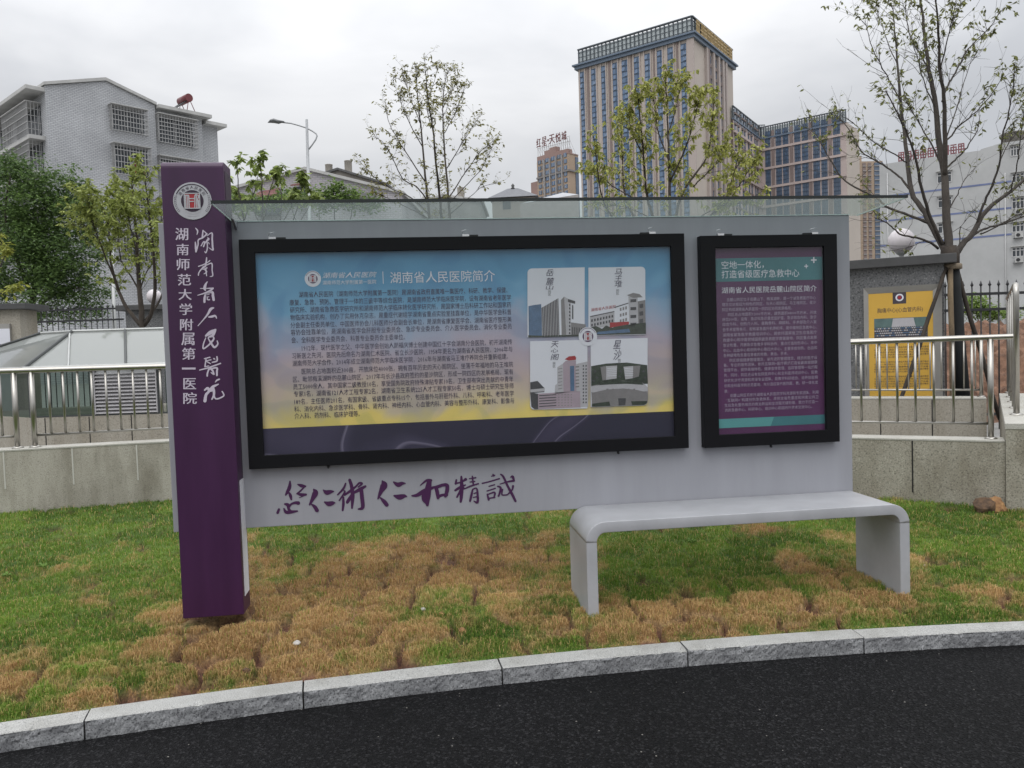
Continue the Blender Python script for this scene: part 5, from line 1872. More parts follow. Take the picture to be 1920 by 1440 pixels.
grect(841, 528, 932, 610, M_DKPRINT, 0.001)
pc = gq(*Z5(888, 568))
zr = abs(gq(*Z5(888, 543))[1] - pc[1])
b.add([FG.pt(pc[0] + zr * cos(2 * pi * k / 24), wP + 0.002, pc[1] + zr * sin(2 * pi * k / 24)) for k in range(24)], [tuple(range(24))], M_PAPERW)
b.add([FG.pt(pc[0] + zr * .62 * cos(2 * pi * k / 20), wP + 0.003, pc[1] + zr * .62 * sin(2 * pi * k / 20)) for k in range(20)], [tuple(range(20))], M_PRPRINT)
b.add([FG.pt(pc[0] + x * zr * .36, wP + 0.004, pc[1] + z * zr * .36) for x, z in ((-1, -1), (1, -1), (1, 1), (-1, 1))], [(0, 1, 2, 3)], M_RED)
p, q = gq(*Z5(738, 680)), gq(*Z5(1046, 640))
write(b, '胸痛中心(心血管内科)', gp(0.0012), p[0], q[0], p[1] + 0.0, p[1] + 0.075, M_DKPRINT, res=1)
x0_, x1_, z0_, z1_ = grect(716, 705, 1078, 842, M_GREY2, 0.001)
M_TEALPH = pm('print_photo_teal', (0.085, 0.14, 0.135), rough=0.6, var=0.25, scale=6)
zz = lambda f: z0_ + (z1_ - z0_) * f
xx_ = lambda f: x0_ + (x1_ - x0_) * f
b.add([FG.pt(xx_(u), wP + 0.0016, zz(z)) for u, z in ((0, .52), (1, .52), (1, 1), (0, 1))], [(0, 1, 2, 3)], M_TEALPH)
b.add([FG.pt(xx_(u), wP + 0.0022, zz(z)) for u, z in ((.33, .55), (.78, .55), (.74, .98), (.36, .98))], [(0, 1, 2, 3)], M_GREY3)
b.add([FG.pt(xx_(u), wP + 0.0016, zz(z)) for u, z in ((0, 0), (1, 0), (1, .10), (0, .10))], [(0, 1, 2, 3)], M_DKPRINT)
pr_ = random.Random(3)
for row in range(4):
    for k in range(24):
        u = (k + 0.5 + (row % 2) * 0.5) / 25
        z = 0.12 + row * 0.115
        hgt = 0.10
        mt = M_BLUEP if pr_.random() < 0.4 else M_GREY3
        b.add([FG.pt(xx_(u + s * 0.016), wP + 0.0026 + 0.0003 * (4 - row), zz(z + t_)) for s, t_ in ((-1, 0), (1, 0), (.8, hgt * .6), (-.8, hgt * .6))], [(0, 1, 2, 3)], mt)
        b.add([FG.pt(xx_(u + s * 0.008), wP + 0.0027 + 0.0003 * (4 - row), zz(z + t_)) for s, t_ in ((-1, .06), (1, .06), (1, .105), (-1, .105))], [(0, 1, 2, 3)], M_DKPRINT)
for k in range(17):
    if k in (5, 11):
        continue
    p, q = gq(*Z5(718, 905 + k * 16.5)), gq(*Z5(1084, 905 + k * 16.5))
    zl = (p[1] + q[1]) / 2 - 0.006
    s = ('胸痛中心心血管内科是湖南省人民医院重点学科集医疗教学', '科研为一体开展冠心病介入诊疗心律失常射频消融', '设有重症监护病房导管室拥有先进的诊疗设备')[k % 3]
    line(b, s, gp(0.0012), p[0] + (0.03 if k in (0, 6, 12) else 0), q[0] - (0.12 if k in (4, 10, 16) else 0), zl, 0.026, M_DKPRINT, res=1)
b.build('poster', pier)


# ---- globe lamps
M_GLOBE = pm('opal_globe', (0.62, 0.58, 0.60), rough=0.3, var=0.02)


def globe_lamp(px, py, D, r_, zfoot, label):
    c = atd(px, py, D)
    t = thing('globe_lamp', (c.x, c.y, zfoot), label, 'lamp', 'white globe lamps on the gate piers')
    b = MB()
    b.lathe(c, [(r_ * sin(a), -r_ * cos(a)) for a in [0.25 + (pi - 0.26) * k / 22 for k in range(23)]], M_GLOBE, 36)
    b.build('globe', t)
    b = MB()
    b.lathe((c.x, c.y, c.z - r_), [(r_ * 0.42, 0.055), (r_ * 0.46, 0.03), (r_ * 0.40, 0.0), (r_ * 0.2, -0.02), (0.028, -0.03), (0.028, zfoot - c.z + r_)], M_FRAME, 20)
    b.build('stem', t)


cg = atd(1690, 452, 10.75)
globe_lamp(1690, 452, 10.75, 23.5 * 10.75 / 1498, zgC, 'white globe lamp on the gate pier above the yellow poster')

# ---- pier at the far left with a framed white notice
LP = atd(20, 610, 11.6)
FLP = Face(LP, FS.U)
u1l = FLP.uz(38, 610)[0]
zlC = FLP.off(0.09).uz(10, 569)[1]
zlB = FLP.off(0.09).uz(10, 580)[1]
lp = thing('gate_pier', FLP.pt(u1l - 0.7, -0.2, 0.2), 'grey gate pier with framed white notice at the left edge behind the glass roof', 'gate pier')
b = MB()
b.fbox(FLP, u1l - 1.4, u1l, -0.45, 0, 0.2, zlB, M_WALL_B)
b.build('pier_body', lp)
b = MB()
b.fbox(FLP, u1l - 1.5, FLP.off(.09).uz(47, 575)[0], -0.56, 0.09, zlB, zlC, M_CAP)
b.build('capstone', lp, bevel=0.008, seg=2)
uw, zw = FLP.uz(21, 607)
b = MB()
b.fbox(FLP, uw - 1.0, uw, 0.0, 0.05, 0.9, zw, M_PFR)
b.build('poster_frame', lp, bevel=0.004, seg=1)
u2, z2 = FLP.off(.05).uz(18, 616)
b = MB()
b.fbox(FLP, u2 - 0.92, u2, 0.050, 0.054, 0.95, z2, M_PAPERW)
u3, z3 = FLP.off(.054).uz(14, 645)
b.fbox(FLP, u3 - 0.25, u3, 0.054, 0.056, FLP.uz(14, 660)[1], z3, M_DKPRINT)
b.build('notice', lp)


# ---- iron fences
def iron_fence(F, us, z0, z1, zr, label, r_=0.011, post_every=0):
    t = thing('iron_fence', F.pt((us[0] + us[-1]) / 2, 0, z0), label, 'fence', 'dark iron fences')
    for z in zr:
        b = MB()
        b.fbox(F, us[0] - 0.1, us[-1] + 0.1, -0.02, 0.02, z - 0.02, z + 0.02, M_DKGREY)
        b.build('rail', t)
    for u in us:
        b = MB()
        c = F.pt(u, 0, 0)
        b.tube([F.pt(u, 0, z0), F.pt(u, 0, z1 - 0.07)], r_, M_DKGREY, 8)
        b.lathe((c.x, c.y, z1 - 0.08), [(r_ * 1.0, 0), (r_ * 2.2, 0.02), (r_ * 1.5, 0.035), (r_ * 0.2, 0.085)], M_DKGREY, 8)
        b.build('bar', t)
    return t


FI = Face(atd(1856, 600, 12.0), CR)
pts_ = [FI.uz(x, 600)[0] for x in (1822.8, 1839, 1855.8, 1872.8, 1889.4)]
sI = (pts_[-1] - pts_[0]) / 4
zI = FI.uz(1856, 526)[1]
iron_fence(FI, [pts_[0] + sI * k for k in range(-5, 14)], 0.2, zI, (FI.uz(1856, 550.5)[1], FI.uz(1856, 580)[1], 0.45), 'black spiked iron fence in front of the red soil bank at right')
FI2 = Face(atd(150, 600, 18.0), CR)
ua2, ub3 = FI2.uz(36, 600)[0], FI2.uz(236, 600)[0]
zI2 = FI2.uz(180, 571)[1]
iron_fence(FI2, [ua2 + 0.125 * k for k in range(int((ub3 - ua2) / 0.125))], 0.2, zI2, (zI2 - 0.10, zI2 - 0.35, 0.6), 'black iron fence behind the glass roof under the dense tree', r_=0.012)
# pier and grey pole between the far fence bars
FQ = Face(atd(268, 600, 17.2), CR)
u0q, u1q = FQ.uz(236, 600)[0], FQ.uz(330, 600)[0]
zq = FQ.uz(260, 582)[1]
q_ = thing('gate_pier', FQ.pt((u0q + u1q) / 2, -0.2, 0.2), 'dark grey pier with overhanging cap behind the glass roof beside the purple pillar', 'gate pier')
b = MB()
b.fbox(FQ, u0q, u1q, -0.6, 0, 0.2, zq, M_GRGRAN)
b.build('pier_body', q_)
b = MB()
b.fbox(FQ, FQ.uz(222, 578)[0], u1q + 0.15, -0.75, 0.14, zq, FQ.uz(260, 572)[1], M_CAP)
b.build('capstone', q_, bevel=0.01, seg=1)
globe_lamp(289, 556, 17.5, 13.5 * 17.5 / 1498, FQ.uz(260, 572)[1], 'white globe lamp half hidden behind the purple pillar, above the dark pier')
pp_ = atd(211, 620, 18.6)
b = MB()
b.tube([(pp_.x, pp_.y, 0.2), atd(210, 470, 18.6)], [0.05, 0.04], M_FRAME, 12)
b.lathe((pp_.x, pp_.y, 0.2), [(0.11, 0.0), (0.11, 0.02), (0.06, 0.05)], M_FRAME, 12)
tag(b.build('metal_pole', loc=(pp_.x, pp_.y, 0.2)), 'slim grey metal pole standing at the far fence below the young tree', 'pole')

# ---- soil bank behind the right fence
M_SOIL = pm('red_soil', L3(78, 57, 46), rough=0.95, c2=L3(134, 102, 82), scale=6, bump=1.0, bscale=14)
nbx, nby = 190, 80
bo = atd(1850, 700, 15.0)
_u, _v = np.meshgrid(np.linspace(0, 1, nbx), np.linspace(0, 1, nby), indexing='ij')
_x = bo.x + CR.x * (_u - 0.28) * 9.0 + CF.x * (_v - 0.5) * 4.4
_y = bo.y + CR.y * (_u - 0.28) * 9.0 + CF.y * (_v - 0.5) * 4.4
_h = 1.72 * (1 - np.clip(np.abs(_v - 0.62) / 0.62, 0, 1) ** 1.6) * (0.80 + 0.42 * fbm(_x, _y, 1.3, 301)) * np.minimum(1, _u * 14 + 0.35) * np.minimum(1, (1 - _u) * 8)
_h = _h + 0.42 * (fbm(_x, _y, 0.36, 311, 5) - 0.5) + 0.16 * (fbm(_x, _y, 0.12, 321, 2) - 0.5)
vs = np.stack([_x, _y, 0.2 + np.maximum(_h, -0.05)], -1).reshape(-1, 3).tolist()
fs = [(i * nby + j, (i + 1) * nby + j, (i + 1) * nby + j + 1, i * nby + j + 1) for i in range(nbx - 1) for j in range(nby - 1)]
b = MB()
b.add(vs, fs, M_SOIL, False)
tag(b.build('soil_bank'), kind='structure')


# ---- rocks by the wall foot and small stones in the turf
def rock(c, r_, seed, mat, label, group, squash=(1, 1, 0.7), name='rock', cat='rock', sub=3):
    bm = bmesh.new()
    bmesh.ops.create_icosphere(bm, subdivisions=sub, radius=1)
    rr_ = random.Random(seed)
    planes = [(Vector((rr_.uniform(-1, 1), rr_.uniform(-1, 1), rr_.uniform(-1, 1))).normalized(), rr_.uniform(0.55, 0.85)) for _ in range(9)]
    for v in bm.verts:
        p = v.co.copy()
        for n_, d_ in planes:
            e = p.dot(n_) - d_
            if e > 0:
                p -= n_ * e * 0.9
        p *= 1 + 0.06 * sin(p.x * 9 + seed) * cos(p.y * 8 + p.z * 7)
        v.co = Vector((p.x * r_ * squash[0], p.y * r_ * squash[1], p.z * r_ * squash[2]))
    me = bpy.data.meshes.new(name)
    bm.to_mesh(me)
    bm.free()
    me.materials.append(mat)
    o = bpy.data.objects.new(name, me)
    o.location = c
    COL.objects.link(o)
    tag(o, label, cat, group)
    return o


M_ROCK1 = pm('brown_rock', L3(105, 72, 48), rough=0.9, c2=L3(165, 128, 85), scale=14, bump=0.6, bscale=40)
M_ROCK2 = pm('dark_rock', L3(60, 48, 40), rough=0.9, c2=L3(110, 85, 62), scale=14, bump=0.6, bscale=40)
M_PEB = pm('grey_pebble', L3(150, 146, 140), rough=0.8, c2=L3(195, 192, 186), scale=20)


def on_lawn(px, py):
    x, y = gpt(px, py)
    for _ in range(3):
        z = float(slope_z(np.array([x]), np.array([y]))[0])
        p = atz(px, py, z)
        x, y = p.x, p.y
    return Vector((x, y, z))


p = on_lawn(1868, 962)
rock((p.x, p.y, p.z + 0.05), 0.105, 3, M_ROCK1, 'tan rock leaning against the end wall at the wall foot', None, (0.8, 0.8, 0.85))
p = on_lawn(1845, 962)
rock((p.x, p.y, p.z + 0.05), 0.11, 8, M_ROCK2, 'dark brown rock beside the tan one at the wall foot', None, (0.9, 0.8, 0.75))
for k, (px, py, rr_, mt, lb_) in enumerate(((793, 1150, 0.018, M_PEB, 'white stone in the turf right of the pillar, in a soil seam'), (556, 1217, 0.022, M_PEB, 'pale stone chip in a soil gap near the pillar foot'), (828, 1158, 0.02, M_ROCK1, 'orange stone in the soil seam between the pillar and bench'),
                                             (868, 1192, 0.026, M_ROCK1, 'tan clod lying on green turf before the kerb'), (1734, 1056, 0.018, M_PEB, 'white pebble in the grass right of the bench'), (462, 1268, 0.024, M_ROCK2, 'reddish clod in the gap just behind the kerb'))):
    p = on_lawn(px, py)
    z = float(lawn_z(np.array([p.x]), np.array([p.y]))[0][0])
    rock((p.x, p.y, z + rr_ * 0.35 + 0.006), rr_, 20 + k, mt, lb_, None, (1, 0.9, 0.7), name='stone', cat='stone', sub=2)

# ---- a few broad-leaved weeds in the turf
M_WEED = pm('weed_leaf', L3(86, 118, 52), rough=0.6, c2=L3(140, 168, 84), scale=30)
for k, (px, py, lb_) in enumerate(((82, 1072, 'small broad-leaved weed in the green turf left of the pillar'), (14, 1092, 'small weed rosette at the left picture edge in the green turf'), (1297, 1026, 'pale green weed in the grass under the middle of the bench'), (196, 1120, 'tiny light green weed in turf just left of the pillar'))):
    p = on_lawn(px, py)
    z = float(lawn_z(np.array([p.x]), np.array([p.y]))[0][0])
    b = MB()
    wr = random.Random(90 + k)
    for q in range(7):
        a = 2 * pi * q / 7 + wr.uniform(-.3, .3)
        l_ = wr.uniform(.035, .06)
        d = Vector((cos(a), sin(a), 0))
        n_ = Vector((-sin(a), cos(a), 0))
        o_ = Vector((p.x, p.y, z + .015))
        t1, t2 = o_ + d * l_ * .5 + Vector((0, 0, l_ * .55)), o_ + d * l_ + Vector((0, 0, l_ * .45))
        b.add([o_, t1 + n_ * l_ * .16, t2, t1 - n_ * l_ * .16], [(0, 1, 2), (0, 2, 3)], M_WEED)
    tag(b.build('weed', loc=(p.x, p.y, z)), lb_, 'weed')

# ================================================================== trees
M_BARK = pm('grey_bark', L3(46, 42, 40), rough=0.9, c2=L3(78, 72, 66), scale=7, bump=0.6, bscale=35, stretch=(1, 1, 0.25))
M_BARK2 = pm('dark_bark', L3(44, 38, 34), rough=0.9, c2=L3(70, 62, 54), scale=8, bump=0.5, bscale=35, stretch=(1, 1, 0.25))
M_LEAF = leaf_mat('leaf', 0.5, 0.40)


class Tree:
    def __init__(self, name, D, label, base, group='trees behind the board', bark=None, seed=1, cat='tree'):
        self.D = D
        self.rn = random.Random(seed)
        self.nr = np.random.default_rng(seed)
        self.t = thing(name, base, label, cat, group)
        self.wood = MB()
        self.bark = bark or M_BARK
        self.known = []                              # points already on the skeleton: px, py, depth
        self.leaf = []                               # p, axis, side, length, width, tone
        self.base = Vector(base)

    def limb(self, pts, r0, r1, drift=None, start=None, jit=0.004):
        """a limb through survey points; it keeps the depth of the limb it leaves and drifts on"""
        if start is None:
            if self.known:
                k = min(self.known, key=lambda q: (q[0] - pts[0][0]) ** 2 + (q[1] - pts[0][1]) ** 2)
                start = k[2]
            else:
                start = self.D
        if drift is None:
            drift = self.rn.uniform(-0.9, 0.9)
        L_ = [0]
        for a, c in zip(pts, pts[1:]):
            L_.append(L_[-1] + math.hypot(c[0] - a[0], c[1] - a[1]))
        out, rad = [], []
        n = len(pts)
        for i in range(n - 1):
            p0, p1, p2, p3 = pts[max(i - 1, 0)], pts[i], pts[i + 1], pts[min(i + 2, n - 1)]
            steps = 4
            for j in range(steps + (1 if i == n - 2 else 0)):
                t = j / steps
                q = [0.5 * (2 * p1[a] + (p2[a] - p0[a]) * t + (2 * p0[a] - 5 * p1[a] + 4 * p2[a] - p3[a]) * t * t + (3 * p1[a] - p0[a] - 3 * p2[a] + p3[a]) * t ** 3) for a in (0, 1)]
                f = (L_[i] + (L_[i + 1] - L_[i]) * t) / max(L_[-1], 1e-6)
                d = start + drift * f * L_[-1] / 1498 * self.D * 0.6
                self.known.append((q[0], q[1], d))
                out.append(atd(q[0], q[1], d) + Vector([self.rn.gauss(0, jit) for _ in range(3)]))
                rad.append(r0 + (r1 - r0) * f)
        self.wood.tube(out, rad, self.bark, 8 if r0 > 0.03 else 5)
        return out, rad

    def twig(self, p, d, length, r, leaves, size, depth=0, sub=2, droop=0.15, tone=None, whorl=True):
        """a thin shoot, bending, with side shoots and a leaf whorl at the tip"""
        pts = [p]
        dd = d.normalized()
        n = 3
        for i in range(n):
            dd = (dd + Vector((self.rn.gauss(0, .18), self.rn.gauss(0, .18), self.rn.gauss(0.05, .15)))).normalized()
            pts.append(pts[-1] + dd * length / n)
        self.wood.tube(pts, [r, r * .8, r * .65, r * .45], self.bark, 4, cap=False)
        if depth < sub:
            for k in range(self.rn.randint(1, 3)):
                q = pts[self.rn.randint(1, n)]
                nd = (dd + Vector((self.rn.gauss(0, .6), self.rn.gauss(0, .6), self.rn.gauss(0.15, .4)))).normalized()
                self.twig(q, nd, length * self.rn.uniform(.45, .7), r * .6, leaves, size, depth + 1, sub, droop, tone)
        self.whorl(pts[-1], dd, leaves, size, droop, tone)
        if self.rn.random() < 0.5:
            self.whorl(pts[-2], dd, max(1, leaves // 2), size, droop, tone)

    def whorl(self, p, d, n, size, droop=0.4, tone=None):
        m = max(0, int(round(self.rn.gauss(n, n * .3))))
        for _ in range(m):
            a = self.rn.uniform(0, 2 * pi)
            out = Vector((cos(a), sin(a), 0))
            ax = (out * self.rn.uniform(.5, 1) + d * .35 + Vector((0, 0, -droop * self.rn.uniform(.2, 1.8)))).normalized()
            self.add_leaf(p + d * self.rn.uniform(-.04, .02), ax, size, tone)

    def add_leaf(self, p, ax, size, tone=None):
        s = ax.cross(Vector((0, 0, 1)) + Vector((self.rn.gauss(0, .5), self.rn.gauss(0, .5), self.rn.gauss(0, .5))))
        if s.length < 1e-4:
            s = Vector((1, 0, 0))
        l_ = size * self.rn.uniform(.65, 1.25)
        self.leaf.append((p, ax, s.normalized(), l_, l_ * self.rn.uniform(.17, .25), self.rn.random() if tone is None else min(1, max(0, tone + self.rn.gauss(0, .22)))))

    def twigs_along(self, out, rad, n, length, leaves, size, t0=0.35, spread=0.8, sub=1, up=0.25, r=0.006, droop=0.4, tone=None):
        m = len(out)
        for _ in range(n):
            t = t0 + (1 - t0) * self.rn.random() ** .8
            k = min(int(t * (m - 1)), m - 2)
            f = t * (m - 1) - k
            p = out[k].lerp(out[k + 1], f)
            d = (out[k + 1] - out[k]).normalized()
            q = (d + Vector((self.rn.gauss(0, spread), self.rn.gauss(0, spread), self.rn.gauss(up, spread * .6)))).normalized()
            self.twig(p, q, length * self.rn.uniform(.5, 1.3) * (1.15 - .5 * t), min(r, rad[k] * .6), leaves, size, 0, sub, droop, tone)

    def clump(self, c, r_, n, size, tone):
        for _ in range(n):
            v = Vector((self.rn.gauss(0, 1), self.rn.gauss(0, 1), self.rn.gauss(0, .6)))
            p = c + v * r_ * .55
            a = self.rn.uniform(0, 2 * pi)
            ax = Vector((cos(a), sin(a), self.rn.uniform(-.9, .25))).normalized()
            self.add_leaf(p, ax, size, tone)

    def done(self, ca, cb):
        self.wood.build('trunk', self.t)
        n = len(self.leaf)
        if n:
            P = np.array([tuple(x[0]) for x in self.leaf])
            A_ = np.array([tuple(x[1]) for x in self.leaf])
            S = np.array([tuple(x[2]) for x in self.leaf])
            l_ = np.array([x[3] for x in self.leaf])[:, None]
            w = np.array([x[4] for x in self.leaf])[:, None]
            tn = np.array([x[5] for x in self.leaf])[:, None]
            Nn = np.cross(A_, S)
            dip = self.nr.uniform(-.10, .12, (n, 1)) * l_
            V_ = np.stack([P, P + A_ * l_ * .30 + S * w * .85 + Nn * dip * .4, P + A_ * l_ * .62 + S * w * .8 + Nn * dip * .7, P + A_ * l_ - Nn * dip * .5, P + A_ * l_ * .62 - S * w * .8 + Nn * dip * .7, P + A_ * l_ * .30 - S * w * .85 + Nn * dip * .4], 1).reshape(-1, 3)
            k = np.arange(n)[:, None] * 6
            Fq = np.concatenate([k + np.array([[0, 1, 2, 3]]), k + np.array([[0, 3, 4, 5]])], 0)
            ca, cb = np.array(ca), np.array(cb)
            T = ca + (cb - ca) * tn
            T = T * self.nr.uniform(.8, 1.15, (n, 1))
            arrays_mesh('crown', V_, Fq, [M_LEAF], np.repeat(T, 6, 0), self.t)


GL_A, GL_B = L3(78, 84, 42), L3(142, 148, 78)          # thin yellowish young leaves
GD_A, GD_B = L3(60, 82, 50), L3(116, 142, 80)           # dense dark green

# ---- tree with stakes at the right
bp = atd(1790, 742, 10.3)
T1 = Tree('young_tree', 10.3, 'tall sparse staked tree with bare spreading limbs at the right', (bp.x, bp.y, 0.9), seed=4)
T1.known = [(1783, 500, 10.3)]
M_WRAP = pm('trunk_wrap', (0.008, 0.010, 0.011), rough=0.8, var=0.3)
lw = []
T1.wood.tube([atd(1806, 750, 10.3), atd(1797, 640, 10.3), atd(1790, 540, 10.3), atd(1785, 498, 10.3)], [0.088, 0.08, 0.075, 0.085], M_WRAP, 14)
T1.wood.tube([atd(1785, 500, 10.3), atd(1781, 480, 10.3), atd(1779, 462, 10.3)], [0.09, 0.115, 0.09], M_BARK2, 12)
LIMBS = [
    ([(1780, 480), (1774, 400), (1770, 320), (1762, 280), (1754, 200), (1742, 130), (1734, 70), (1727, 0), (1722, -50)], .068, .012, .2, 14),
    ([(1771, 330), (1772, 264), (1769, 183), (1762, 125), (1761, 83), (1754, 0), (1750, -40)], .040, .008, -.5, 12),
    ([(1776, 478), (1756, 440), (1734, 400), (1709, 358), (1701, 292), (1690, 194), (1682, 111), (1676, 42), (1672, 5)], .050, .008, .7, 14),
    ([(1768, 462), (1745, 410), (1729, 358), (1715, 292), (1702, 255), (1684, 215), (1660, 170)], .034, .008, -.7, 9),
    ([(1759, 466), (1737, 451), (1712, 444), (1691, 441), (1674, 428), (1659, 416), (1640, 408)], .022, .007, -1.2, 3),
    ([(1745, 420), (1731, 414), (1695, 400), (1661, 387), (1645, 372), (1612, 356), (1579, 333), (1551, 289), (1531, 255), (1515, 240)], .024, .006, .5, 9),
    ([(1709, 358), (1690, 335), (1670, 319), (1640, 300), (1615, 283), (1590, 240), (1555, 205)], .019, .005, .9, 9),
    ([(1701, 305), (1670, 285), (1640, 268), (1600, 230), (1575, 215)], .012, .004, -.4, 6),
    ([(1788, 482), (1806, 456), (1823, 439), (1850, 394), (1893, 361), (1920, 336), (1970, 290)], .050, .012, .3, 6),
    ([(1832, 420), (1840, 392), (1854, 361), (1873, 311), (1879, 258), (1891, 210), (1900, 160), (1903, 120)], .022, .006, -.5, 9),
    ([(1790, 478), (1823, 442), (1850, 428), (1880, 420), (1930, 402), (1975, 396)], .024, .008, .7, 4),
    ([(1838, 440), (1870, 424), (1905, 404), (1945, 385)], .013, .005, -.8, 3),
    ([(1773, 318), (1790, 300), (1809, 282), (1822, 262), (1832, 245), (1838, 215)], .017, .005, .6, 2),
    ([(1770, 270), (1784, 254), (1795, 239), (1818, 220), (1838, 202), (1870, 160), (1880, 140)], .015, .004, -.6, 4),
    ([(1778, 395), (1792, 370), (1805, 344), (1814, 330), (1822, 326)], .012, .004, .4, 0),
    ([(1766, 190), (1775, 165), (1787, 144), (1802, 115), (1815, 92), (1835, 72), (1851, 55), (1884, 14)], .018, .004, .5, 12),
    ([(1763, 130), (1772, 95), (1780, 60), (1788, 25), (1795, -10)], .012, .004, -.4, 9),
    ([(1690, 194), (1668, 150), (1650, 120), (1632, 80), (1625, 50), (1605, 28)], .013, .004, -.5, 10),
    ([(1683, 120), (1668, 90), (1655, 50), (1640, 20), (1633, 10)], .010, .003, .6, 7),
    ([(1742, 130), (1720, 95), (1705, 60), (1698, 20), (1700, -20)], .012, .004, .8, 9),
    ([(1754, 200), (1735, 160), (1722, 120), (1712, 80)], .011, .004, -.7, 7),
    ([(1770, 320), (1745, 268), (1722, 230), (1700, 190), (1690, 150)], .016, .004, .5, 7),
    ([(1772, 264), (1790, 215), (1800, 180), (1815, 130), (1830, 100)], .012, .004, .7, 6),
    ([(1873, 311), (1885, 280), (1905, 250), (1925, 230)], .010, .003, .5, 6),
    ([(1893, 361), (1905, 320), (1912, 270), (1918, 220), (1924, 180)], .012, .004, -.6, 8),
    ([(1782, 478), (1798, 462), (1800, 430), (1801, 425)], .012, .008, .2, 0),
    ([(1737, 451), (1722, 456), (1706, 464), (1690, 470)], .008, .003, .5, 1),
]
for pts, r0, r1, dr, nt_ in LIMBS:
    o_, r_ = T1.limb(pts, r0 * .82, r1 * .75, dr)
    T1.twigs_along(o_, r_, nt_, 0.34, 4.8, 0.060, 0.34, 0.6, 1, 0.3, 0.0038, 0.8)
    T1.twigs_along(o_, r_, 5 + nt_ // 2, 0.55, 0.35, 0.07, 0.15, 0.75, 1, 0.3, 0.0036, 0.6)
T1.done(L3(84, 88, 56), L3(150, 154, 92))

# stakes round the trunk, tied with a collar
M_STAKE = pm('stake_wood', L3(72, 60, 46), rough=0.9, c2=L3(128, 112, 88), scale=9, bump=0.5, bscale=40, stretch=(1, 1, 0.3))
M_STAKE_D = pm('stake_dark_wood', L3(34, 30, 27), rough=0.9, c2=L3(66, 58, 50), scale=9, bump=0.5, bscale=40, stretch=(1, 1, 0.3))
for (a, c, da, dc, r_, mt, lb_) in (((1774, 502), (1690, 745), 10.2, 9.85, .024, M_STAKE_D, 'dark wooden stake leaning left from the tree collar in front of the yellow poster'),
                                   ((1781, 504), (1786, 700), 10.16, 9.95, .032, M_STAKE, 'pale upright wooden stake at the front of the staked tree'),
                                   ((1793, 502), (1856, 720), 10.3, 10.3, .026, M_STAKE_D, 'dark wooden stake leaning right from the tree collar towards the railing')):
    b = MB()
    p, q = atd(a[0], a[1], da), atd(c[0], c[1], dc)
    d = (q - p).normalized()
    foot = p + d * ((0.55 - p.z) / d.z)
    pts = [p.lerp(foot, k / 6) + Vector((random.gauss(0, .005), random.gauss(0, .005), 0)) for k in range(7)]
    b.tube(pts, [r_ * random.uniform(.9, 1.1) for _ in range(7)], mt, 10)
    tag(b.build('tree_stake', loc=foot), lb_, 'stake', 'stakes holding the tree')
b = MB()
cc = atd(1782.5, 501, 10.28)
b.lathe((cc.x, cc.y, cc.z - 0.03), [(.122, 0), (.132, .006), (.132, .062), (.122, .07), (.085, .07)], pm('collar_tie', L3(120, 108, 92), rough=0.8, var=0.2, scale=12), 20)
tag(b.build('tree_collar', loc=(cc.x, cc.y, cc.z)), 'pale tie band round the trunk and stake tops of the staked tree', 'tree tie')

# ---- sparse tree rising behind the middle of the board
bp = atd(825, 640, 15.0)
T2 = Tree('young_tree', 15.0, 'thin three-stemmed tree with scattered small leaves above the board middle', (bp.x, bp.y, 0.2), seed=9, bark=M_BARK2)
LIMBS2 = [
    ([(826, 660), (812, 480), (803, 385), (797, 330), (790, 245), (784, 190), (780, 125)], .055, .008, .3, 22),
    ([(832, 560), (829, 440), (826, 385), (818, 310), (811, 240), (803, 190), (797, 130)], .045, .007, -.6, 22),
    ([(834, 540), (843, 420), (842, 385), (835, 300), (830, 220), (832, 170), (838, 135)], .045, .007, .7, 22),
    ([(802, 375), (780, 350), (755, 335), (738, 300), (722, 270), (700, 255)], .02, .004, -.7, 9),
    ([(797, 340), (770, 300), (745, 260), (728, 225), (722, 190)], .018, .004, .5, 11),
    ([(792, 275), (770, 235), (752, 195), (742, 165)], .014, .004, -.5, 10),
    ([(788, 230), (772, 190), (762, 160), (755, 140)], .012, .004, .3, 9),
    ([(842, 370), (865, 335), (885, 305), (905, 280), (935, 258)], .018, .004, .6, 10),
    ([(838, 315), (860, 280), (878, 250), (892, 228)], .014, .004, -.6, 10),
    ([(843, 380), (872, 350), (900, 320), (916, 290), (925, 270)], .013, .004, -.8, 8),
    ([(833, 250), (850, 220), (862, 190), (870, 170)], .012, .004, .5, 10),
    ([(831, 200), (845, 175), (856, 155)], .009, .003, .2, 8),
    ([(803, 400), (770, 370), (730, 352), (700, 330), (672, 300)], .018, .004, .6, 9),
    ([(803, 410), (770, 392), (735, 375), (705, 360)], .014, .004, -.6, 8),
    ([(845, 400), (880, 370), (905, 350), (925, 345)], .012, .004, .3, 5),
    ([(811, 240), (800, 200), (815, 150), (820, 128)], .012, .004, .8, 9)]
for pts, r0, r1, dr, nt_ in LIMBS2:
    o_, r_ = T2.limb(pts, r0 * .78, r1 * .8, dr)
    T2.twigs_along(o_, r_, int(nt_ * 1.9), 0.26, 2.8, 0.066, 0.2, 0.65, 1, 0.2, 0.0038, 0.6)
    T2.twigs_along(o_, r_, nt_ // 2, 0.42, 1.2, 0.065, 0.15, 0.75, 2, 0.2, 0.0035, 0.5)
T2.done(L3(90, 90, 52), L3(156, 152, 88))

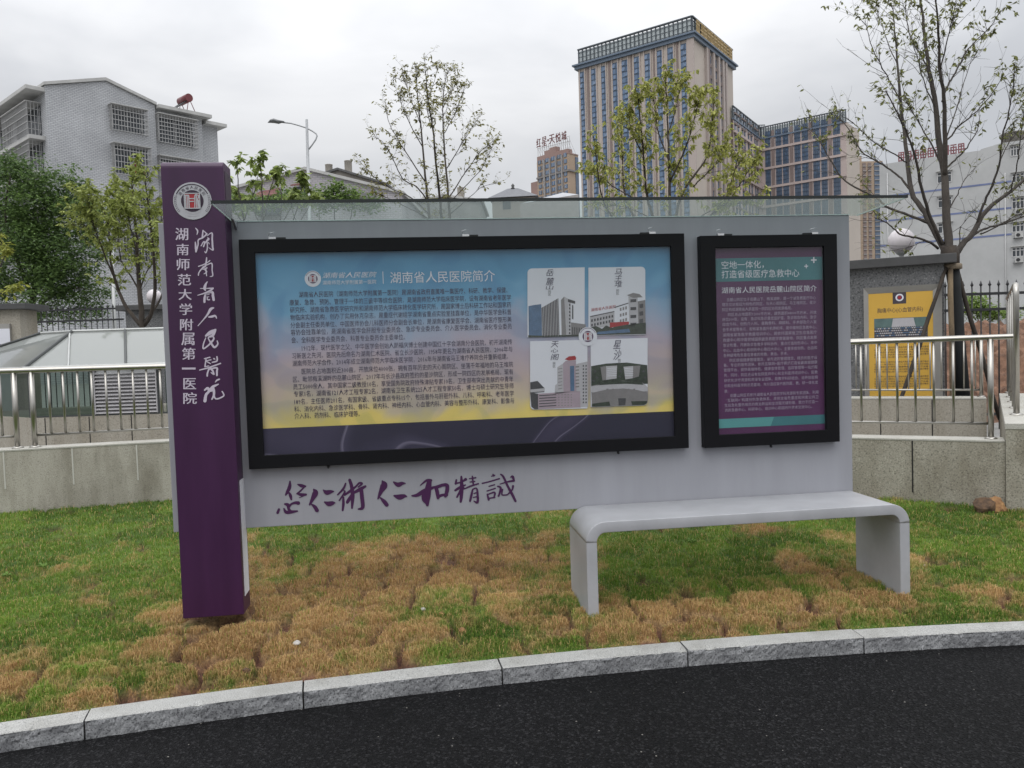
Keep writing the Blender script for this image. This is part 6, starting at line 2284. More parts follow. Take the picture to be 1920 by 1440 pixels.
# ---- leafy tree before the tall tower
bp = atd(1255, 640, 15.5)
T3 = Tree('young_tree', 15.5, 'leafy yellow-green tree in front of the tall tan and blue tower', (bp.x, bp.y, 0.2), seed=21, bark=M_BARK2)
LIMBS3 = [
    ([(1262, 660), (1258, 470), (1256, 380), (1254, 305), (1252, 240), (1250, 180), (1246, 140)], .06, .008, .2, 40),
    ([(1258, 520), (1225, 410), (1211, 355), (1206, 278), (1200, 220), (1196, 180)], .04, .007, -.6, 36),
    ([(1262, 520), (1268, 400), (1290, 345), (1326, 292), (1335, 230), (1340, 175)], .04, .007, .6, 42),
    ([(1250, 520), (1190, 410), (1171, 361), (1167, 300), (1165, 250), (1163, 200)], .035, .006, .7, 38),
    ([(1240, 520), (1150, 410), (1127, 360), (1118, 300), (1113, 255)], .028, .005, -.6, 26),
    ([(1268, 520), (1320, 420), (1357, 380), (1377, 320), (1388, 278)], .028, .005, -.4, 30),
    ([(1340, 400), (1375, 365), (1400, 325), (1416, 295)], .018, .004, .5, 22),
    ([(1256, 340), (1280, 290), (1300, 230), (1312, 180)], .022, .005, -.8, 30),
    ([(1254, 300), (1235, 250), (1228, 200), (1222, 170)], .018, .005, .6, 22),
    ([(1254, 250), (1268, 200), (1276, 165), (1282, 160)], .014, .004, .4, 20),
    ([(1206, 290), (1185, 250), (1178, 215)], .014, .004, -.7, 16),
    ([(1300, 350), (1320, 330), (1350, 300), (1365, 260)], .016, .004, .8, 26),
    ([(1205, 380), (1150, 350), (1125, 330), (1100, 320)], .014, .004, .4, 12),
    ([(1240, 420), (1180, 390), (1140, 385)], .014, .004, -.3, 12),
    ([(1290, 420), (1340, 392), (1390, 380), (1420, 365)], .014, .004, -.3, 18)]
for pts, r0, r1, dr, nt_ in LIMBS3:
    o_, r_ = T3.limb(pts, r0, r1, dr)
    T3.twigs_along(o_, r_, int(nt_ * 1.05), 0.36, 5.0, 0.098, 0.22, 0.65, 1, 0.12, 0.0045, 1.0)
T3.done(L3(116, 122, 58), L3(188, 190, 108))

# ---- young multi-stem tree before the tiled apartment block
bp = atd(268, 625, 13.5)
T4 = Tree('young_tree', 13.5, 'young many-stemmed tree with light olive leaves between the dense tree and purple pillar', (bp.x, bp.y, 0.2), seed=31, bark=M_BARK2)
LIMBS4 = [
    ([(268, 680), (266, 600), (261, 540), (257, 460), (252, 400), (246, 330)], .06, .008, .2, 34),
    ([(264, 610), (240, 580), (222, 545), (208, 490), (204, 430), (190, 380)], .036, .006, .6, 36),
    ([(270, 610), (282, 590), (291, 540), (285, 450), (277, 380), (272, 330)], .036, .006, -.4, 34),
    ([(224, 545), (205, 500), (186, 450), (172, 410), (165, 370)], .018, .005, -.7, 34),
    ([(262, 545), (240, 510), (225, 480), (222, 430), (228, 390)], .016, .005, .6, 26),
    ([(264, 540), (275, 510), (290, 490), (300, 470)], .014, .004, .4, 8),
    ([(272, 600), (296, 570), (310, 520), (312, 450), (300, 400)], .022, .005, .7, 26),
    ([(258, 480), (245, 430), (238, 395)], .012, .004, -.6, 22),
    ([(186, 450), (165, 430), (150, 420)], .01, .004, .4, 16),
    ([(204, 430), (215, 390), (220, 360)], .01, .004, .4, 18)]
for pts, r0, r1, dr, nt_ in LIMBS4:
    o_, r_ = T4.limb(pts, r0, r1, dr)
    T4.twigs_along(o_, r_, int(nt_ * 1.15), 0.36, 6.0, 0.088, 0.36, 0.7, 1, 0.15, 0.004, 0.8)
T4.done(L3(108, 120, 58), L3(176, 186, 106))

# ---- saplings with leaf whorls behind the pillar
bp = atd(490, 640, 13.0)
T7 = Tree('sapling', 13.0, 'saplings with drooping leaf whorls just right of the purple pillar top', (bp.x, bp.y, 0.2), seed=41)
LIMBS7 = [([(485, 680), (470, 520), (455, 400), (447, 350), (443, 302)], .03, .006, .1, 6), ([(490, 600), (493, 450), (492, 385), (490, 330), (488, 296)], .026, .006, -.5, 8), ([(495, 600), (520, 450), (528, 380), (526, 340), (522, 312)], .02, .005, .4, 7),
          ([(500, 600), (545, 430), (560, 380), (566, 350), (570, 335)], .02, .005, -.3, 8), ([(480, 560), (430, 420), (428, 370), (428, 330)], .018, .005, .5, 6), ([(492, 420), (505, 360), (512, 340), (518, 322)], .012, .004, .5, 5),
          ([(455, 420), (470, 380), (480, 350), (484, 325)], .012, .004, -.5, 5), ([(492, 430), (475, 395), (465, 380)], .01, .004, .3, 8), ([(528, 420), (545, 390), (550, 365)], .01, .004, .3, 8), ([(560, 420), (580, 385), (588, 372)], .01, .004, .2, 8), ([(460, 430), (440, 395), (432, 385)], .01, .004, .2, 8)]
for pts, r0, r1, dr, nt_ in LIMBS7:
    o_, r_ = T7.limb(pts, r0, r1, dr)
    T7.whorl(o_[-1], Vector((0, 0, 1)), 11, 0.13, 1.0)
    T7.whorl(o_[-1], Vector((0, 0, 1)), 6, 0.11, 0.6)
    T7.twigs_along(o_, r_, nt_ + 3, 0.22, 8, 0.115, 0.45, 0.6, 0, 0.2, 0.004, 1.0)
T7.done(L3(88, 104, 52), L3(162, 178, 102))

# ---- dense dark trees at the left, a yellowish branch in front, shrubs behind the board


def dense(name, D, label, basepx, blobs, nclump, nleaf, size, ca, cb, limbs, seed, group='trees behind the board', crad=0.34, cat='tree'):
    bp_ = atd(basepx[0], basepx[1], D)
    T = Tree(name, D, label, (bp_.x, bp_.y, 0.2), group, M_BARK2, seed, cat)
    for pts, r0, r1, dr in limbs:
        T.limb(pts, r0, r1, dr)
    tot = sum(a * c for _, _, a, c in blobs)
    for x, y, rx, ry in blobs:
        for _ in range(int(nclump * rx * ry / tot)):
            while True:
                u, v, w = T.rn.uniform(-1, 1), T.rn.uniform(-1, 1), T.rn.uniform(-1, 1)
                q = u * u + v * v + w * w
                if .12 < q < 1:
                    break
            c = atd(x + u * rx, y + v * ry, D + w * rx * D / 1498 * .8)
            tone = T.rn.uniform(.25, .75)
            T.clump(c, crad * T.rn.uniform(.6, 1.2), int(nleaf * T.rn.uniform(.5, 1.4)), size, tone)
    T.done(ca, cb)
    return T


dense('dense_tree', 19.0, 'dense dark green tree filling the left edge before the tiled apartment block', (60, 640),
      [(10, 370, 85, 80), (75, 420, 85, 105), (120, 470, 80, 95), (20, 470, 110, 100), (70, 540, 120, 65), (120, 365, 34, 45), (150, 560, 55, 45), (135, 325, 20, 22), (45, 320, 42, 36), (165, 420, 30, 50)], 560, 90, 0.088, GD_A, GD_B,
      [([(60, 680), (62, 560), (80, 480), (110, 420), (130, 330)], .10, .01, .3), ([(62, 560), (30, 480), (10, 400), (20, 330)], .06, .01, -.6), ([(66, 540), (110, 500), (150, 470), (180, 440)], .045, .008, .5), ([(64, 580), (100, 555), (140, 540), (180, 545)], .04, .008, -.7), ([(80, 480), (70, 420), (60, 360), (50, 310)], .04, .008, .7)], 51)
T6 = Tree('young_tree', 9.6, 'near branch ends with bright yellow-green leaves at the far left edge', tuple(atd(-70, 660, 9.6)[:2]) + (0.2,), seed=61)
for pts, r0, r1, dr, nt_ in (([(-70, 720), (-50, 600), (-30, 540), (0, 500), (14, 462)], .03, .005, .2, 14), ([(-50, 600), (-20, 560), (10, 548), (30, 536)], .016, .004, -.3, 14), ([(-30, 540), (-10, 490), (4, 450)], .014, .004, .3, 10)):
    o_, r_ = T6.limb(pts, r0, r1, dr)
    T6.twigs_along(o_, r_, nt_, 0.16, 6, 0.075, 0.5, 0.6, 0, 0.2, 0.003, 0.7)
T6.done(L3(120, 126, 52), L3(178, 182, 92))
dense('shrub', 26.0, 'green shrub tops showing above the canopy between street lamp and thin tree', (640, 640), [(600, 374, 24, 20), (628, 362, 20, 28), (660, 372, 26, 18), (690, 380, 22, 12), (545, 375, 36, 16), (470, 380, 50, 16)], 120, 40, 0.14, L3(70, 96, 48), L3(130, 152, 84),
      [([(628, 660), (628, 480), (626, 370)], .06, .01, .1), ([(628, 500), (600, 420), (600, 380)], .03, .008, .3), ([(628, 500), (655, 420), (662, 375)], .03, .008, -.3), ([(626, 480), (560, 420), (545, 380)], .03, .008, .3)], 71, None, cat='shrub')
dense('shrub', 16.4, 'low bright shrub on the red soil bank behind the right fence', (1835, 600), [(1815, 574, 18, 16), (1845, 584, 26, 10), (1880, 588, 34, 9), (1836, 566, 14, 14)], 70, 36, 0.075, L3(84, 112, 50), L3(150, 172, 90),
      [([(1835, 650), (1834, 600), (1822, 570)], .02, .005, .1), ([(1835, 640), (1860, 600), (1880, 585)], .02, .005, .2)], 81, None, crad=0.22, cat='shrub')

# ================================================================== buildings beyond
FWD = Vector((CF.x, CF.y, 0)).normalized()
RGT = Vector((CR.x, CR.y, 0)).normalized()


def hdir(deg):
    """ground direction at an angle to the right of the view axis"""
    return FWD * cos(radians(deg)) + RGT * sin(radians(deg))


def fpoly(mb, F, pts, w0, w1, mat):
    """outline in (u, z) on a face, pushed from w0 to w1"""
    mb.prism([F.pt(u, w0, z) for u, z in pts], F.N * (w1 - w0), mat)


M_WIN = pm('window_glass', (0.045, 0.052, 0.060), rough=0.12, var=0.3, scale=0.8)
M_WINF = pm('window_frame', (0.50, 0.50, 0.50), rough=0.5, var=0.05)
M_BAR = pm('cage_bar', (0.38, 0.38, 0.38), rough=0.5, metal=0.1, var=0.1)
M_EAVE = pm('white_eave', (0.42, 0.42, 0.41), rough=0.7, var=0.15, scale=1.2, bump=0.1)
M_PLASTER = pm('grey_plaster', (0.27, 0.265, 0.255), rough=0.85, var=0.22, scale=0.7)

# ---------------------------------------------------------------- tiled apartment block at the left
AC = atd(84, 160, 55.0)
UA, VA = hdir(41.8), hdir(-48.2)
FA, FV = Face(AC, UA), Face(AC, VA)
TILE1, TILE2, MORT = (0.50, 0.51, 0.53), (0.43, 0.44, 0.46), (0.27, 0.28, 0.295)
M_TILEA = brick_mat('wall_tile', UA, TILE1, TILE2, MORT, 0.30, 0.12, 0.022)
M_TILEV = brick_mat('wall_tile_side', VA, TILE1, TILE2, MORT, 0.30, 0.12, 0.022)
apt = thing('apartment_building', FA.pt(4, -6, 0.2), 'white tiled apartment block with barred balcony cages at the left', 'building')
aA, zA_ = FA.uz(84, 160)
aP, zP_ = FA.uz(197, 152)
aE, zE_ = FA.uz(290, 197)
b = MB()
fpoly(b, FA, [(0, 0.1), (aE, 0.1), (aE, zE_), (aP, zP_), (0.0, zA_)], -11.0, 0.0, M_TILEA)
b.build('gable_wall', apt)
b = MB()
fpoly(b, FA, [(-0.12, zA_ + 0.0), (aP, zP_ + 0.02), (aE + 0.1, zE_ + 0.0), (aE + 0.1, zE_ + 0.2), (aP, zP_ + 0.24), (-0.12, zA_ + 0.2)], -11.0, 0.16, M_EAVE)
b.build('roof_edge', apt)
u2, z2 = FA.off(-0.3).uz(378, 226)
u3, z3 = FA.off(-0.9).uz(407, 240)
b = MB()
b.fbox(FA, aE + 0.002, u2, -9.0, -0.3, 0.1, FA.off(-0.3).uz(334, 214)[1], M_TILEA)
b.build('bay_wall', apt)
b = MB()
b.fbox(FA, u2 + 0.002, u3, -8.0, -0.9, 0.1, z3, M_TILEA)
b.build('bay_wall', apt)
zb1 = FA.off(-0.3).uz(334, 214)[1]
b = MB()
b.fbox(FA, aE + 0.1, u2 + 0.5, -9.2, 0.45, zb1, zb1 + 0.25, M_EAVE)
b.build('roof_slab', apt)
b = MB()
b.fbox(FA, u2 + 0.3, u3 + 0.5, -8.2, -0.2, z3 + 0.001, z3 + 0.25, M_EAVE)
b.build('roof_slab', apt)
# side with the long balconies, receding to the left
uv0, zv0 = FV.uz(70, 166)
uv1, zv1 = FV.off(0.9).uz(0, 199)
zvt = FV.uz(78, 168)[1]
b = MB()
b.fbox(FV, 0.002, 13.0, -6.0, -0.002, 0.1, zvt - 0.3, M_TILEV)
b.build('side_wall', apt)
b = MB()
b.fbox(FV, 0.05, 13.0, -0.5, 1.2, zvt - 0.30, zvt, M_EAVE)
b.build('eave', apt, bevel=0.03, seg=1)


def cage(F, w, u0, u1, z0, z1, dep=0.6, nv=None, nh=5, parent=None, glass=True):
    """barred balcony cage with the dark window behind it and its shelf"""
    nv = nv or max(4, int((u1 - u0) / 0.21))
    if glass:
        b = MB()
        b.fbox(F, u0 + 0.08, u1 - 0.08, w + 0.005, w + 0.03, z0 + 0.12, z1 - 0.1, M_WIN)
        for k in range(3):
            u = u0 + 0.25 + (u1 - u0 - 0.5) * k / 2
            b.fbox(F, u - 0.022, u + 0.022, w + 0.03, w + 0.05, z0 + 0.3, z1 - 0.2, M_WINF)
        b.build('window', parent)
    b = MB()
    s = 0.014
    for k in range(nv + 1):
        u = u0 + (u1 - u0) * k / nv
        b.fbox(F, u - s, u + s, w + dep - s, w + dep + s, z0, z1, M_BAR)
    for k in range(nh + 1):
        z = z0 + (z1 - z0) * k / nh
        b.fbox(F, u0, u1, w + dep + s, w + dep + 3 * s, z - s * 1.5, z + s * 1.5, M_BAR)
        for u in (u0, u1):
            b.fbox(F, u - s, u + s, w, w + dep, z - s, z + s, M_BAR)
    for k in range(1, 4):
        for u in (u0, u1):
            b.fbox(F, u - s, u + s, w + dep * k / 4 - s, w + dep * k / 4 + s, z0, z1, M_BAR)
    for k in range(nv + 1):
        u = u0 + (u1 - u0) * k / nv
        b.fbox(F, u - s, u + s, w, w + dep, z0 - 2 * s, z0, M_BAR)
    b.fbox(F, u0 - 0.05, u1 + 0.05, w, w + dep + 0.1, z1 + 0.01, z1 + 0.06, M_EAVE)
    return b.build('balcony_cage', parent)


def cage_px(F, w, dep, x0, y0, x1, y1, parent, nh=5, floor=None):
    """cage whose front outline has its upper left and lower right corners on these sight lines"""
    G_ = F.off(w + dep)
    ua_, za_ = G_.uz(x0, y0)
    ub_, zb_ = G_.uz(x1, y1)
    return cage(F, w, min(ua_, ub_), max(ua_, ub_), zb_, za_, dep, None, nh, parent)


cage_px(FA, 0.0, 0.6, 209, 194, 279, 254, apt)
cage_px(FA, 0.0, 0.6, 214, 267, 286, 334, apt)
cage_px(FA, 0.0, 0.6, 222, 356, 291, 408, apt)
cage_px(FA, 0.0, 0.6, 230, 432, 294, 492, apt)
cage_px(FA, -0.3, 0.7, 297, 212, 373, 278, apt, 7)
cage_px(FA, -0.3, 0.7, 300, 291, 377, 345, apt, 7)
cage_px(FA, -0.3, 0.7, 303, 372, 380, 430, apt, 7)
zc_t = [FV.off(0.9).uz(66, 178)[1], FV.off(0.9).uz(70, 246)[1]]
st = zc_t[0] - zc_t[1]
for k in range(4):
    zt_ = zc_t[0] - k * st
    cage(FV, 0.0, 0.95, 6.3, zt_ - 2.3, zt_, 0.9, 26, 5, apt)
    cage(FV, 0.0, 6.9, 12.4, zt_ - 2.3, zt_, 0.9, 26, 5, apt)
    b = MB()
    b.fbox(FV, 0.4, 12.8, 0.0, 1.0, zt_ - 2.62, zt_ - 2.36, M_EAVE)
    b.build('balcony_slab', apt)
for k, (x0, y0, x1, y1) in enumerate(((235, 408, 268, 430), (236, 498, 268, 515))):
    pass
# laundry and box on the cages
for (x0, y0, x1, y1, c, lb_) in ((252, 298, 257, 326, (0.33, 0.03, 0.03), 'red cloth hanging in the second barred cage of the tiled block'), (263, 318, 271, 330, (0.40, 0.05, 0.04), 'red basin at the bottom of the second barred cage'), (243, 298, 249, 318, (0.42, 0.42, 0.42), 'white garment hanging in the second barred cage')):
    G_ = FA.off(0.35)
    (ua_, za_), (ub_, zb_) = G_.uz(x0, y0), G_.uz(x1, y1)
    b = MB()
    n_ = 6
    top = [FA.pt(ua_ + (ub_ - ua_) * k / n_, 0.35 + 0.05 * sin(k * 2.1), za_) for k in range(n_ + 1)]
    bot = [FA.pt(ua_ + (ub_ - ua_) * k / n_, 0.35 + 0.08 * sin(k * 2.1 + .5), zb_ + 0.06 * cos(k * 1.7)) for k in range(n_ + 1)]
    for a, c2 in (((0, 0)), ((0.02, 1))):
        sh = FA.N * a
        b.add([p + sh for p in top] + [p + sh for p in bot], [(k, k + 1, n_ + 2 + k, n_ + 1 + k) for k in range(n_)], pm('cloth_%d' % int(c[1] * 1000), c, rough=0.9))
    tag(b.build('laundry', loc=FA.pt(ua_, .35, zb_)), lb_, 'laundry')
# solar heater on the bay roof
hp = FA.pt(FA.off(-2).uz(345, 205)[0], -2.0, zb1 + 0.25)
sh = thing('solar_heater', hp, 'dark red solar water heater on the roof of the tiled apartment block', 'solar heater')
M_DKRED = pm('heater_red', (0.13, 0.025, 0.03), rough=0.4, var=0.15)
ux = Vector((UA.x, UA.y, 0))
nx = FA.N
b = MB()
hc = hp + Vector((0, 0, 1.55))
b.tube([hc + nx * 0.75 + ux * .1, hc - nx * 0.75 + ux * .1], 0.32, M_DKRED, 20)
b.build('tank', sh)
b = MB()
for k in range(10):
    o_ = nx * (-0.65 + 1.3 * k / 9)
    b.tube([hc + o_ + ux * 0.0 - Vector((0, 0, .2)), hp + o_ - ux * 1.5 + Vector((0, 0, .1))], 0.045, M_DKGREY, 6)
b.build('tube_panel', sh)
b = MB()
for s_ in (-.7, .7):
    b.tube([hc + nx * s_ + ux * .1, hp + nx * s_ + ux * 0.8], 0.03, M_DKRED, 6)
    b.tube([hc + nx * s_ + ux * .1, hp + nx * s_ - ux * 0.2], 0.03, M_DKRED, 6)
    b.tube([hp + nx * s_ + ux * .8 + Vector((0, 0, .02)), hp + nx * s_ - ux * 1.5 + Vector((0, 0, .05))], 0.03, M_DKRED, 6)
b.build('stand', sh)

# ---------------------------------------------------------------- street lamp
SLD = 24.0
foot = atd(588, 640, SLD)
sl_t = thing('street_lamp', (foot.x, foot.y, 0.2), 'grey single-arm street lamp with curved arm above the gabled house', 'street lamp')
M_LPOLE = pm('lamp_pole', (0.34, 0.35, 0.36), rough=0.4, metal=0.3, var=0.06)
b = MB()
ptop = atd(575, 224, SLD)
b.tube([(foot.x, foot.y, 0.2), (foot.x, foot.y, 3.0), (ptop.x, ptop.y, ptop.z)], [0.085, 0.07, 0.038], M_LPOLE, 14)
b.lathe((foot.x, foot.y, 0.2), [(.2, 0), (.2, .03), (.09, .05), (.085, .3)], M_LPOLE, 16)
b.build('pole', sl_t)
b = MB()
b.tube([atd(x, y, SLD) for x, y in ((530, 229.5), (545, 231), (560, 235), (575, 240), (586, 246), (593, 251), (594.5, 255), (592, 262), (585, 272), (579, 280))], [.022] * 10, M_LPOLE, 10)
b.build('arm', sl_t)
b = MB()
hpnts = [(502, 229), (507, 226.5), (514, 226), (522, 228), (528, 227.5), (533, 228)]
rr_ = [.008, .055, .075, .065, .04, .03]
n_ = 12
vs = []
for (x, y), r_ in zip(hpnts, rr_):
    c = atd(x, y + 1, SLD)
    for k in range(n_):
        a = 2 * pi * k / n_
        vs.append(c + Vector((0, 1, 0)) * r_ * 1.5 * cos(a) + Vector((0, 0, 1)) * r_ * (1.0 if sin(a) > 0 else .75) * sin(a))
fs = [(i * n_ + k, i * n_ + (k + 1) % n_, (i + 1) * n_ + (k + 1) % n_, (i + 1) * n_ + k) for i in range(len(hpnts) - 1) for k in range(n_)] + [tuple(range(n_))[::-1], tuple((len(hpnts) - 1) * n_ + k for k in range(n_))]
b.add(vs, fs, pm('lamp_head', (0.12, 0.125, 0.13), rough=0.35, var=0.1), True)
b.build('lamp_head', sl_t)

# ---------------------------------------------------------------- low houses behind the board
M_HTILE = brick_mat('house_tile', RGT, (0.46, 0.44, 0.465), (0.42, 0.40, 0.42), (0.32, 0.31, 0.325), 0.4, 0.16, 0.03)
M_REDTILE = pm('red_roof_tile', (0.17, 0.075, 0.07), rough=0.7, var=0.25, scale=5)
M_DKROOF = pm('dark_roof', (0.10, 0.10, 0.10), rough=0.8, var=0.2, scale=2)
M_CONC = pm('aged_concrete', (0.20, 0.185, 0.165), rough=0.9, var=0.2, scale=1.5)
M_TANKM = pm('tank_stone', (0.33, 0.305, 0.27), rough=0.7, var=0.12, scale=2)


def gable_house(name, label, D, ang, pts, depth, wallmat, roofmat, th=0.22, base=0.1):
    """gabled house: pts are sight lines to the left eave, ridge and right eave"""
    P = atd(pts[1][0], pts[1][1], D)
    F = Face(P, hdir(90 + ang))
    q = [F.uz(*p) for p in pts]
    if q[0][0] > q[2][0]:
        q = q[::-1]
    t = thing(name, F.pt(q[1][0], -depth / 2, base), label, 'house')
    b = MB()
    fpoly(b, F, [(q[0][0], base), (q[2][0], base), q[2], q[1], q[0]], -depth, 0, wallmat)
    b.build('wall', t)
    b = MB()
    ex = 0.25
    sl0 = (q[1][1] - q[0][1]) / (q[1][0] - q[0][0])
    sl1 = (q[2][1] - q[1][1]) / (q[2][0] - q[1][0])
    e0, e1 = (q[0][0] - ex, q[0][1] - ex * sl0), (q[2][0] + ex, q[2][1] + ex * sl1)
    fpoly(b, F, [e0, q[1], e1, (e1[0], e1[1] + th), (q[1][0], q[1][1] + th), (e0[0], e0[1] + th)], -depth - 0.2, 0.25, roofmat)
    b.build('roof', t)
    return t, F


h1, F1 = gable_house('gabled_house', 'pale grey tiled gabled house behind the street lamp', 62.0, 3.0, [(425, 359), (573, 319), (752, 363)], 12.0, M_HTILE, M_EAVE)
for x0, y0, x1, y1 in ((473, 352, 519, 368), (546, 337, 573, 347)):
    (ua_, za_), (ub_, zb_) = F1.off(1.0).uz(x0, y1), F1.off(1.0).uz(x1, y0)
    b = MB()
    P6 = [F1.pt(ua_, 1.2, za_), F1.pt(ub_, 1.2, za_ + 0.05), F1.pt(ub_ - 0.1, 0.002, zb_ + 0.2), F1.pt(ua_ + 0.3, 0.002, zb_ + 0.0)]
    b.prism(P6, (0, 0, -0.12), M_REDTILE)
    b.build('red_awning_roof', h1)
    b = MB()
    b.fbox(F1, ua_ + 0.1, ub_ - 0.1, 0.003, 0.9, za_ - 1.4, za_ - 0.14, M_WIN)
    b.build('window', h1)
(ua_, za_), (ub_, zb_) = F1.off(1.0).uz(637, 364), F1.off(1.0).uz(700, 371)
b = MB()
b.prism([F1.pt(ua_, 1.0, za_), F1.pt(ub_, 1.0, zb_), F1.pt(ub_, 0.002, zb_ + 0.45), F1.pt(ua_, 0.002, za_ + 0.45)], (0, 0, -0.15), M_DKROOF)
b.build('side_roof', h1)
gable_house('gabled_house', 'dark grey roofed house carrying two pale tanks behind the pale gabled one', 82.0, 6.0, [(598, 331), (634, 319), (722, 346)], 9.0, M_CONC, M_DKROOF)
gable_house('gabled_house', 'small low grey house seen through the thin tree stems', 80.0, 2.0, [(772, 381), (832, 369), (902, 378)], 9.0, M_PLASTER, M_EAVE)


def tank(x0, y0, x1, y1, D, label):
    p, q = atd(x0, y0, D), atd(x1, y1, D)
    r_ = (q - p).dot(RGT) / 2
    c = (p + q) / 2
    b = MB()
    b.lathe((c.x, c.y, q.z - 0.5), [(r_, 0), (r_ * 1.0, 0.06), (r_ * .97, .1), (r_ * .97, p.z - q.z + 0.42), (r_ * 1.03, p.z - q.z + 0.44), (r_ * 1.03, p.z - q.z + 0.5), (r_ * .3, p.z - q.z + .56)], M_TANKM, 22)
    tag(b.build('water_tank', loc=(c.x, c.y, q.z - .5)), label, 'water tank', 'rooftop water tanks')


tank(609.5, 309, 624, 324, 83.5, 'shorter pale round water tank on the dark roof, left of the taller one')
tank(645.5, 302, 660.5, 323, 83.5, 'taller pale round water tank on the dark roof')
tank(857, 352, 870.5, 370, 81.0, 'yellowish round water tank on the small house behind the thin tree')
h4 = atd(955, 352, 90.0)
F4 = Face(h4, hdir(96))
t4 = thing('pavilion_house', F4.pt(0, -4, 0.1), 'small tan house with grey hipped roof and finial left of the sign tower', 'house')
(ul, zl), (ur, zr) = F4.uz(915, 371), F4.uz(1009, 372)
if ul > ur:
    ul, ur = ur, ul
um, zm = F4.off(-3).uz(961, 352)
b = MB()
b.fbox(F4, ul + 0.4, ur - 0.4, -6.5, -0.4, 0.1, zl - 0.05, pm('tan_wall', (0.30, 0.265, 0.235), rough=0.85, var=0.1))
b.build('wall', t4)
b = MB()
A_, B2, C_, D_ = F4.pt(ul, 0, zl), F4.pt(ur, 0, zl), F4.pt(ur, -7, zl), F4.pt(ul, -7, zl)
E_, G2 = F4.pt(um - 0.6, -3.4, zm), F4.pt(um + 0.6, -3.4, zm)
b.add([A_, B2, C_, D_, E_, G2], [(0, 1, 5, 4), (1, 2, 5), (2, 3, 4, 5), (3, 0, 4), (3, 2, 1, 0)], pm('slate_roof', (0.155, 0.16, 0.175), rough=0.8, var=0.15, scale=3))
b.build('roof', t4)
b = MB()
b.lathe(F4.pt(um, -3.4, zm - 0.05), [(.3, 0), (.12, .2), (.22, .35), (.05, .6)], M_DKROOF, 10)
b.build('finial', t4)
(ua_, za_) = F4.off(-0.4).uz(950, 379)
b = MB()
b.fbox(F4, ua_ - 0.45, ua_ + 0.45, -0.4, -0.36, za_ - 0.8, za_ + 0.15, M_WIN)
b.build('window', t4)
h5 = atd(1056, 361, 74.0)
F5 = Face(atd(1085, 369, 70.0), hdir(-70))
t5 = thing('shed_house', (h5.x, h5.y, 0.1), 'low pale hip roof just under the sign tower', 'house')
zt5 = h5.z
pL, pR, pB = atz(975, 382, zt5 - 1.1), atd(1085, 369.5, 72), atd(1040, 372, 80)
b = MB()
pR = Vector((pR.x, pR.y, zt5 - 0.6))
b.add([pL, pR, h5, Vector((h5.x, h5.y + 6, zt5 - .2)), Vector((pR.x, pR.y + 6, pR.z))], [(0, 1, 2), (1, 4, 3, 2), (0, 2, 3)], pm('pale_sheet_roof', (0.34, 0.35, 0.37), rough=0.5, var=0.08))
b.build('roof', t5)
b = MB()
for a, c in ((pL, pR), (pR, Vector((pR.x, pR.y + 6, pR.z)))):
    b.add([(a.x, a.y, 0.1), (c.x, c.y, 0.1), (c.x, c.y, c.z - 0.02), (a.x, a.y, a.z - 0.02)], [(0, 1, 2, 3)], pm('pale_wall', (0.33, 0.31, 0.30), rough=0.8, var=0.1))
b.build('wall', t5)

# ---------------------------------------------------------------- the tall tan and blue tower
M_TAN = pm('tower_cream', (0.46, 0.405, 0.36), rough=0.7, var=0.05, scale=0.1)
M_TAN2 = pm('tower_pilaster', (0.40, 0.345, 0.32), rough=0.7, var=0.06, scale=0.1)
M_BRN = pm('tower_brown', (0.205, 0.16, 0.15), rough=0.7, var=0.1, scale=0.2)
M_PINK = pm('wing_pink', (0.46, 0.385, 0.365), rough=0.7, var=0.06, scale=0.1)
M_BLUEG = pm('tower_glass', (0.070, 0.125, 0.225), rough=0.16, c2=(0.135, 0.20, 0.30), scale=0.22, spec=0.6)
M_BLUED = pm('tower_glass_dark', (0.060, 0.085, 0.13), rough=0.16, c2=(0.13, 0.17, 0.235), scale=0.2, spec=0.6)
M_BLUEF = pm('tower_mullion', (0.045, 0.075, 0.12), rough=0.4, var=0.1)
M_CORN = pm('tower_cornice', (0.125, 0.165, 0.225), rough=0.5, var=0.1)
M_CROWN = glass_pane('crown_glass', (0.75, 0.79, 0.80), 0.55, 0.1, 0.5, (0.62, 0.65, 0.65))
M_DKST = pm('crown_steel', (0.07, 0.085, 0.10), rough=0.5, var=0.1)
M_GOLD = pm('gold_letter', (0.42, 0.30, 0.13), rough=0.45, metal=0.3, var=0.15)
T0 = atd(1297.5, 31, 240.0)
zT = T0.z
TLp, TRp = atz(1083, 95, zT), atz(1373, 95, zT)
FTL, FTR = Face(T0, TLp - T0), Face(T0, TRp - T0)
LT, RT = (TLp - T0).length, (TRp - T0).length
tower = thing('office_tower', (T0.x, T0.y, 0), 'tall tan office tower with vertical blue glass strips and gold lettered crown', 'tower')
zC1 = FTL.uz(1296, 62)[1]
zC0 = FTL.uz(1296, 72)[1]
foot4 = lambda z, e=0.0: [Vector((p.x, p.y, z)) for p in (T0 + (FTL.N + FTR.N) * e, TLp + (FTL.N - FTL.U * -1 * 0) * e + FTL.U * e, TLp + (TRp - T0) + (FTL.U + FTR.U) * e, TRp + FTR.N * e + FTR.U * e)]
b = MB()
b.prism(foot4(0.0), (0, 0, zC0), M_TAN)
b.build('tower_body', tower)
b = MB()
b.prism(foot4(zC0, 0.9), (0, 0, zC1 - zC0), M_CORN)
b.prism(foot4(zC1 - 0.5, 1.5), (0, 0, 0.5), M_CORN)
b.build('cornice', tower)
ux_ = lambda F, x, y=110: F.uz(x, y)[0]
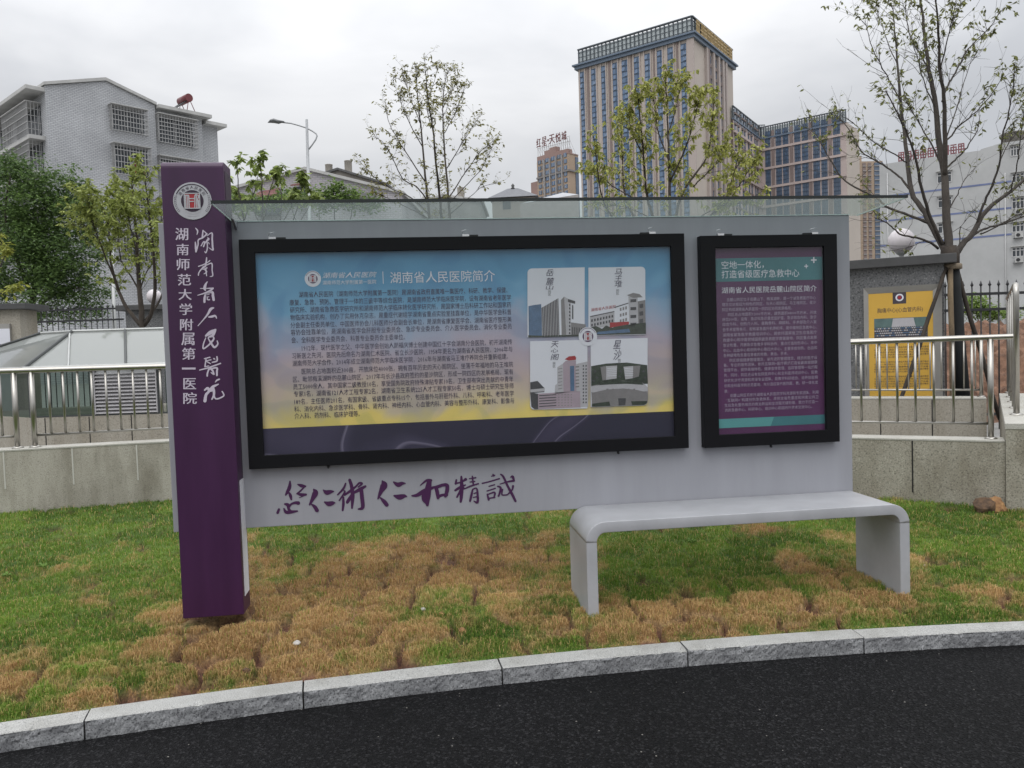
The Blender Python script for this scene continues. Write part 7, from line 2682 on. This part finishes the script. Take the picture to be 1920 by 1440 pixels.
STR = [(1086.5, 1096), (1107, 1118), (1126, 1136), (1147.5, 1158.5), (1165, 1178), (1188, 1200), (1208, 1220.5), (1231, 1243), (1251, 1264), (1276, 1289)]
BRW = [(1097.5, 1105.5), (1138, 1146), (1180, 1186.5), (1222.5, 1229.5), (1266, 1274)]
rs = random.Random(5)
for a, c in STR:
    u0, u1 = sorted((ux_(FTL, a), ux_(FTL, c)))
    b = MB()
    b.fbox(FTL, u0, u1, 0.05, 0.20, 2, zC0 - 1.0, M_BLUEG)
    z = zC0 - 1.0
    k = 0
    while z > 4:
        b.fbox(FTL, u0, u1, 0.20, 0.30, z - 0.18, z, M_BLUEF)
        if k % 2 == 0 or rs.random() < .4:
            q0 = u0 + (u1 - u0) * rs.choice((.12, .35, .5))
            q1 = q0 + (u1 - u0) * .42
            vs = [FTL.pt(q0, .22, z - 0.4), FTL.pt(q1, .22, z - 0.4), FTL.pt(q1, .42, z - 1.6), FTL.pt(q0, .42, z - 1.6)]
            b.add(vs, [(0, 1, 2, 3)], M_BLUEG)
            b.fbox(FTL, q0, q1, .22, .34, z - 1.75, z - 1.62, M_BLUEF)
        z -= 1.75
        k += 1
    b.fbox(FTL, (u0 * 2 + u1) / 3 - .05, (u0 * 2 + u1) / 3 + .05, .2, .32, 2, zC0 - 1, M_BLUEF)
    b.build('glass_strip', tower)
    for u in (u0, u1):
        b = MB()
        b.fbox(FTL, u - 0.20, u + 0.20, 0.0, 0.34, 0, zC0 - 0.002, M_TAN2)
        b.build('pilaster', tower)
for a, c in BRW:
    u0, u1 = sorted((ux_(FTL, a), ux_(FTL, c)))
    b = MB()
    b.fbox(FTL, u0 + .4, u1 - .4, 0.0, 0.2, 0, zC0 - 0.002, M_BRN)
    b.build('brown_panel', tower)
for a, c in ((1327.5, 1332.5), (1337.5, 1342.5), (1347, 1351), (1354, 1357)):
    u0, u1 = sorted((ux_(FTR, a), ux_(FTR, c)))
    b = MB()
    b.fbox(FTR, u0, u1, 0.05, 0.15, 2, zC0 - 1.2, M_BLUED)
    z = zC0 - 4
    while z > 4:
        b.fbox(FTR, u0, u1, 0.15, 0.4, z - 1.0, z, M_BRN)
        z -= 3.5
    b.build('glass_strip', tower)
for x in (1322.5, 1325.5, 1335, 1344.5, 1352.5, 1358):
    u = ux_(FTR, x)
    b = MB()
    b.fbox(FTR, u - .7, u + .7, 0, 0.8, 0, zC0 - 0.002, M_TAN2 if x != 1325.5 else M_BRN)
    b.build('pilaster', tower)
for x in (1294, 1299):
    pass
b = MB()
b.fbox(FTL, -0.5, 1.6, 0.0, 0.5, 0, zC0 - 0.002, M_TAN2)
b.build('corner_pilaster', tower)
# crown
for F, Ln, n_, nm in ((FTL, LT, 27, 'crown_rail'), (FTR, RT, 16, 'crown_rail')):
    b = MB()
    b.fbox(F, 0.4, Ln - .4, -0.5, -0.42, zC1, zT - 0.3, M_CROWN)
    b.build('crown_glass', tower)
    b = MB()
    for k in range(n_ + 1):
        u = 0.3 + (Ln - .6) * k / n_
        b.fbox(F, u - 0.16, u + 0.16, -0.3, 0.1, zC1, zT, M_DKST)
    for z in (zC1 + 0.9, zC1 + 2.4, zT - .9):
        b.fbox(F, 0, Ln, -0.25, 0.0, z - .07, z + .07, M_DKST)
    b.fbox(F, 0, Ln, -0.5, 0.3, zT - .02, zT + 0.35, M_DKST)
    b.build(nm, tower)
b = MB()
nch = 11
for k in range(nch):                                 # raised gold lettering, unreadable at this distance: upright and level strokes
    u0 = RT * (0.06 + 0.90 * k / nch)
    w_ = RT * 0.90 / nch * .78
    z0, z1 = zC1 + .5, zT - .2
    for f in (.1, .5, .9):
        if rs.random() < .85:
            b.fbox(FTR, u0 + w_ * f - .16, u0 + w_ * f + .16, .4, .7, z0, z1 - rs.random() * .8, M_GOLD)
    for f in (.12, .4, .66, .92):
        if rs.random() < .85:
            z = z0 + (z1 - z0) * f
            b.fbox(FTR, u0, u0 + w_, .45, .72, z - .17, z + .17, M_GOLD)
b.build('gold_lettering', tower)

# ---------------------------------------------------------------- the lower wing
WV = atd(1426, 240, 295.0)
zW = WV.z
W0_, W2_ = atz(1374, 199, zW), atz(1586, 206, zW)
FW1, FW2 = Face(WV, W0_ - WV), Face(WV, W2_ - WV)
L1_, L2_ = (W0_ - WV).length, (W2_ - WV).length
wing = thing('office_wing', (WV.x, WV.y, 0), 'lower pink framed office block with grid of blue windows right of the tall tower', 'office block')
bk = FWD * 30
b = MB()
b.prism([Vector((p.x, p.y, 0)) for p in (W0_, WV, W2_, W2_ + hdir(38) * 16, W0_ + bk * 2)], (0, 0, zW - 4.0), M_PINK)
b.build('block_body', wing)
FW3 = Face(W2_, hdir(38))
b = MB()
b.fbox(FW3, 0.0, 16, 0.0, 0.15, 0, zW - 4.1, M_TAN)
b.build('end_wall', wing)
zr0 = FW2.uz(1440, 246)[1]
stp = (FW2.uz(1440, 244)[1] - FW2.uz(1440, 352)[1]) / 3.0
COLS = [(1435, 1445), (1455, 1466), (1468, 1479), (1490, 1501.5), (1504, 1516), (1525, 1537.5), (1540, 1551.5), (1562.5, 1576)]
for r_ in range(9):
    z1 = zr0 - r_ * stp
    z0 = z1 - stp * 0.86
    if z0 < 1:
        break
    for a, c in COLS:
        u0, u1 = sorted((ux_(FW2, a, 300), ux_(FW2, c, 300)))
        b = MB()
        b.fbox(FW2, u0, u1, 0.02, 0.12, z0, z1, M_BLUED)
        for f in (.33, .66):
            u = u0 + (u1 - u0) * f
            b.fbox(FW2, u - .06, u + .06, .12, .2, z0, z1, M_BLUEF)
        for f in (.25, .5, .75):
            z = z0 + (z1 - z0) * f
            b.fbox(FW2, u0, u1, .12, .22, z - .1, z + .1, M_BLUEF)
        if r_ < 3:
            for _ in range(3):
                u = u0 + (u1 - u0) * rs.uniform(.05, .7)
                z = z0 + (z1 - z0) * rs.choice((.3, .55, .8))
                b.fbox(FW2, u, u + (u1 - u0) * .22, .13, .16, z - .7, z + .6, M_BLUEG)
        b.build('window', wing)
for a, c in ((1447.5, 1452.5), (1481.5, 1487.5), (1517.5, 1522.5), (1554, 1560)):
    u0, u1 = sorted((ux_(FW2, a, 300), ux_(FW2, c, 300)))
    b = MB()
    b.fbox(FW2, u0, u1, 0.0, 0.3, 0, zr0, M_BRN)
    b.build('brown_panel', wing)
for r_ in range(9):
    z = zr0 - r_ * stp - stp * .93
    if z < 2:
        break
    b = MB()
    b.fbox(FW2, 0, L2_, 0.0, 0.45, z - .45, z + .35, M_PINK)
    b.build('floor_band', wing)
C1W = [(1378, 1381.5), (1384, 1386.5), (1391.5, 1394), (1396, 1398), (1403, 1405), (1408, 1410), (1415, 1416.7), (1418.7, 1420.5)]
for a, c in C1W:
    u0, u1 = sorted((ux_(FW1, a, 300), ux_(FW1, c, 300)))
    b = MB()
    b.fbox(FW1, u0, u1, 0.02, 0.12, 2, zr0 + 1.5, M_BLUED)
    z = zr0
    while z > 4:
        b.fbox(FW1, u0 - .1, u1 + .1, .05, .5, z - .6, z, M_BRN)
        z -= stp / 2
    b.build('glass_strip', wing)
for r_ in range(0, 9):
    z = zr0 - r_ * stp - stp * .93
    if z < 2:
        break
    b = MB()
    b.fbox(FW1, 0, L1_, 0.0, 0.6, z - .45, z + .35, M_PINK)
    b.build('floor_band', wing)
for F, Ln, n_ in ((FW1, L1_, 16), (FW2, L2_, 34)):
    b = MB()
    b.fbox(F, 0.2, Ln, -0.5, -0.42, zW - 4.0, zW - .3, M_CROWN)
    b.build('parapet_glass', wing)
    b = MB()
    for k in range(n_ + 1):
        u = 0.2 + (Ln - .4) * k / n_
        b.fbox(F, u - 0.13, u + 0.13, -0.3, 0.1, zW - 4.0, zW, M_DKST)
    b.fbox(F, 0, Ln, -0.4, 0.2, zW - .02, zW + .3, M_DKST)
    b.fbox(F, 0, Ln, -0.4, 0.35, zW - 4.3, zW - 3.8, M_CORN)
    b.build('parapet_rail', wing)
rb = atd(1421, 224, 310.0)
b = MB()
FRB = Face(rb, RGT)
b.fbox(FRB, -2.6, 2.6, -5, 0, zW - 4, zW + 2.6, M_PINK)
for k in range(9):
    b.fbox(FRB, -2.6 + .65 * k - .08, -2.6 + .65 * k + .08, -.1, .1, zW + 2.6, zW + 5.0, M_DKST)
b.fbox(FRB, -2.7, 2.7, -.15, .15, zW + 5.0, zW + 5.3, M_DKST)
b.fbox(FRB, -2.7, 2.7, -.15, .15, zW + 3.7, zW + 3.9, M_DKST)
b.build('roof_house', wing)

# ---------------------------------------------------------------- distant tower with the roof sign
M_DTAN = pm('far_tan', (0.36, 0.275, 0.205), rough=0.8, var=0.06, scale=0.1)
M_DPINK = pm('far_parapet', (0.29, 0.195, 0.175), rough=0.8, var=0.08, scale=0.1)
M_DGREY = pm('far_grey', (0.30, 0.285, 0.28), rough=0.8, var=0.06)
Z7 = lambda X, Y: (980 + X / 9.6, 230 + Y / 9.6)
S0_ = atd(*Z7(820, 460), 400.0)
zS = S0_.z
SLp, SRp = atd(1007.6, 285, 417), atd(1085, 285, 406)
FSL, FSR = Face(S0_, SLp - S0_), Face(S0_, SRp - S0_)
zbase = FSL.uz(*Z7(700, 590))[1]
st_t = thing('apartment_tower', (S0_.x, S0_.y, 0), 'distant tan apartment tower under the dark red roof sign', 'tower')
LS = FSL.uz(1007.6, 340)[0]
b = MB()
b.prism([Vector((p.x, p.y, 0)) for p in (S0_, FSL.pt(LS, 0, 0), FSL.pt(LS, -18, 0), FSR.pt(FSR.uz(1085, 330)[0], 0, 0))], (0, 0, zbase), M_DTAN)
b.build('tower_body', st_t)
b = MB()
uz7 = lambda X, Y: FSL.uz(*Z7(X, Y))
tops = [(265, 600, 400), (400, 500, 490), (490, 440, 605), (605, 505, 715), (715, 480, 820)]
for xa, yt, xb in tops:
    u0, u1 = sorted((uz7(xa, 700)[0], uz7(xb, 700)[0]))
    b.fbox(FSL, u0, u1, -3.0, 0.2, zbase + .001, uz7((xa + xb) / 2, yt)[1], M_DPINK)
b.fbox(FSR, 0.2, FSR.uz(1085, 330)[0], -3, .2, zbase + .001, FSR.uz(1075, 288)[1], M_DPINK)
b.build('parapet', st_t)
u0, u1 = sorted((uz7(135, 1100)[0], uz7(265, 1100)[0]))
b = MB()
b.fbox(FSL, u0, u1 - .01, -12, -.5, 0, uz7(200, 1065)[1], M_DPINK)
b.build('low_wing', st_t)
zrow = uz7(450, 640)[1]
dz = (uz7(450, 640)[1] - uz7(450, 1195)[1]) / 5
for r_ in range(8):
    z1 = zrow - r_ * dz
    for (xa, xb, mt) in ((285, 340, M_BLUED), (360, 388, M_BLUED), (418, 478, M_BLUEG), (522, 588, M_BLUEG), (632, 702, M_BLUED), (750, 800, M_BLUEG)):
        u0, u1 = sorted((uz7(xa, 800)[0], uz7(xb, 800)[0]))
        b = MB()
        b.fbox(FSL, u0, u1, 0.02, 0.3, z1 - dz * .62, z1, mt)
        b.fbox(FSL, u0 + (u1 - u0) * .5 - .08, u0 + (u1 - u0) * .5 + .08, .3, .4, z1 - dz * .62, z1, M_WINF)
        b.build('window', st_t)
for xa in (400, 500, 610, 720):
    u = uz7(xa, 800)[0]
    b = MB()
    b.fbox(FSL, u - .4, u + .4, 0, .9, 0, zbase, M_DGREY)
    b.build('pilaster', st_t)
zb_ = uz7(720, 885)[1]
b = MB()
b.fbox(FSL, -0.6, LS, 0.02, 0.7, zb_ - .5, zb_ + .4, M_GREY1)
b.fbox(FSR, 0, 8, 0.02, 0.7, zb_ - .5, zb_ + .4, M_GREY1)
b.build('string_course', st_t)
b = MB()
b.fbox(FSR, FSR.uz(1079, 330)[0], FSR.uz(1084.5, 330)[0], 0.02, .3, 3, zbase - 1, M_BLUED)
b.build('window_column', st_t)
# the sign letters on their frame
M_SIGN = pm('sign_red', (0.14, 0.03, 0.028), rough=0.6, var=0.1)
FSG = FSL.off(-1.0)
sg = thing('roof_sign', FSG.pt(LS / 2, 0, zbase), 'dark red rooftop sign of five large characters on a thin frame', 'roof sign')
b = MB()
for ch, (xa, xb, ya, yb_) in zip('红星天悦城', ((250, 330, 275, 450), (350, 435, 245, 430), (480, 580, 205, 385), (595, 690, 175, 360), (705, 795, 145, 325))):
    u0, u1 = FSG.uz(*Z7(xa, 300))[0], FSG.uz(*Z7(xb, 300))[0]
    zc0, zc1 = FSG.uz(*Z7((xa + xb) / 2, yb_ - 8))[1], FSG.uz(*Z7((xa + xb) / 2, ya + 8))[1]
    vs, fs = glyphs(ch, 0.0, 2)
    lo, hi = vs.min(0), vs.max(0)
    for w_ in (0.3, 0.05):
        b.add([FSG.pt(u0 + (p[0] - lo[0]) / (hi[0] - lo[0]) * (u1 - u0), w_, zc0 + (p[1] - lo[1]) / (hi[1] - lo[1]) * (zc1 - zc0)) for p in vs], fs, M_SIGN)
du, dzz = FSG.uz(*Z7(462, 315))
b.prism([FSG.pt(du + .5 * cos(2 * pi * k / 10), .05, dzz + .5 * sin(2 * pi * k / 10)) for k in range(10)], FSG.N * .3, M_SIGN)
b.build('characters', sg)
b = MB()
for X in range(270, 860, 38):
    u, zt_ = FSG.uz(*Z7(X, 470 - (X - 270) * .30 - 40))
    b.fbox(FSG, u - .07, u + .07, -.2, -.05, zbase, zt_, M_DGREY)
    p = FSG.pt(u, -.1, zt_ - 1)
    b.tube([p, FSG.pt(u, -4.5, zbase)], .07, M_DGREY, 4)
for k in range(2):
    ua_, za_ = FSG.uz(*Z7(260, 470 - k * 90))
    ub_, zb2_ = FSG.uz(*Z7(850, 330 - k * 90))
    b.tube([FSG.pt(ua_, -.12, za_), FSG.pt(ub_, -.12, zb2_)], .09, M_DGREY, 4)
b.build('sign_frame', sg)

# ---------------------------------------------------------------- far flats at the right edge of the board
R0 = atd(1602, 303, 520.0)
FR1 = Face(R0, hdir(88))
rt_ = thing('apartment_tower', (R0.x, R0.y, 0), 'distant brown and blue apartment tower seen right of the board beside the white building', 'tower')
zR = R0.z
u0, u1 = sorted((FR1.uz(1594, 400)[0], FR1.uz(1656, 400)[0]))
b = MB()
b.fbox(FR1, u0, u1, -18, 0, 0, zR, M_DTAN)
b.build('tower_body', rt_)
for xa, xb, mt, w_ in ((1594, 1602, M_DGREY, .8), (1607, 1612, M_BRN, .3), (1618, 1624, M_BRN, .3), (1628, 1634, M_BRN, .3), (1640, 1656, M_BLUED, .4)):
    q0, q1 = sorted((FR1.uz(xa, 400)[0], FR1.uz(xb, 400)[0]))
    b = MB()
    b.fbox(FR1, q0, q1, 0.0, w_, 0, zR - 1, mt)
    z = zR - 3
    while z > 3:
        b.fbox(FR1, q0, q1, w_, w_ + .5, z - .5, z, M_DGREY)
        z -= 3.0
    b.build('balcony_stack', rt_)
b = MB()
b.fbox(FR1, u0 + 4, u0 + 9, -9, -2, zR + .001, zR + 4, M_DTAN)
b.build('roof_house', rt_)

# ---------------------------------------------------------------- white striped building at the right
WBp = atd(1660, 367, 105.0)
WBq = atd(1897, 340, 97.3)
FB = Face(WBp, WBq - WBp)
M_WHB = pm('white_render', (0.40, 0.405, 0.405), rough=0.85, var=0.10, scale=0.25)
M_STRIPE = pm('blue_stripe', (0.14, 0.17, 0.30), rough=0.8, var=0.15, scale=0.4)
wb = thing('white_building', FB.pt(8, -6, 0), 'white rendered building with thin blue floor stripes behind the staked tree', 'building')
Z6 = lambda X, Y: (1640 + X / 5.14, 200 + Y / 5.14)
fb = lambda X, Y: FB.uz(*Z6(X, Y))
uB0 = FB.uz(1650, 400)[0]
u1, z1 = fb(1020, 412)
u2, z2 = fb(1215, 352)
uEnd = FB.uz(2010, 400)[0]
zl0 = fb(90, 562)[1]
b = MB()
fpoly(b, FB, [(uB0, 0), (uEnd, 0), (uEnd, z2), (u2, z2), (u1, z1), (u1, (z1 + zl0) / 2), (uB0, (z1 + zl0) / 2)], -12, 0, M_WHB)
b.build('wall', wb)
for (xa, ya, xb, yb_) in ((130, 860, 1320, 720), (80, 1100, 1310, 980), (80, 1340, 1310, 1230)):
    za_, zb2_ = fb(xa, ya)[1], fb(xb, yb_)[1]
    zz_ = (za_ + zb2_) / 2
    b = MB()
    b.fbox(FB, uB0, fb(1318, 800)[0], 0.003, 0.03, zz_ - .11, zz_ + .11, M_STRIPE)
    b.build('blue_stripe', wb)


def win(xa, ya, xb, yb_, hood=True, ac=False):
    ua_, za_ = fb(xa, ya)
    ub_, zb2_ = fb(xb, yb_)
    b = MB()
    b.fbox(FB, ua_, ub_, 0.004, 0.03, zb2_, za_, M_WIN)
    s = .05
    for u in (ua_, (ua_ * 2 + ub_) / 3, (ua_ + 2 * ub_) / 3, ub_):
        b.fbox(FB, u - s, u + s, .031, .07, zb2_, za_, M_WINF)
    for z in (zb2_, za_ - (za_ - zb2_) * .3, za_):
        b.fbox(FB, ua_, ub_, .031, .065, z - s, z + s, M_WINF)
    if hood:
        b.fbox(FB, ua_ - .15, ub_ + .15, .0305, .45, za_ + .1, za_ + .2, M_EAVE)
    b.build('window', wb)
    if ac:
        c = MB()
        c.fbox(FB, ua_ + .3, ua_ + 1.15, .12, .45, zb2_ - .75, zb2_ - .12, M_EAVE)
        c.prism([FB.pt(ua_ + .62 + .22 * cos(2 * pi * k / 14), .452, zb2_ - .43 + .22 * sin(2 * pi * k / 14)) for k in range(14)], FB.N * .02, M_DKGREY)
        c.fbox(FB, ua_ + .1, ub_ - .1, .05, .5, zb2_ - .80, zb2_ - .76, M_DKGREY)
        c.build('air_conditioner', wb)


win(605, 640, 740, 722)
win(612, 880, 742, 962)
win(612, 1130, 745, 1210)
for y0, y1, ac in ((650, 720, False), (885, 975, True), (1125, 1200, True), (1362, 1440, True)):
    win(1325, y0, 1440, y1, True, ac)
win(1312, 385, 1392, 468)
for y0, y1 in ((1130, 1205), (880, 960)):
    pass
b = MB()
for X in (1258, 125):
    u = fb(X, 900)[0]
    b.tube([FB.pt(u, .09, .3), FB.pt(u, .09, fb(X, 640)[1])], .06, M_WINF, 8)
    b.build('drain_pipe', wb)
    b = MB()
# round stair tower on the roof
ct = FB.pt(fb(1335, 260)[0], -3.2, 0)
rad = abs(fb(1335, 260)[0] - fb(1205, 260)[0]) * .98
b = MB()
zt0, zt1 = z2 - .2, fb(1330, 205)[1]
b.lathe((ct.x, ct.y, zt0), [(rad, 0), (rad, (zt1 - zt0) * .93), (rad * 1.06, (zt1 - zt0) * .94), (rad * 1.06, zt1 - zt0), (rad * .3, zt1 - zt0 + .1)], M_CONC, 30)
b.build('roof_drum', wb)
# red letters standing on the parapet, seen from behind
zrd = (z1 + zl0) / 2
M_RSIGN = pm('red_sign', (0.20, 0.075, 0.085), rough=0.6, var=0.15)
rsn = thing('roof_sign', FB.pt(fb(500, 500)[0], -.4, zrd), 'faded red roof lettering seen from behind on the white building', 'roof sign')
ua_, ub_ = fb(225, 540)[0], fb(878, 460)[0]
for k in range(9):
    u0 = ua_ + (ub_ - ua_) * k / 9
    w_ = (ub_ - ua_) / 9 * .8
    b = MB()
    hh = 1.25
    for f in (0.08, .5, .92):
        b.fbox(FB, u0 + w_ * f - .07, u0 + w_ * f + .07, -.45, -.3, zrd + .1, zrd + hh * rs.uniform(.75, 1.05), M_RSIGN)
    for f in (.15, .45, .75, .98):
        b.fbox(FB, u0, u0 + w_, -.44, -.32, zrd + hh * f - .07, zrd + hh * f + .07, M_RSIGN)
    b.build('letter', rsn)
b = MB()
b.fbox(FB, ua_, ub_, -.7, -.62, zrd, zrd + .12, M_RSIGN)
b.fbox(FB, ua_, ub_, -.52, -.46, zrd + .55, zrd + .65, M_RSIGN)
b.build('sign_frame', rsn)
